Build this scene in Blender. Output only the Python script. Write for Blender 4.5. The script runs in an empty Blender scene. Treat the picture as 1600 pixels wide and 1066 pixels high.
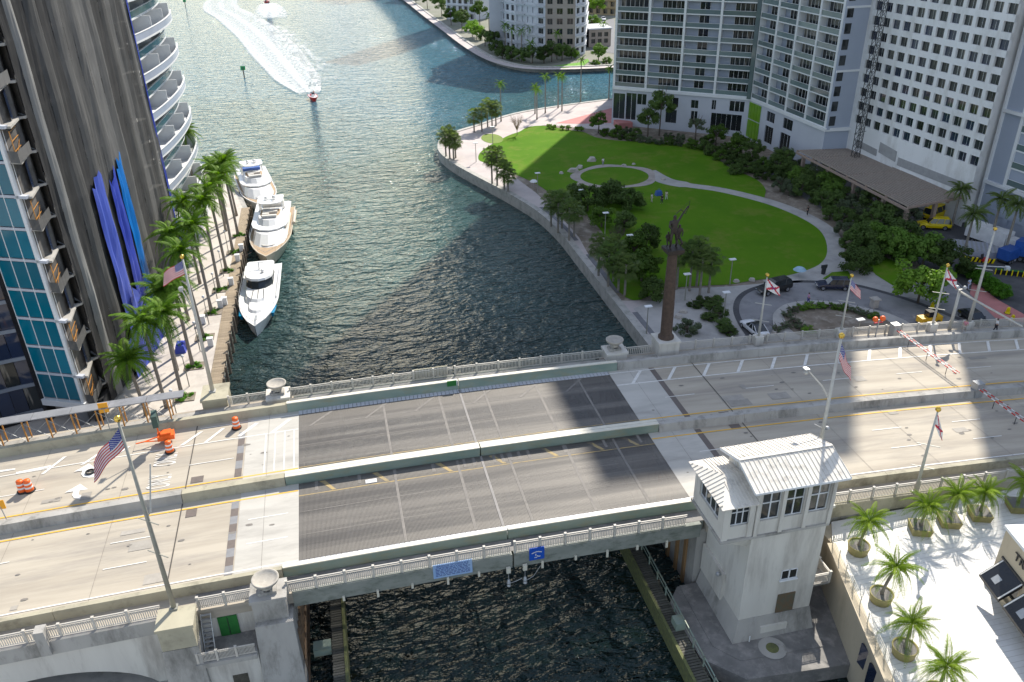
import bpy, math, random
from mathutils import Vector, Matrix
R=math.radians
random.seed(7)
scene=bpy.context.scene
COL=scene.collection
# ------------------------------------------------------------------ camera
CAMZ=54.5; FPX=1279.7                      # drone 46 m above the crown of the bridge; focal length in photo pixels
def _cam_axes():
    dY=Vector((466.5-800,533+157.8,-FPX)).normalized()
    q=(48.5*dY.x-FPX*dY.z)/dY.y
    dN=Vector((48.5,-q,-FPX)).normalized(); Z=-dN; X=dY.cross(Z)
    return Matrix(((X.x,dY.x,Z.x),(X.y,dY.y,Z.y),(X.z,dY.z,Z.z)))   # world -> camera
MC=_cam_axes()
cd=bpy.data.cameras.new('camera'); cam=bpy.data.objects.new('camera',cd); COL.objects.link(cam)
cam.matrix_world=Matrix.Translation((0,0,CAMZ))@MC.transposed().to_4x4()
cd.sensor_width=36; cd.lens=FPX/1600*36; cd.clip_start=1; cd.clip_end=9000
scene.camera=cam
# ------------------------------------------------------------------ light
SUN_AZ=R(56.5); SUN_EL=R(41.6)             # direction towards the sun, azimuth counted from +X to +Y
w=bpy.data.worlds.new('World'); scene.world=w; w.use_nodes=True
nt=w.node_tree; bg=nt.nodes['Background']; sk=nt.nodes.new('ShaderNodeTexSky'); sk.sky_type='NISHITA'; sk.sun_disc=False
sk.sun_elevation=SUN_EL; sk.sun_rotation=math.pi/2-SUN_AZ; sk.air_density=1.0; sk.dust_density=.35; sk.ozone_density=2.0; sk.altitude=10
hz=nt.nodes.new('ShaderNodeHueSaturation'); hz.inputs['Saturation'].default_value=.85   # thin broken cloud whitens the sky
nt.links.new(sk.outputs[0],hz.inputs['Color']); 
# broken white cloud over the whole sky
_tc=nt.nodes.new('ShaderNodeTexCoord'); _mp=nt.nodes.new('ShaderNodeMapping'); _mp.inputs['Scale'].default_value=(1,1,2.2); nt.links.new(_tc.outputs['Generated'],_mp.inputs[0])
_nz=nt.nodes.new('ShaderNodeTexNoise'); _nz.inputs['Scale'].default_value=3.2; _nz.inputs['Detail'].default_value=7; _nz.inputs['Roughness'].default_value=.58; nt.links.new(_mp.outputs[0],_nz.inputs['Vector'])
_mr=nt.nodes.new('ShaderNodeMapRange'); _mr.inputs[1].default_value=.49; _mr.inputs[2].default_value=.62; nt.links.new(_nz.outputs[0],_mr.inputs[0])
_mx=nt.nodes.new('ShaderNodeMix'); _mx.data_type='RGBA'; _mx.inputs[7].default_value=(5.5,5.75,6.1,1); nt.links.new(_mr.outputs[0],_mx.inputs[0]); nt.links.new(hz.outputs[0],_mx.inputs[6]); nt.links.new(_mx.outputs[2],bg.inputs[0]); bg.inputs[1].default_value=0.15
sl=bpy.data.lights.new('sun','SUN'); sl.energy=5.0; sl.angle=R(0.55); sl.color=(1,.935,.82)
so=bpy.data.objects.new('sun',sl); COL.objects.link(so)
sd=Vector((math.cos(SUN_EL)*math.cos(SUN_AZ),math.cos(SUN_EL)*math.sin(SUN_AZ),math.sin(SUN_EL)))
so.rotation_euler=sd.to_track_quat('Z','Y').to_euler(); so.location=(40,60,200)
scene.view_settings.view_transform='Standard'; scene.view_settings.look='None'; scene.view_settings.gamma=1
scene.view_settings.exposure=0.55; scene.view_settings.use_curve_mapping=False
cy=scene.cycles; cy.use_denoising=True; cy.max_bounces=6; cy.diffuse_bounces=3; cy.glossy_bounces=3; cy.transmission_bounces=4; cy.transparent_max_bounces=12
cy.sample_clamp_indirect=6; cy.caustics_reflective=False; cy.caustics_refractive=False
# ------------------------------------------------------------------ survey: photo pixel -> point on a horizontal level / an upright plane
def _ray(px,py): return MC.transposed()@Vector((px-800,533-py,-FPX))
def on_z(px,py,z):
    d=_ray(px,py); t=(z-CAMZ)/d.z; return Vector((t*d.x,t*d.y,z))
def on_y(px,py,Y):
    d=_ray(px,py); t=Y/d.y; return Vector((t*d.x,Y,CAMZ+t*d.z))
def deckz(X):
    if X>78: return max(deckz(78)-.089*(X-78),3.2)
    return 8.5-0.000561*(X-1.82)**2
def on_deck(px,py,dz=0):
    z=8.5
    for _ in range(30): p=on_z(px,py,z+dz); z=deckz(p.x)
    return p
def px_of(P):
    c=MC@(Vector(P)-Vector((0,0,CAMZ))); return 800+FPX*c.x/-c.z, 533-FPX*c.y/-c.z
def top_at(x,y,py):                        # height of the point straight above (x,y) seen on photo row py
    lo,hi=-20,52
    for _ in range(50):
        m=(lo+hi)/2
        if px_of((x,y,m))[1]>py: lo=m
        else: hi=m
    return lo
# ------------------------------------------------------------------ materials
MATS={}
def _n(t,k,**kw):
    n=t.nodes.new(k)
    for a,b in kw.items(): setattr(n,a,b)
    return n
def pm(name,c1,c2=None,scale=1.0,rough=.8,bump=0,bscale=None,metal=0,spec=.5,stretch=(1,1,1),c3=None,s3=.15,rnd=0,coord='Object',trans=0,alpha=None,contrast=(.35,.65)):
    """principled material, colour mixed between c1 and c2 by noise, blotches of c3, random shade per object"""
    if name in MATS: return MATS[name]
    m=bpy.data.materials.new(name); m.use_nodes=True; MATS[name]=m
    t=m.node_tree; b=t.nodes['Principled BSDF']; L=t.links.new
    b.inputs['Roughness'].default_value=rough; b.inputs['Metallic'].default_value=metal
    b.inputs['Specular IOR Level'].default_value=spec
    tc=_n(t,'ShaderNodeTexCoord'); mp=_n(t,'ShaderNodeMapping'); mp.inputs['Scale'].default_value=stretch
    L(tc.outputs[coord],mp.inputs[0])
    c2=c2 or tuple(v*.85 for v in c1)
    nz=_n(t,'ShaderNodeTexNoise'); nz.inputs['Scale'].default_value=scale; nz.inputs['Detail'].default_value=5; nz.inputs['Roughness'].default_value=.62
    L(mp.outputs[0],nz.inputs['Vector'])
    mr=_n(t,'ShaderNodeMapRange'); mr.inputs[1].default_value=contrast[0]; mr.inputs[2].default_value=contrast[1]; L(nz.outputs[0],mr.inputs[0])
    mx=_n(t,'ShaderNodeMix',data_type='RGBA'); mx.inputs[6].default_value=(*c1,1); mx.inputs[7].default_value=(*c2,1); L(mr.outputs[0],mx.inputs[0])
    out=mx.outputs[2]
    if c3:
        n3=_n(t,'ShaderNodeTexNoise'); n3.inputs['Scale'].default_value=s3; n3.inputs['Detail'].default_value=6; n3.inputs['Roughness'].default_value=.7
        L(mp.outputs[0],n3.inputs['Vector'])
        m3=_n(t,'ShaderNodeMapRange'); m3.inputs[1].default_value=.5; m3.inputs[2].default_value=.72; L(n3.outputs[0],m3.inputs[0])
        x3=_n(t,'ShaderNodeMix',data_type='RGBA'); x3.inputs[7].default_value=(*c3,1); L(out,x3.inputs[6]); L(m3.outputs[0],x3.inputs[0]); out=x3.outputs[2]
    if rnd:
        oi=_n(t,'ShaderNodeObjectInfo'); mm=_n(t,'ShaderNodeMapRange'); mm.inputs[3].default_value=1-rnd; mm.inputs[4].default_value=1+rnd; L(oi.outputs['Random'],mm.inputs[0])
        hs=_n(t,'ShaderNodeHueSaturation'); L(mm.outputs[0],hs.inputs['Value']); L(out,hs.inputs['Color']); out=hs.outputs[0]
    L(out,b.inputs['Base Color'])
    if bump:
        bn=_n(t,'ShaderNodeTexNoise'); bn.inputs['Scale'].default_value=bscale or scale*6; bn.inputs['Detail'].default_value=4
        L(mp.outputs[0],bn.inputs['Vector']); bp=_n(t,'ShaderNodeBump'); bp.inputs['Strength'].default_value=bump; bp.inputs['Distance'].default_value=.05
        L(bn.outputs[0],bp.inputs['Height']); L(bp.outputs[0],b.inputs['Normal'])
    if trans: b.inputs['Transmission Weight'].default_value=trans
    if alpha is not None: b.inputs['Alpha'].default_value=alpha
    return m
def leafmat(name,c1,c2,rnd=.2,tl=.35):
    m=pm(name,c1,c2,scale=.9,rough=.6,rnd=rnd,spec=.12,contrast=(.3,.7))
    t=m.node_tree; b=t.nodes['Principled BSDF']; out=t.nodes['Material Output']
    tr=_n(t,'ShaderNodeBsdfTranslucent'); ms=_n(t,'ShaderNodeMixShader'); ms.inputs[0].default_value=tl
    src=b.inputs['Base Color'].links[0].from_socket
    hs=_n(t,'ShaderNodeHueSaturation'); hs.inputs['Saturation'].default_value=1.15; hs.inputs['Value'].default_value=1.5
    t.links.new(src,hs.inputs['Color']); t.links.new(hs.outputs[0],tr.inputs[0])
    t.links.new(b.outputs[0],ms.inputs[1]); t.links.new(tr.outputs[0],ms.inputs[2]); t.links.new(ms.outputs[0],out.inputs[0]); return m
deckc=pm('deck_concrete',(.45,.40,.325),(.36,.315,.255),scale=.55,rough=.88,bump=.15,bscale=8,c3=(.25,.225,.2),s3=.4,stretch=(.1,1,1),contrast=(.4,.62))
deck_new=pm('newer_concrete',(.50,.475,.43),(.43,.41,.37),scale=.6,rough=.85,bump=.12,bscale=9,c3=(.34,.32,.29),s3=.5,stretch=(.25,1,1))
para=pm('barrier_concrete',(.43,.395,.29),(.36,.33,.245),scale=.5,rough=.85,bump=.15,c3=(.22,.2,.15),s3=.6)
conc=pm('old_concrete',(.42,.40,.37),(.33,.315,.29),scale=.35,rough=.88,bump=.25,bscale=4,c3=(.14,.135,.12),s3=.5,stretch=(1,1,.35))
concd=pm('wet_concrete',(.23,.22,.21),(.15,.145,.14),scale=.6,rough=.8,bump=.3,bscale=5,c3=(.33,.31,.29),s3=.9)
whitew=pm('white_render',(.64,.61,.55),(.56,.53,.48),scale=.4,rough=.8,bump=.08,c3=(.38,.35,.31),s3=.6,stretch=(1,1,.16))
hotelw=pm('hotel_render',(.80,.80,.80),(.74,.74,.74),scale=.08,rough=.8,c3=(.56,.55,.53),s3=.25,stretch=(1,1,.4))
bluew=pm('blue_grey_render',(.36,.40,.48),(.33,.37,.45),scale=.1,rough=.8)
palew=pm('pale_grey_render',(.50,.52,.57),(.46,.48,.53),scale=.2,rough=.8)
wtrim=pm('white_trim',(.72,.73,.74),(.66,.67,.68),scale=.3,rough=.6)
greenst=pm('green_steel',(.19,.255,.215),(.26,.31,.26),scale=.8,rough=.6,c3=(.27,.26,.17),s3=1.2,stretch=(.4,1,1))
fascia=pm('weathered_fascia',(.27,.28,.25),(.2,.215,.19),scale=.9,rough=.8,c3=(.10,.115,.09),s3=1.5,stretch=(.5,1,1))
stripst=pm('galvanised_strip',(.62,.62,.66),(.5,.5,.54),scale=4,rough=.45,metal=.2)
capst=pm('pale_rail_cap',(.66,.62,.52),(.58,.55,.46),scale=2,rough=.6)
railm=pm('railing_paint',(.56,.52,.46),(.48,.45,.4),scale=3,rough=.6)
paintw=pm('road_white',(.72,.70,.66),(.55,.53,.5),scale=3,rough=.7,contrast=(.45,.75))
painty=pm('road_yellow',(.72,.42,.05),(.58,.36,.09),scale=3,rough=.7,contrast=(.45,.75))
fadew=pm('worn_marking',(.23,.21,.19),(.14,.13,.12),scale=2,rough=.8,contrast=(.3,.8))
fadey=pm('worn_yellow',(.42,.3,.12),(.2,.18,.14),scale=1.5,rough=.8,contrast=(.3,.8))
asph=pm('asphalt',(.075,.075,.082),(.06,.06,.066),scale=.4,rough=.9,bump=.1,c3=(.11,.108,.11),s3=.3)
drive=pm('driveway_paving',(.26,.255,.26),(.21,.205,.215),scale=.4,rough=.9,bump=.1,c3=(.11,.11,.12),s3=.25)
prom=pm('promenade_paving',(.50,.44,.42),(.43,.38,.365),scale=.3,rough=.85,bump=.1,bscale=10,c3=(.36,.32,.32),s3=.1)
curb=pm('sea_wall_cap',(.42,.40,.37),(.34,.33,.31),scale=.8,rough=.85,bump=.2,c3=(.24,.24,.21),s3=.8)
greyband=pm('grey_band_paving',(.17,.17,.18),(.14,.14,.15),scale=1,rough=.9)
redp=pm('red_paving',(.50,.20,.19),(.42,.17,.16),scale=.5,rough=.85)
soil=pm('mulch_and_sand',(.24,.20,.16),(.15,.12,.09),scale=.5,rough=.95,bump=.4,c3=(.38,.34,.29),s3=.6)
rock=pm('limestone_rock',(.46,.42,.38),(.34,.31,.28),scale=1.5,rough=.9,bump=.5)
dockw=pm('dock_boards',(.40,.32,.23),(.30,.24,.17),scale=2,rough=.85,rnd=.18)
oldw=pm('old_timber',(.10,.095,.08),(.065,.065,.055),scale=2,rough=.9,rnd=.3,c3=(.13,.13,.08),s3=1.5)
pilew=pm('pile_timber',(.20,.16,.12),(.12,.10,.08),scale=3,rough=.9)
mossw=pm('mossy_timber',(.16,.17,.06),(.09,.1,.05),scale=3,rough=.9)
terr=pm('terrace_tile',(.74,.72,.69),(.68,.66,.63),scale=.6,rough=.6,c3=(.52,.49,.45),s3=.2)
cream=pm('cream_wall',(.50,.43,.32),(.45,.385,.285),scale=.3,rough=.8,c3=(.36,.31,.23),s3=.4,stretch=(1,1,.4))
roofm=pm('standing_seam_metal',(.72,.68,.61),(.64,.60,.54),scale=.7,rough=.75,spec=.15,c3=(.42,.39,.35),s3=1.2)
glassd=pm('dark_glass',(.018,.022,.026),(.03,.035,.038),scale=.3,rough=.06,spec=.6,rnd=.5)
glassb=pm('blue_black_glass',(.012,.02,.045),(.02,.03,.06),scale=.2,rough=.05,spec=.8,rnd=.4)
glasst=pm('teal_glass',(.0,.15,.22),(.0,.10,.16),scale=.15,rough=.08,spec=.7,rnd=.25)
glassg=pm('balcony_glass',(.15,.20,.20),(.12,.165,.17),scale=.2,rough=.08,spec=.7,rnd=.2)
curtg=pm('glass_with_curtains',(.02,.025,.028),(.22,.20,.17),scale=.9,rough=.08,spec=.6,rnd=.4,stretch=(1,1,.1),contrast=(.52,.6))
greenp=pm('lime_panel',(.16,.34,.01),(.13,.28,.01),scale=1,rough=.3)
black=pm('black_paint',(.012,.012,.014),(.018,.018,.02),scale=1,rough=.25)
dmetal=pm('dark_metal',(.045,.047,.05),(.06,.06,.065),scale=1,rough=.5,metal=.4)
lmetal=pm('grey_metal',(.42,.43,.44),(.35,.36,.37),scale=2,rough=.45,metal=.5)
polew=pm('pole_paint',(.50,.49,.45),(.42,.41,.38),scale=2,rough=.5,metal=.1)
poled=pm('bronze_green_pole',(.34,.335,.29),(.28,.275,.24),scale=2,rough=.5,metal=.2)
gold=pm('gold_ball',(.75,.5,.10),(.6,.4,.08),scale=2,rough=.25,metal=.9)
orange=pm('orange_plastic',(.85,.14,.015),(.75,.12,.015),scale=2,rough=.45)
orangem=pm('orange_frame',(.5,.23,.05),(.4,.18,.04),scale=2,rough=.5)
tyre=pm('tyre_rubber',(.02,.02,.02),(.03,.03,.03),scale=5,rough=.9)
rim=pm('alloy_rim',(.5,.5,.52),(.4,.4,.42),scale=2,rough=.3,metal=.8)
yellow=pm('yellow_paint',(.80,.62,.0),(.74,.56,.0),scale=1,rough=.35)
redm=pm('red_paint',(.6,.03,.025),(.5,.03,.02),scale=1,rough=.4)
bluem=pm('blue_paint',(.03,.10,.38),(.02,.08,.3),scale=1,rough=.4)
navy=pm('navy_paint',(.012,.018,.05),(.01,.014,.04),scale=1,rough=.15,spec=.8)
carblack=pm('car_black',(.008,.008,.009),(.012,.012,.013),scale=1,rough=.12,spec=.8)
carwhite=pm('car_white',(.78,.78,.8),(.72,.72,.74),scale=1,rough=.2,spec=.7)
greenm=pm('green_paint',(.02,.17,.03),(.015,.13,.025),scale=2,rough=.6)
signb=pm('light_blue_sign',(.27,.42,.68),(.33,.46,.66),scale=1.2,rough=.5)
signt=pm('navy_lettering',(.02,.04,.25),rough=.6)
signd=pm('deep_blue_sign',(.01,.07,.42),(.01,.09,.48),scale=2,rough=.5)
brass=pm('brown_column_stone',(.09,.058,.042),(.058,.038,.028),scale=3,rough=.8,bump=.8,bscale=5)
bronze=pm('dark_bronze',(.055,.042,.035),(.035,.03,.028),scale=3,rough=.5,metal=.5,bump=.4)
gel=pm('white_gelcoat',(.80,.79,.77),(.76,.75,.73),scale=1,rough=.2,spec=.6)
gelt=pm('cream_gelcoat',(.62,.54,.42),(.56,.49,.38),scale=1,rough=.25)
teak=pm('teak_deck',(.42,.30,.18),(.34,.24,.15),scale=3,rough=.7)
cush=pm('sun_cushion',(.62,.6,.56),(.56,.54,.5),scale=2,rough=.9)
mar=pm('maroon_window_band',(.08,.03,.02),(.05,.025,.02),scale=1,rough=.15,spec=.7)
pot=pm('olive_planter',(.33,.29,.12),(.27,.24,.10),scale=2,rough=.8)
gravelp=pm('potting_gravel',(.14,.13,.125),(.26,.25,.24),scale=14,rough=.95,bump=.6)
ptrunk=pm('palm_trunk',(.30,.27,.23),(.20,.175,.15),scale=4,rough=.9,stretch=(1,1,3),bump=.3)
ptop=pm('palm_crownshaft',(.16,.27,.05),(.12,.2,.04),scale=2,rough=.5)
trunkm=pm('tree_bark',(.12,.095,.07),(.08,.065,.05),scale=4,rough=.95,bump=.4)
lf_palm=leafmat('palm_leaf',(.085,.19,.022),(.15,.24,.035),rnd=.25)
lf_yell=leafmat('coconut_leaf',(.13,.23,.02),(.24,.31,.05),rnd=.2)
lf_sab=leafmat('sabal_leaf',(.09,.135,.04),(.14,.185,.055),rnd=.25)
lf_dark=leafmat('dark_leaf',(.062,.105,.03),(.11,.165,.045),rnd=.35)
lf_mid=leafmat('mid_leaf',(.075,.15,.024),(.125,.20,.04),rnd=.3)
lf_lime=leafmat('lime_leaf',(.13,.25,.03),(.20,.32,.05),rnd=.15)
lf_grey=leafmat('grey_leaf',(.09,.12,.07),(.13,.16,.09),rnd=.25)
lawn=pm('lawn_grass',(.072,.170,.008),(.095,.20,.010),scale=.12,rough=.95,spec=.1,bump=.5,bscale=9,c3=(.15,.19,.03),s3=.22)
hedgeg=leafmat('hedge_leaf',(.07,.19,.015),(.11,.25,.03),rnd=.15)
tarp=pm('blue_tarpaulin',(.025,.045,.36),(.04,.07,.46),scale=.5,rough=.45,c3=(.03,.06,.34),s3=.5,stretch=(1,1,.2),bump=.5,bscale=2)
tarp2=pm('bright_blue_tarpaulin',(.0,.16,.55),(.0,.12,.42),scale=.4,rough=.4,stretch=(1,1,.25),bump=.6,bscale=1.6)
tarp3=pm('lilac_tarpaulin',(.05,.085,.43),(.08,.12,.5),scale=.4,rough=.45,c3=(.04,.06,.36),s3=.8,stretch=(1,1,.2),bump=.6,bscale=1.6)
skin=pm('skin',(.45,.28,.2),rough=.6)
def netmat(name,c,al):
    m=pm(name,c,tuple(v*.8 for v in c),scale=1.6,rough=.95,spec=.05,stretch=(1,1,.25),rnd=.3,bump=.3,bscale=3)
    t=m.node_tree; b=t.nodes['Principled BSDF']; o=t.nodes['Material Output']
    tr=_n(t,'ShaderNodeBsdfTransparent'); ms=_n(t,'ShaderNodeMixShader'); ms.inputs[0].default_value=1-al
    t.links.new(b.outputs[0],ms.inputs[1]); t.links.new(tr.outputs[0],ms.inputs[2]); t.links.new(ms.outputs[0],o.inputs[0]); return m
net1=netmat('grey_netting',(.12,.12,.12),.95); net2=netmat('dark_netting',(.055,.055,.056),.93); net3=netmat('pale_netting',(.22,.22,.215),.93)
def gratmat():
    m=bpy.data.materials.new('open_steel_grating'); m.use_nodes=True; t=m.node_tree; L=t.links.new
    b=t.nodes['Principled BSDF']; o=t.nodes['Material Output']; b.inputs['Roughness'].default_value=.6; b.inputs['Metallic'].default_value=.15
    g=_n(t,'ShaderNodeNewGeometry'); sp=_n(t,'ShaderNodeSeparateXYZ'); L(g.outputs['Position'],sp.inputs[0])
    def bars(sock,per,wd):
        a=_n(t,'ShaderNodeMath',operation='DIVIDE'); a.inputs[1].default_value=per; L(sock,a.inputs[0])
        f=_n(t,'ShaderNodeMath',operation='FRACT'); L(a.outputs[0],f.inputs[0])
        l=_n(t,'ShaderNodeMath',operation='LESS_THAN'); l.inputs[1].default_value=wd; L(f.outputs[0],l.inputs[0]); return l.outputs[0]
    bx=bars(sp.outputs[0],.105,.50); by=bars(sp.outputs[1],.083,.58)
    mx=_n(t,'ShaderNodeMath',operation='MAXIMUM'); L(bx,mx.inputs[0]); L(by,mx.inputs[1])
    mp=_n(t,'ShaderNodeMapping'); mp.inputs['Scale'].default_value=(.03,1,1); L(g.outputs['Position'],mp.inputs[0])
    nz=_n(t,'ShaderNodeTexNoise'); nz.inputs['Scale'].default_value=.75; nz.inputs['Detail'].default_value=3; L(mp.outputs[0],nz.inputs['Vector'])
    mr=_n(t,'ShaderNodeMapRange'); mr.inputs[1].default_value=.42; mr.inputs[2].default_value=.58; L(nz.outputs[0],mr.inputs[0])
    c=_n(t,'ShaderNodeMix',data_type='RGBA'); c.inputs[6].default_value=(.045,.042,.04,1); c.inputs[7].default_value=(.14,.128,.113,1); L(mr.outputs[0],c.inputs[0])
    cx=_n(t,'ShaderNodeMix',data_type='RGBA'); cx.inputs[7].default_value=(.34,.31,.29,1); L(c.outputs[2],cx.inputs[6])
    ml=_n(t,'ShaderNodeMath',operation='MULTIPLY'); ml.inputs[1].default_value=.22; L(bx,ml.inputs[0]); L(ml.outputs[0],cx.inputs[0]); L(cx.outputs[2],b.inputs['Base Color'])
    tr=_n(t,'ShaderNodeBsdfTransparent'); ms=_n(t,'ShaderNodeMixShader'); L(mx.outputs[0],ms.inputs[0]); L(tr.outputs[0],ms.inputs[1]); L(b.outputs[0],ms.inputs[2]); L(ms.outputs[0],o.inputs[0])
    return m
grat=gratmat()
def watermat():
    m=bpy.data.materials.new('river_water'); m.use_nodes=True; t=m.node_tree; L=t.links.new
    b=t.nodes['Principled BSDF']; b.inputs['Roughness'].default_value=.03; b.inputs['IOR'].default_value=1.333; b.inputs['Specular IOR Level'].default_value=.5
    g=_n(t,'ShaderNodeNewGeometry')
    n0=_n(t,'ShaderNodeTexNoise'); n0.inputs['Scale'].default_value=.012; n0.inputs['Detail'].default_value=3; L(g.outputs['Position'],n0.inputs['Vector'])
    r0=_n(t,'ShaderNodeMapRange'); r0.inputs[1].default_value=.35; r0.inputs[2].default_value=.65; L(n0.outputs[0],r0.inputs[0])
    # murky river, paler turquoise bay; under-bridge shade also put into the near colour
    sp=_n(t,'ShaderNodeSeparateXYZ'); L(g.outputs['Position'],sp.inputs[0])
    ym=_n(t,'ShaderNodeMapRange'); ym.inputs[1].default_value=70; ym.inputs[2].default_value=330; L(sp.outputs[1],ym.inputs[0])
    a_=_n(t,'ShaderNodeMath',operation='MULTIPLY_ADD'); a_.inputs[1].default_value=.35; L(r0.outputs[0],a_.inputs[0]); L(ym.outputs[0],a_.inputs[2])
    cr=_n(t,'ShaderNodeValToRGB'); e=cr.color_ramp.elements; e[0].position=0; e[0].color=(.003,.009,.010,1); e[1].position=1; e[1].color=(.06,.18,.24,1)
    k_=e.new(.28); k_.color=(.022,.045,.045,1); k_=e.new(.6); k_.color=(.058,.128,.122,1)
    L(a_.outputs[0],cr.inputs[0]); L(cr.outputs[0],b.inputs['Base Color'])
    def wv(scale,det,st,rot,dist=0):
        mp=_n(t,'ShaderNodeMapping'); mp.inputs['Scale'].default_value=st; mp.inputs['Rotation'].default_value=(0,0,R(rot)); L(g.outputs['Position'],mp.inputs[0])
        n=_n(t,'ShaderNodeTexNoise'); n.inputs['Scale'].default_value=scale; n.inputs['Detail'].default_value=det; n.inputs['Roughness'].default_value=.55; n.inputs['Distortion'].default_value=dist
        L(mp.outputs[0],n.inputs['Vector']); return n.outputs[0]
    s=None; last=None
    for sc,det,st,rot,dist,amp in ((.22,2,(1,1.9,1),14,.6,2.6),(.6,2,(1,2.1,1),-8,.7,1.05),(1.7,2,(1,1.8,1),22,.4,.24),(5,2,(1,1.3,1),-20,0,.07)):
        o=wv(sc,det,st,rot,dist); bp=_n(t,'ShaderNodeBump'); bp.inputs['Strength'].default_value=1; bp.inputs['Distance'].default_value=amp
        L(o,bp.inputs['Height'])
        if last: L(last,bp.inputs['Normal'])
        last=bp.outputs[0]
    L(last,b.inputs['Normal']); return m
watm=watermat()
def foammat(name,lo,hi,sc=.6,st=(1,1,1),rot=0):
    m=bpy.data.materials.new(name); m.use_nodes=True; t=m.node_tree; L=t.links.new
    b=t.nodes['Principled BSDF']; b.inputs['Base Color'].default_value=(.78,.8,.8,1); b.inputs['Roughness'].default_value=.7; o=t.nodes['Material Output']
    tc=_n(t,'ShaderNodeUVMap'); tc.uv_map='edge'; g=_n(t,'ShaderNodeNewGeometry')
    mp=_n(t,'ShaderNodeMapping'); mp.inputs['Scale'].default_value=st; mp.inputs['Rotation'].default_value=(0,0,R(rot)); L(g.outputs['Position'],mp.inputs[0])
    n=_n(t,'ShaderNodeTexNoise'); n.inputs['Scale'].default_value=sc; n.inputs['Detail'].default_value=6; n.inputs['Roughness'].default_value=.7; L(mp.outputs[0],n.inputs['Vector'])
    sp=_n(t,'ShaderNodeSeparateXYZ'); L(tc.outputs[0],sp.inputs[0])
    ad=_n(t,'ShaderNodeMath',operation='ADD'); L(n.outputs[0],ad.inputs[0]); L(sp.outputs[0],ad.inputs[1])
    mr=_n(t,'ShaderNodeMapRange'); mr.inputs[1].default_value=lo; mr.inputs[2].default_value=hi; L(ad.outputs[0],mr.inputs[0])
    tr=_n(t,'ShaderNodeBsdfTransparent'); ms=_n(t,'ShaderNodeMixShader'); L(mr.outputs[0],ms.inputs[0]); L(tr.outputs[0],ms.inputs[1]); L(b.outputs[0],ms.inputs[2]); L(ms.outputs[0],o.inputs[0]); return m
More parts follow.
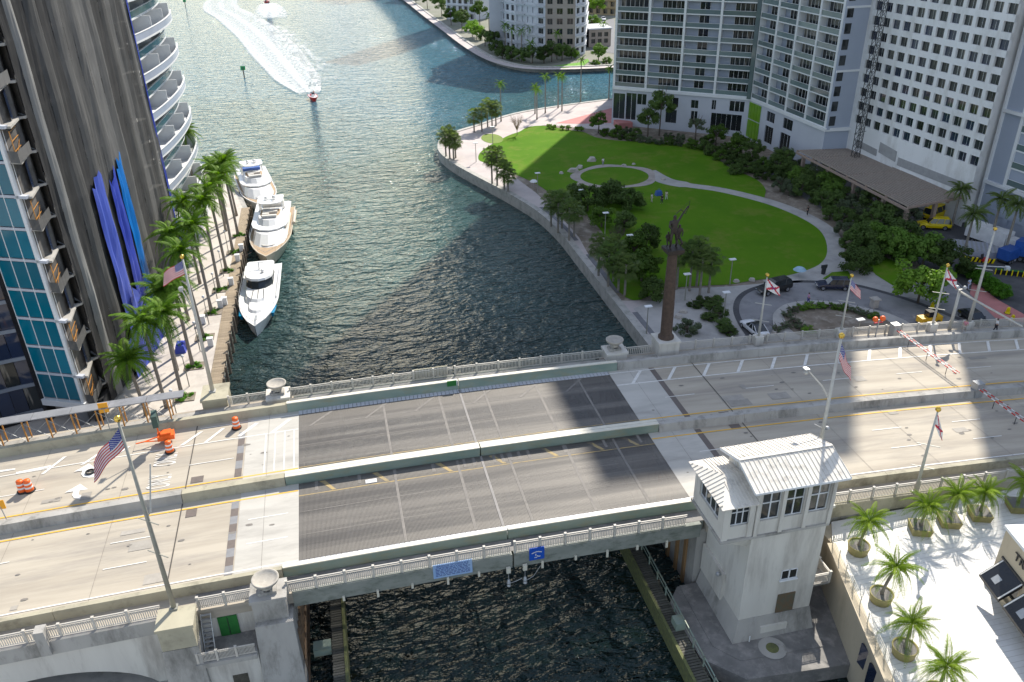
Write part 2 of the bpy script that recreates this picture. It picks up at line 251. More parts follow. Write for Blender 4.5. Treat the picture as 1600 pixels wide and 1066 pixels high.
# ------------------------------------------------------------------ mesh helpers
def wloc(o):
    v=Vector((0,0,0))
    while o: v+=o.location; o=o.parent
    return v
class MB:
    def __init__(s): s.v=[]; s.f=[]; s.m=[]
    def add(s,vs,fs,mi=0):
        n=len(s.v); s.v+=[tuple(v) for v in vs]; s.f+=[tuple(i+n for i in f) for f in fs]; s.m+=[mi]*len(fs); return s
    def poly(s,pts,mi=0): return s.add(pts,[tuple(range(len(pts)))],mi)
    def hexa(s,p,mi=0): return s.add(p,[(3,2,1,0),(4,5,6,7),(0,1,5,4),(1,2,6,5),(2,3,7,6),(3,0,4,7)],mi)
    def box(s,x0,x1,y0,y1,z0,z1,mi=0): return s.hexa([(x0,y0,z0),(x1,y0,z0),(x1,y1,z0),(x0,y1,z0),(x0,y0,z1),(x1,y0,z1),(x1,y1,z1),(x0,y1,z1)],mi)
    def frust(s,x0,x1,y0,y1,z0,X0,X1,Y0,Y1,z1,mi=0): return s.hexa([(x0,y0,z0),(x1,y0,z0),(x1,y1,z0),(x0,y1,z0),(X0,Y0,z1),(X1,Y0,z1),(X1,Y1,z1),(X0,Y1,z1)],mi)
    def prism(s,pts,z0,z1,mi=0,cap=True,pts2=None):
        n=len(pts); q=pts2 or pts; a=[(p[0],p[1],z0) for p in pts]+[(p[0],p[1],z1) for p in q]
        fs=[(i,(i+1)%n,n+(i+1)%n,n+i) for i in range(n)]
        if cap: fs+=[tuple(range(n-1,-1,-1)),tuple(range(n,2*n))]
        return s.add(a,fs,mi)
    def bar(s,a,b,wd,ht=None,mi=0,up=(0,0,1)):
        a=Vector(a); b=Vector(b); d=(b-a).normalized(); u=Vector(up)
        if abs(d.dot(u))>.98: u=Vector((1,0,0))
        r=d.cross(u).normalized()*wd/2; u2=r.cross(d).normalized()*(ht or wd)/2
        return s.hexa([a-r-u2,a+r-u2,b+r-u2,b-r-u2,a-r+u2,a+r+u2,b+r+u2,b-r+u2],mi)
    def tube(s,pts,rs,n=8,mi=0,cap=True):
        if not isinstance(rs,(list,tuple)): rs=[rs]*len(pts)
        P=[Vector(p) for p in pts]; vs=[]; fs=[]
        for i,p in enumerate(P):
            d=(P[min(i+1,len(P)-1)]-P[max(i-1,0)]).normalized(); u=Vector((0,0,1)) if abs(d.z)<.9 else Vector((1,0,0))
            a=d.cross(u).normalized(); b=d.cross(a).normalized()
            vs+=[p+(a*math.cos(2*math.pi*k/n)+b*math.sin(2*math.pi*k/n))*rs[i] for k in range(n)]
        for i in range(len(P)-1):
            for k in range(n): fs.append((i*n+k,i*n+(k+1)%n,(i+1)*n+(k+1)%n,(i+1)*n+k))
        if cap: fs+=[tuple(range(n-1,-1,-1)),tuple(range((len(P)-1)*n,len(P)*n))]
        return s.add(vs,fs,mi)
    def lathe(s,c,prof,n=24,mi=0,ell=(1,1)):
        vs=[];fs=[]
        for r,z in prof: vs+=[(c[0]+ell[0]*r*math.cos(2*math.pi*k/n),c[1]+ell[1]*r*math.sin(2*math.pi*k/n),c[2]+z) for k in range(n)]
        for i in range(len(prof)-1):
            for k in range(n): fs.append((i*n+k,i*n+(k+1)%n,(i+1)*n+(k+1)%n,(i+1)*n+k))
        return s.add(vs,fs,mi)
    def ball(s,c,r,n=10,mi=0,sc=(1,1,1)):
        pr=[(max(math.sin(math.pi*i/6),.001)*r*1,-math.cos(math.pi*i/6)*r*sc[2]) for i in range(7)]
        return s.lathe(c,pr,n,mi,(sc[0],sc[1]))
    def strip(s,x0,x1,y0,y1,d0,d1=None,mi=0,seg=6.0):   # slab that follows the camber of the bridge
        n=max(1,int(abs(x1-x0)/seg))
        for i in range(n):
            a=x0+(x1-x0)*i/n; b=x0+(x1-x0)*(i+1)/n; za,zb=deckz(a),deckz(b)
            if d1 is None: s.poly([(a,y0,za+d0),(b,y0,zb+d0),(b,y1,zb+d0),(a,y1,za+d0)],mi)
            else: s.hexa([(a,y0,za+d0),(b,y0,zb+d0),(b,y1,zb+d0),(a,y1,za+d0),(a,y0,za+d1),(b,y0,zb+d1),(b,y1,zb+d1),(a,y1,za+d1)],mi)
        return s
    def mesh(s,name,mats,smooth=False,off=None):
        me=bpy.data.meshes.new(name); vs=s.v if off is None else [(a-off[0],b-off[1],c-off[2]) for a,b,c in s.v]
        me.from_pydata(vs,[],s.f)
        for m in (mats if isinstance(mats,(list,tuple)) else [mats]): me.materials.append(m)
        if any(s.m): me.polygons.foreach_set('material_index',s.m)
        if smooth: me.polygons.foreach_set('use_smooth',[True]*len(s.f))
        me.update(); return me
    def build(s,name,mats,parent=None,local=False,smooth=False,at=None):
        off=wloc(parent) if (parent and not local) else (Vector(at) if at is not None else None)
        o=bpy.data.objects.new(name,s.mesh(name,mats,smooth,off)); COL.objects.link(o)
        if parent: o.parent=parent
        elif at is not None: o.location=at
        return o
def tag(o,label=None,cat=None,group=None,kind=None):
    if label: o['label']=label
    if cat: o['category']=cat
    if group: o['group']=group
    if kind: o['kind']=kind
    return o
def thing(name,label,cat,loc=(0,0,0),rz=0,group=None):
    o=bpy.data.objects.new(name,None); o.empty_display_size=.5; COL.objects.link(o); o.location=loc; o.rotation_euler=(0,0,rz)
    return tag(o,label,cat,group)
def place(name,me,parent,loc=(0,0,0),rz=0,sc=None,label=None,rot=None):
    o=bpy.data.objects.new(name,me); COL.objects.link(o); o.parent=parent; o.location=loc; o.rotation_euler=rot or (0,0,rz)
    if sc: o.scale=sc if isinstance(sc,(tuple,list)) else (sc,sc,sc)
    if label: o['label']=label
    return o
def dup(root,loc,rz,label=None,group=None,cat=None,sc=None):
    def cp(o,par):
        c=o.copy(); COL.objects.link(c); c.parent=par
        for ch in list(o.children): cp(ch,c)
        return c
    r=cp(root,None); r.location=loc; r.rotation_euler=(0,0,rz)
    if sc: r.scale=(sc,sc,sc) if not isinstance(sc,(tuple,list)) else sc
    return tag(r,label,cat,group)
def sheet(name,pts,z,mat,kind='structure',depth=None):
    b=MB(); pts=[(p[0],p[1]) for p in pts]
    if depth: b.prism(pts,z-depth,z)
    else: b.poly([(x,y,z) for x,y in pts])
    return tag(b.build(name,mat),kind=kind)
def smoothloop(P,n=6,closed=True):
    out=[]; N=len(P)
    for i in range(N if closed else N-1):
        p0,p1,p2,p3=[Vector(P[j%N][:2]) if closed else Vector(P[max(0,min(N-1,j))][:2]) for j in (i-1,i,i+1,i+2)]
        for k in range(n):
            t=k/n; out.append(.5*((2*p1)+(-p0+p2)*t+(2*p0-5*p1+4*p2-p3)*t*t+(-p0+3*p1-3*p2+p3)*t**3))
    if not closed: out.append(Vector(P[-1][:2]))
    return out
def textmesh(body,size,extr=0,mat=None):
    cu=bpy.data.curves.new('lettering','FONT'); cu.body=body; cu.size=size; cu.extrude=extr; cu.align_x='CENTER'; cu.align_y='CENTER'
    o=bpy.data.objects.new('tmp',cu); COL.objects.link(o); bpy.context.view_layer.update()
    me=bpy.data.meshes.new_from_object(o.evaluated_get(bpy.context.evaluated_depsgraph_get())); bpy.data.objects.remove(o); bpy.data.curves.remove(cu)
    me.materials.clear(); me.materials.append(mat); return me
# ================================================================== SETTING: water and land
def Z(l,z): return [on_z(a,b,z) for a,b in l]
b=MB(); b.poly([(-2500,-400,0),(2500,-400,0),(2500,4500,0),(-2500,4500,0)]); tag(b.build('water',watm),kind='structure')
# left bank
LB=[(-17,76.8),(-17,120),(-17,160),(-18.5,168),(-22,178),(-28,190),(-36,200),(-60,208),(-400,208),(-400,-200),(-60,-200),(-12,-200),(-12,46),(-9.9,46),(-9.9,76.8)]
sheet('left_bank_ground',LB,1.9,curb,depth=3)
sheet('riverwalk_paving',[(-17.9,79),(-17.9,160),(-19.5,168),(-23,178),(-29,189.5),(-37,199),(-60,206),(-60,79)],1.93,pm('riverwalk_paving',(.56,.51,.46),(.49,.445,.40),scale=.4,rough=.85,bump=.1,c3=(.40,.36,.33),s3=.2))
# quay boardwalk, boards that can be picked apart near the bridge, then one joined run
bw=thing('boardwalk','timber boardwalk along the quay edge beside the moored yachts','boardwalk',(-17.2,77,1.95))
bm=MB().box(-.95,.62,-.07,.07,0,.05).mesh('board',dockw)
y=80.0; k=0
while y<120: place('board',bm,bw,(0+random.uniform(-.02,.02),y-77,.02+random.uniform(0,.015))); y+=.2; k+=1
b=MB()
while y<160: b.box(-18.15,-16.58,y-.08,y+.08,1.97,2.02); y+=.2
tag(b.build('board',dockw,bw),kind='stuff')
b=MB()
for yy in (80,90,100,110,120,130,140,150): b.box(-16.9,-16.6,yy,yy+9.9,1.5,1.93)
b.build('edge_beam',oldw,bw)
pile=MB().tube([(0,0,-1),(0,0,2.7)],[.2,.17],8).mesh('pile',pilew)
for i in range(27):
    yy=84+i*2.9
    if yy<162:
        o=place('mooring_pile',pile,None,(-16.3,yy,0),0,(1,1,random.uniform(.95,1.15)))
        tag(o,'timber mooring pile standing at the edge of the quay boardwalk','pile','mooring piles along the boardwalk')
# right bank
RB=Z([(1040,525)],2)[0]
RB=[(37.7,77),(37.7,104.6),(37.7,120),(37.6,132),(36.6,142),(34.5,151),(31.8,160),(28.6,170),(26.2,178.5),(24.8,187),(25.2,194),(27.3,201.2),(31.5,206),(38,211),(50,220.5),(63.9,225.6),(80.7,229.5),(110,236),(200,250),(400,260),(400,-200),(64,-200),(64,18),(64,46),(40,77)]
sheet('park_ground',[(x+.4,y) if i<20 else (x,y) for i,(x,y) in enumerate(RB)],2.0,soil)
# stone cap of the sea wall, and promenade
edge=[Vector(p) for p in RB[:20]]
def offs(path,d):
    out=[]
    for i,p in enumerate(path):
        t=(path[min(i+1,len(path)-1)]-path[max(i-1,0)]).normalized(); out.append(p+Vector((t.y,-t.x))*d)
    return out
e2=[p for p in smoothloop([(p.x,p.y) for p in edge],4,False)]
b=MB(); o1=offs(e2,1.1)
for i in range(len(e2)-1):
    a,c,d,e=e2[i],e2[i+1],o1[i+1],o1[i]
    b.add([(a.x,a.y,-1),(c.x,c.y,-1),(c.x,c.y,2.16),(a.x,a.y,2.16),(d.x,d.y,2.16),(e.x,e.y,2.16),(d.x,d.y,1.9),(e.x,e.y,1.9)],[(1,0,3,2),(2,3,5,4),(4,5,7,6)])
sw=b.build('sea_wall_cap',curb); tag(sw,'pale concrete sea wall cap curving round the park promenade','sea wall')
prz=Z([(968,470),(925,408),(905,372),(888,352),(858,322),(838,302),(815,285),(785,262),(762,254),(748,248)],2)+Z([(750,240),(765,228),(788,222),(806,215),(812,206),(822,200),(850,196),(905,200),(960,205),(975,192),(957,186)],2)
pr=[(39,77)]+[(p.x,p.y) for p in o1[:-3]]+[(112,232),(112,200)]+[(p.x,p.y) for p in reversed(prz)]+[(46,100),(46,77)]
sheet('promenade_paving',[(p[0],p[1]) for p in pr],2.03,prom)
# stepped grey band beside the cap
b=MB(); g1=offs(e2,1.3); g2=offs(e2,2.1); g3=offs(e2,2.7)
for i in range(len(e2)-1):
    if e2[i].y<148 and int(e2[i].y/9)%3!=1: b.poly([(*g1[i],2.05),(*g2[i],2.05),(*g2[i+1],2.05),(*g1[i+1],2.05)])
tag(b.build('grey_paving_band',greyband),kind='structure')
# paths & drive
P=Z([(1000,545),(962,470),(985,470),(1025,470),(1100,455),(1150,448),(1185,442),(1240,432),(1280,415),(1300,395),(1290,365),(1255,342),(1195,318),(1120,300),(1060,292),(1040,297),(1000,303),(950,300),(912,290),(890,272),(900,262),(950,258),(1000,263),(1035,280),(1075,289),(1130,297),(1205,316),(1270,340),(1302,362),(1313,395),(1300,420),(1330,425),(1420,442),(1520,470),(1450,490),(1330,470),(1180,560),(1000,560)],2)
lawnP=Z([(750,244),(757,236),(775,226),(800,214),(825,199),(850,197),(885,203),(912,207),(935,216),(980,221),(1060,224),(1105,238),(1140,262),(1180,280),(1196,296),(1193,314)],2)
def ring(c,rx,ry,n=40): return [(c[0]+rx*math.cos(2*math.pi*k/n),c[1]+ry*math.sin(2*math.pi*k/n)) for k in range(n)]
paveg=pm('park_path_concrete',(.42,.40,.38),(.36,.345,.33),scale=.5,rough=.9,bump=.1,c3=(.28,.27,.26),s3=.3)
L1=Z([(748,250),(751,238),(770,225),(795,212),(812,206),(825,199),(850,197),(885,203),(912,207),(935,216),(980,221),(1060,224),(1105,238),(1140,262),(1180,280),(1196,296),(1198,316),(1250,338),(1285,362),(1295,395),(1275,420),(1225,432),(1170,440),(1140,445),(1100,447),(1040,452),(990,470),(955,440),(945,400),(944,369),(925,345),(905,322),(880,308),(860,302),(838,288),(810,275),(785,264),(762,256)],2)
sheet('park_lawn',smoothloop([(p.x,p.y) for p in L1],4),2.06,lawn)
c=on_z(960,276,2); a1=on_z(1014,276,2); a2=on_z(960,261.5,2)
sheet('round_lawn',ring(c,(a1-c).length,(a2-c).length),2.08,lawn)
# the pale path that splits the lawn (kept as its own sheet under nothing)
PT=[(1012,268),(1040,283),(1075,290),(1130,298),(1205,317),(1262,340),(1296,364),(1306,395),(1292,418),(1250,434),(1200,444)]
pts=smoothloop([tuple(on_z(a,b_,2)[:2]) for a,b_ in PT],6,False); wd=[1.9]*12+[1.35]*200
b=MB()
l=[p for p in pts]
for i in range(len(l)-1):
    def nn(j):
        t=(l[min(j+1,len(l)-1)]-l[max(j-1,0)]).normalized(); return Vector((t.y,-t.x))*wd[j]
    a,c_=l[i],l[i+1]; n1,n2=nn(i),nn(i+1)
    b.poly([(*(a-n1),2.075),(*(a+n1),2.075),(*(c_+n2),2.075),(*(c_-n2),2.075)])
tag(b.build('curving_path',paveg),kind='structure')
b=MB(); c=on_z(960,276,2); rx=(on_z(1014,276,2)-c).length; ry=(on_z(960,261.5,2)-c).length
for i in range(48):
    t0,t1=2*math.pi*i/48,2*math.pi*(i+1)/48; k=1.24+.06*math.sin(5*t0); k1=1.24+.06*math.sin(5*t1)
    b.poly([(c.x+rx*math.cos(t0),c.y+ry*math.sin(t0),2.085),(c.x+rx*k*math.cos(t0),c.y+ry*k*math.sin(t0),2.085),(c.x+rx*k1*math.cos(t1),c.y+ry*k1*math.sin(t1),2.085),(c.x+rx*math.cos(t1),c.y+ry*math.sin(t1),2.085)][::-1])
tag(b.build('ring_path',pm('ring_path_stone',(.40,.35,.32),(.33,.29,.265),scale=.8,rough=.9,bump=.3,c3=(.25,.22,.2),s3=.6)),kind='structure')
c=on_z(769,217,2); sheet('small_round_lawn',ring(c,2.6,4.6),2.08,pm('dry_lawn',(.16,.22,.03),(.12,.19,.02),scale=.5,rough=.9))
sheet('red_terrace',Z([(868,193),(960,168),(975,192),(905,194)],2),2.06,redp)
sheet('park_walk',[Vector((39.6,77)),Vector((39.6,99))]+Z([(1060,452),(1140,448),(1230,440),(1300,420),(1318,400),(1340,420),(1420,442),(1475,452),(1520,478),(1560,500),(1620,520),(1620,560)],2),2.045,paveg)
sheet('side_lawn',Z([(1352,412),(1372,398),(1400,410),(1425,440),(1395,447),(1368,430)],2),2.07,lawn)
sheet('tree_island_lawn',Z([(1285,436),(1300,426),(1325,424),(1332,436),(1305,440)],2),2.07,lawn)
# drive and roundabout
DR=Z([(1150,480),(1156,467),(1170,455),(1195,446),(1240,440),(1300,441),(1335,446),(1400,462),(1450,470),(1465,480),(1470,470),(1440,455),(1432,440),(1480,430),(1530,470),(1600,500),(1700,540),(1700,600),(1200,560),(1165,520),(1152,500)],2)
sheet('park_drive',smoothloop([(p.x,p.y) for p in DR],4),2.06,drive)
b=MB(); D1=[tuple(on_z(a,b_,2)[:2]) for a,b_ in [(1192,552),(1170,525),(1156,503),(1150,485),(1154,468),(1168,456),(1195,447),(1240,441),(1300,442),(1340,447),(1400,463),(1450,480),(1500,500)]]
l=smoothloop(D1,5,False)
for i in range(len(l)-1):
    t=(l[i+1]-l[i]).normalized(); n=Vector((t.y,-t.x))*.42; 
    b.poly([(*(l[i]-n),2.075),(*(l[i]+n),2.075),(*(l[i+1]+n),2.075),(*(l[i+1]-n),2.075)][::-1])
tag(b.build('dark_gutter',asph),kind='structure')
c=on_z(1292,500,2); c=Vector((c.x,c.y-1)); 
isl=Z([(1207,500),(1212,487),(1230,476),(1265,471),(1310,474),(1350,482),(1390,492),(1425,510),(1420,530),(1340,545),(1250,545),(1215,525)],2)
sheet('roundabout_island',smoothloop([(p.x,p.y) for p in isl],4),2.16,paveg,depth=.2)
sheet('island_planting_bed',smoothloop([(p.x,p.y) for p in Z([(1226,502),(1232,488),(1255,480),(1300,481),(1345,490),(1390,505),(1380,530),(1260,530)],2)],4),2.19,soil)
sheet('side_road',Z([(1418,362),(1460,330),(1520,352),(1560,380),(1700,420),(1700,540),(1600,505),(1500,450),(1440,420),(1420,390)],2),2.05,asph)
sheet('hotel_forecourt',[(88,118),(88,160),(120,175),(130,100),(105,95)],2.03,greyband)
sheet('red_kerb_bed',Z([(1520,440),(1560,470),(1600,492),(1600,505),(1555,498),(1515,460)],2),2.09,redp)
# opposite shore
FS=[(52,560),(56.5,521),(58.5,440),(59.8,395),(61,350),(62.8,318),(66,300),(71.7,288.5),(82,284),(98,282),(115,284),(150,290),(500,340),(700,2500),(40,2500),(20,1200),(45,700)]
sheet('far_shore_ground',FS,1.6,pm('far_ground',(.16,.17,.12),(.22,.21,.18),scale=.05,rough=.95))
fe=smoothloop(FS[:12],4,False); fo=offs(fe,1.2); f2=offs(fe,4.5); b=MB(); bb=MB()
for i in range(len(fe)-1):
    b.hexa([(*fe[i],-1),(*fo[i],-1),(*fo[i+1],-1),(*fe[i+1],-1),(*fe[i],1.95),(*fo[i],1.95),(*fo[i+1],1.95),(*fe[i+1],1.95)])
    bb.poly([(*fo[i],1.66),(*f2[i],1.66),(*f2[i+1],1.66),(*fo[i+1],1.66)][::-1])
tag(b.build('far_sea_wall',curb),'tan concrete sea wall round the opposite river mouth shore','sea wall')
tag(bb.build('far_shore_path',prom),kind='structure')
sheet('far_shore_lawn',Z([(862,104),(905,98),(918,92),(921,96),(912,103),(880,107)],1.6),1.7,pm('sunlit_lawn',(.10,.27,.015),(.13,.31,.02),scale=.3,rough=.9))
sheet('far_shore_road',Z([(922,80),(960,84),(960,30),(925,30)],1.6),1.68,greyband)
# ================================================================== BRIDGE
BR=thing('bascule_bridge','wide concrete drawbridge with dark steel grating span, green walls and barriers','bridge',(10,62,8.5))
XW,XE=-120,190
b=MB()
b.strip(XW,-6.45,47.95,76.6,-1.0,-.02); b.build('west_deck_slab',deckc,BR)
b=MB(); b.strip(26.85,XE,47.95,76.6,-1.0,-.02); b.build('east_deck_slab',deckc,BR)
b=MB(); b.strip(-11.4,-6.4,50.1,61.35,.0); b.strip(-11.4,-6.4,62.2,73.6,0); b.build('west_end_pavement',deck_new,BR,)
b=MB(); b.strip(26.8,31.5,50.1,61.35,.0); b.strip(26.8,31.5,62.2,73.6,0); b.build('east_end_pavement',deck_new,BR)
for y0,y1 in ((51.4,61.3),(62.2,72.75)):
    for x0,x1 in ((-6.4,10.1),(10.32,26.8)):
        MB().strip(x0,x1,y0,y1,.01,seg=3).build('grating_panel',grat,BR)
for y0,y1 in ((50.25,51.35),(72.8,73.5)):
    b=MB(); x=-6.4
    while x<26.8: b.strip(x,min(x+.38,26.8),y0,y1,-.02,.02); x+=.42
    b.build('ribbed_gutter_plate',stripst,BR)
b=MB(); b.strip(10.1,10.32,50.3,61.3,-.3,.03); b.strip(10.1,10.32,62.2,73.4,-.3,.03); b.build('centre_joint',pm('joint_steel',(.26,.24,.23),(.2,.19,.18),scale=3,rough=.7),BR)
# beams under the grating, seen through it
for x in (-6.2,-2.2,1.9,6.0,9.0,11.5,14.6,18.7,22.8,26.5):
    MB().strip(x-.16,x+.16,48.3,76.2,-1.1,-.045).build('floor_beam',fascia,BR)
for y in (49.6,60.9,62.6,74.1):
    MB().strip(-6.4,26.8,y-.22,y+.22,-2.1,-.1).build('main_girder',fascia,BR)
b=MB()
for y in (53.9,56.2,58.6,65.2,67.8,70.4): b.strip(-6.4,26.8,y-.05,y+.05,-.5,-.05)
b.build('stringer',fascia,BR)
# markings burnt on the grating
b=MB()
for x in (-3.5,1.2,7,12,17,21.5,25): b.poly([(x,59.7,deckz(x)+.02),(x+.35,59.7,deckz(x)+.02),(x-.6,61.2,deckz(x)+.02),(x-1.1,61.2,deckz(x)+.02)][::-1])
b.strip(-6.4,26.8,59.5,59.62,.02); b.strip(-6.4,26.8,63.7,63.8,.02)
for x in (-2,4,8.7,13.4,17.5): b.strip(x,x+1.1,63.3,63.55,.02)
b.build('yellow_grating_mark',fadey,BR)
b=MB()
for x in (-5,-1.2,2,5.5,8.4,9.3,11.2,12,12.8,13.6,14.5,18,22,25.5): b.strip(x,x+.28,60.0,61.25,.022)
for y in (54.35,57.3,67.2,70.4): b.strip(-6.4,26.8,y,y+.07,.022)
for x0 in (-5.5,0,5,11,16,21): b.poly([(x0,70.4,deckz(x0)+.022),(x0+.3,70.4,deckz(x0)+.022),(x0+2.7,72.7,deckz(x0+2.4)+.022),(x0+2.3,72.7,deckz(x0+2.4)+.022)])
for x in (2,7.8,12.6,18.2,23): b.strip(x,x+.25,51.5,61.2,.018); b.strip(x,x+.25,62.3,72.7,.018)
b.build('white_grating_mark',fadew,BR)
# barriers
def barrier(name,x0,x1,yi,yo,mat,h=.9,capm=None,seg=6):
    b=MB(); n=max(1,int(abs(x1-x0)/seg)); s=1 if yo>yi else -1
    for i in range(n):
        a=x0+(x1-x0)*i/n; c=x0+(x1-x0)*(i+1)/n; za,zb=deckz(a),deckz(c)
        b.hexa([(a,min(yi-s*.12,yo),za-.1),(c,min(yi-s*.12,yo),zb-.1),(c,max(yi-s*.12,yo),zb-.1),(a,max(yi-s*.12,yo),za-.1),(a,min(yi,yo),za+h),(c,min(yi,yo),zb+h),(c,max(yi,yo),zb+h),(a,max(yi,yo),za+h)])
    o=b.build(name,mat,BR)
    if capm:
        b=MB(); b.strip(x0,x1,min(yi,yo)-.04,max(yi,yo)+.04,h-.02,h+.06); b.build('rail_cap',capm,BR if False else o)
    return o
for (x0,x1) in ((XW,-40),(-39.97,-24),(-23.97,-7.55)):
    barrier('side_barrier',x0,x1,50.15,49.75,para); barrier('side_barrier',x0,x1,73.6,74.1,para)
for (x0,x1) in ((27.95,45),(45.03,62),(62.03,80),(80.03,XE)):
    barrier('side_barrier',x0,x1,50.15,49.75,para); barrier('side_barrier',x0,x1,73.6,74.1,conc)
for x0,x1 in ((-7.5,10.17),(10.27,27.9)):
    barrier('green_side_barrier',x0,x1,50.15,49.8,greenst,.95,capst); barrier('green_side_barrier',x0,x1,73.6,73.95,greenst,1.0,capst)
    barrier('green_median_wall',x0,x1,61.75,61.4,greenst,.9,capst); barrier('green_median_wall',x0,x1,61.87,62.2,greenst,.9,capst)
for (x0,x1) in ((XW,-40),(-39.97,-16.35),(-16.3,-7.55)):
    b=MB(); n=6
    for i in range(n):
        a=x0+(x1-x0)*i/n; c=x0+(x1-x0)*(i+1)/n; za,zb=deckz(a),deckz(c)
        b.hexa([(a,61.25,za-.1),(c,61.25,zb-.1),(c,62.35,zb-.1),(a,62.35,za-.1),(a,61.45,za+.85),(c,61.45,zb+.85),(c,62.15,zb+.85),(a,62.15,za+.85)])
    b.build('median_wall',conc if x0<-17 else para,BR)
for (x0,x1) in ((27.95,37),(37.03,60),(60.03,XE)):
    b=MB(); n=8
    for i in range(n):
        a=x0+(x1-x0)*i/n; c=x0+(x1-x0)*(i+1)/n; za,zb=deckz(a),deckz(c)
        b.hexa([(a,61.2,za-.1),(c,61.2,zb-.1),(c,62.4,zb-.1),(a,62.4,za-.1),(a,61.45,za+.8),(c,61.45,zb+.8),(c,62.15,zb+.8),(a,62.15,za+.8)])
    b.build('median_wall',conc,BR)
# joints and strips across the road
def cross(name,x,wd,mat,h=.006,rows=((50.2,61.2),(62.4,73.5)),n=1,mat2=None):
    for y0,y1 in rows:
        for k in range(n):
            a=y0+(y1-y0)*k/n; c=y0+(y1-y0)*(k+1)/n
            MB().strip(x-wd/2,x+wd/2,a,c,h).build(name,(mat2 if (k%2 and mat2) else mat),BR)
brown=pm('brown_plate',(.15,.12,.105),(.12,.10,.09),scale=2,rough=.7); greyp=pm('grey_plate',(.24,.24,.245),(.2,.2,.21),scale=2,rough=.6)
cross('joint_plate',-11.8,.62,brown,rows=((50.2,60.3),),n=10,mat2=greyp); cross('joint_plate',-11.85,.62,brown,rows=((63.9,71.2),),n=6,mat2=greyp)
cross('joint_plate',31.8,.62,brown,rows=((50.2,61),(62.6,73.3)),n=8,mat2=brown)
jd=pm('joint_dark',(.09,.08,.07),rough=.9); cross('expansion_joint',-16.35,.1,jd,.008); cross('expansion_joint',36.75,.1,jd,.008)
MB().strip(-16.0,-14.9,64.0,64.9,.008).build('joint_plate',brown,BR); MB().strip(-15.9,-15.0,59.2,60.2,.008).build('joint_plate',brown,BR)
MB().strip(-15.8,-15,50.5,51.1,.008).build('joint_plate',brown,BR); MB().strip(35.2,36.3,62.6,63.4,.008).build('joint_plate',brown,BR); MB().strip(35.2,36.3,60.4,61.1,.008).build('joint_plate',brown,BR)
random.seed(77); pt=pm('repair_concrete',(.36,.33,.29),(.30,.275,.24),scale=1.5,rough=.9,rnd=.15); oil=pm('oil_stain',(.22,.20,.175),(.17,.155,.14),scale=3,rough=.8)
for k in range(22):
    x=random.choice([random.uniform(-45,-13),random.uniform(33,75)]); y=random.choice([random.uniform(51.6,60),random.uniform(64,70)]); MB().strip(x,x+random.uniform(.5,2.6),y,y+random.uniform(.3,1.3),.005).build('repair_patch',pt,BR)
b=MB()
for k in range(120):
    x=random.choice([random.uniform(-48,-7),random.uniform(28,80)]); y=random.choice([53,56.1,58.9,65.5,68.4])+random.gauss(0,.7); r_=random.uniform(.05,.22); z=deckz(x)+.0095; b.poly([(x+r_*2*math.cos(a_*.9)*random.uniform(.6,1),y+r_*math.sin(a_*.9)*random.uniform(.6,1),z) for a_ in range(7)])
tag(b.build('oil_stain',oil,BR),kind='stuff')
hair=pm('hairline_joint',(.22,.2,.18),rough=.9)
for x in (-9.3,-40,-30,-22,29.2,45,52,60,68): cross('hairline_joint',x,.03,hair,.007)
# painted lines
MK=.012
def line(x0,x1,y,wd,mat,name='lane_line'): MB().strip(x0,x1,y-wd/2,y+wd/2,MK).build(name,mat,BR)
for a,c in ((XW,-6.45),(26.85,XE)):
    line(a,c,60.36,.16,painty,'yellow_edge_line'); line(a,c,63.67,.16,painty,'yellow_edge_line'); line(a,c,51.42,.14,paintw,'edge_line'); line(a,c,51.05,.05,paintw,'edge_line')
    for y in (54.45,57.5):
        x=-7.3 if a<0 else 30.5
        while (x>-75 if a<0 else x<110):
            if a<0: line(x-3.3,x,y,.1,paintw,'lane_dash'); x-=11
            else: line(x,x+3.3,y,.1,paintw,'lane_dash'); x+=9.2
x=31
while x<110: line(x,x+3.3,67.2,.1,paintw,'lane_dash'); x+=9.2
for x in (-16.4,-33,-49,-62): line(x,x+4.0,66.9,.1,paintw,'lane_dash')
# north shoulder ladders
line(26.85,XE,73.0,.16,paintw,'edge_line'); line(26.85,XE,70.5,.16,paintw,'edge_line')
x=28.5
while x<95: MB().poly([(x,70.6,deckz(x)+MK),(x+.4,70.6,deckz(x)+MK),(x+2.1,72.9,deckz(x+1.7)+MK),(x+1.7,72.9,deckz(x+1.7)+MK)]).build('shoulder_stripe',paintw,BR); x+=4.1
line(-42,-6.45,70.2,.12,paintw,'edge_line'); line(-16,-6.45,72.9,.12,paintw,'edge_line')
def quadm(pts): 
    MB().poly([(*on_deck(a,c)[:2],on_deck(a,c).z+MK) for a,c in pts]).build('shoulder_stripe',paintw,BR)
for p in (((370,682),(376,682),(405,661),(399,661)),((422,676),(428,676),(456,655),(450,655)),((318,692),(324,691),(352,669),(346,670)),((280,697),(287,696),(318,674),(312,675)),((165,720),(172,718),(205,697),(199,698)),((125,727),(131,726),(160,707),(154,708)),((63,742),(70,740),(105,713),(99,714)),((0,738),(24,734),(24,732),(0,735)),((25,741),(80,730),(80,727),(25,738))):
    quadm(p)
for x in (-9.6,-8.7,-7.8,-6.9): MB().strip(x,x+.12,63.8,70.1,MK).build('cross_stripe',paintw,BR)
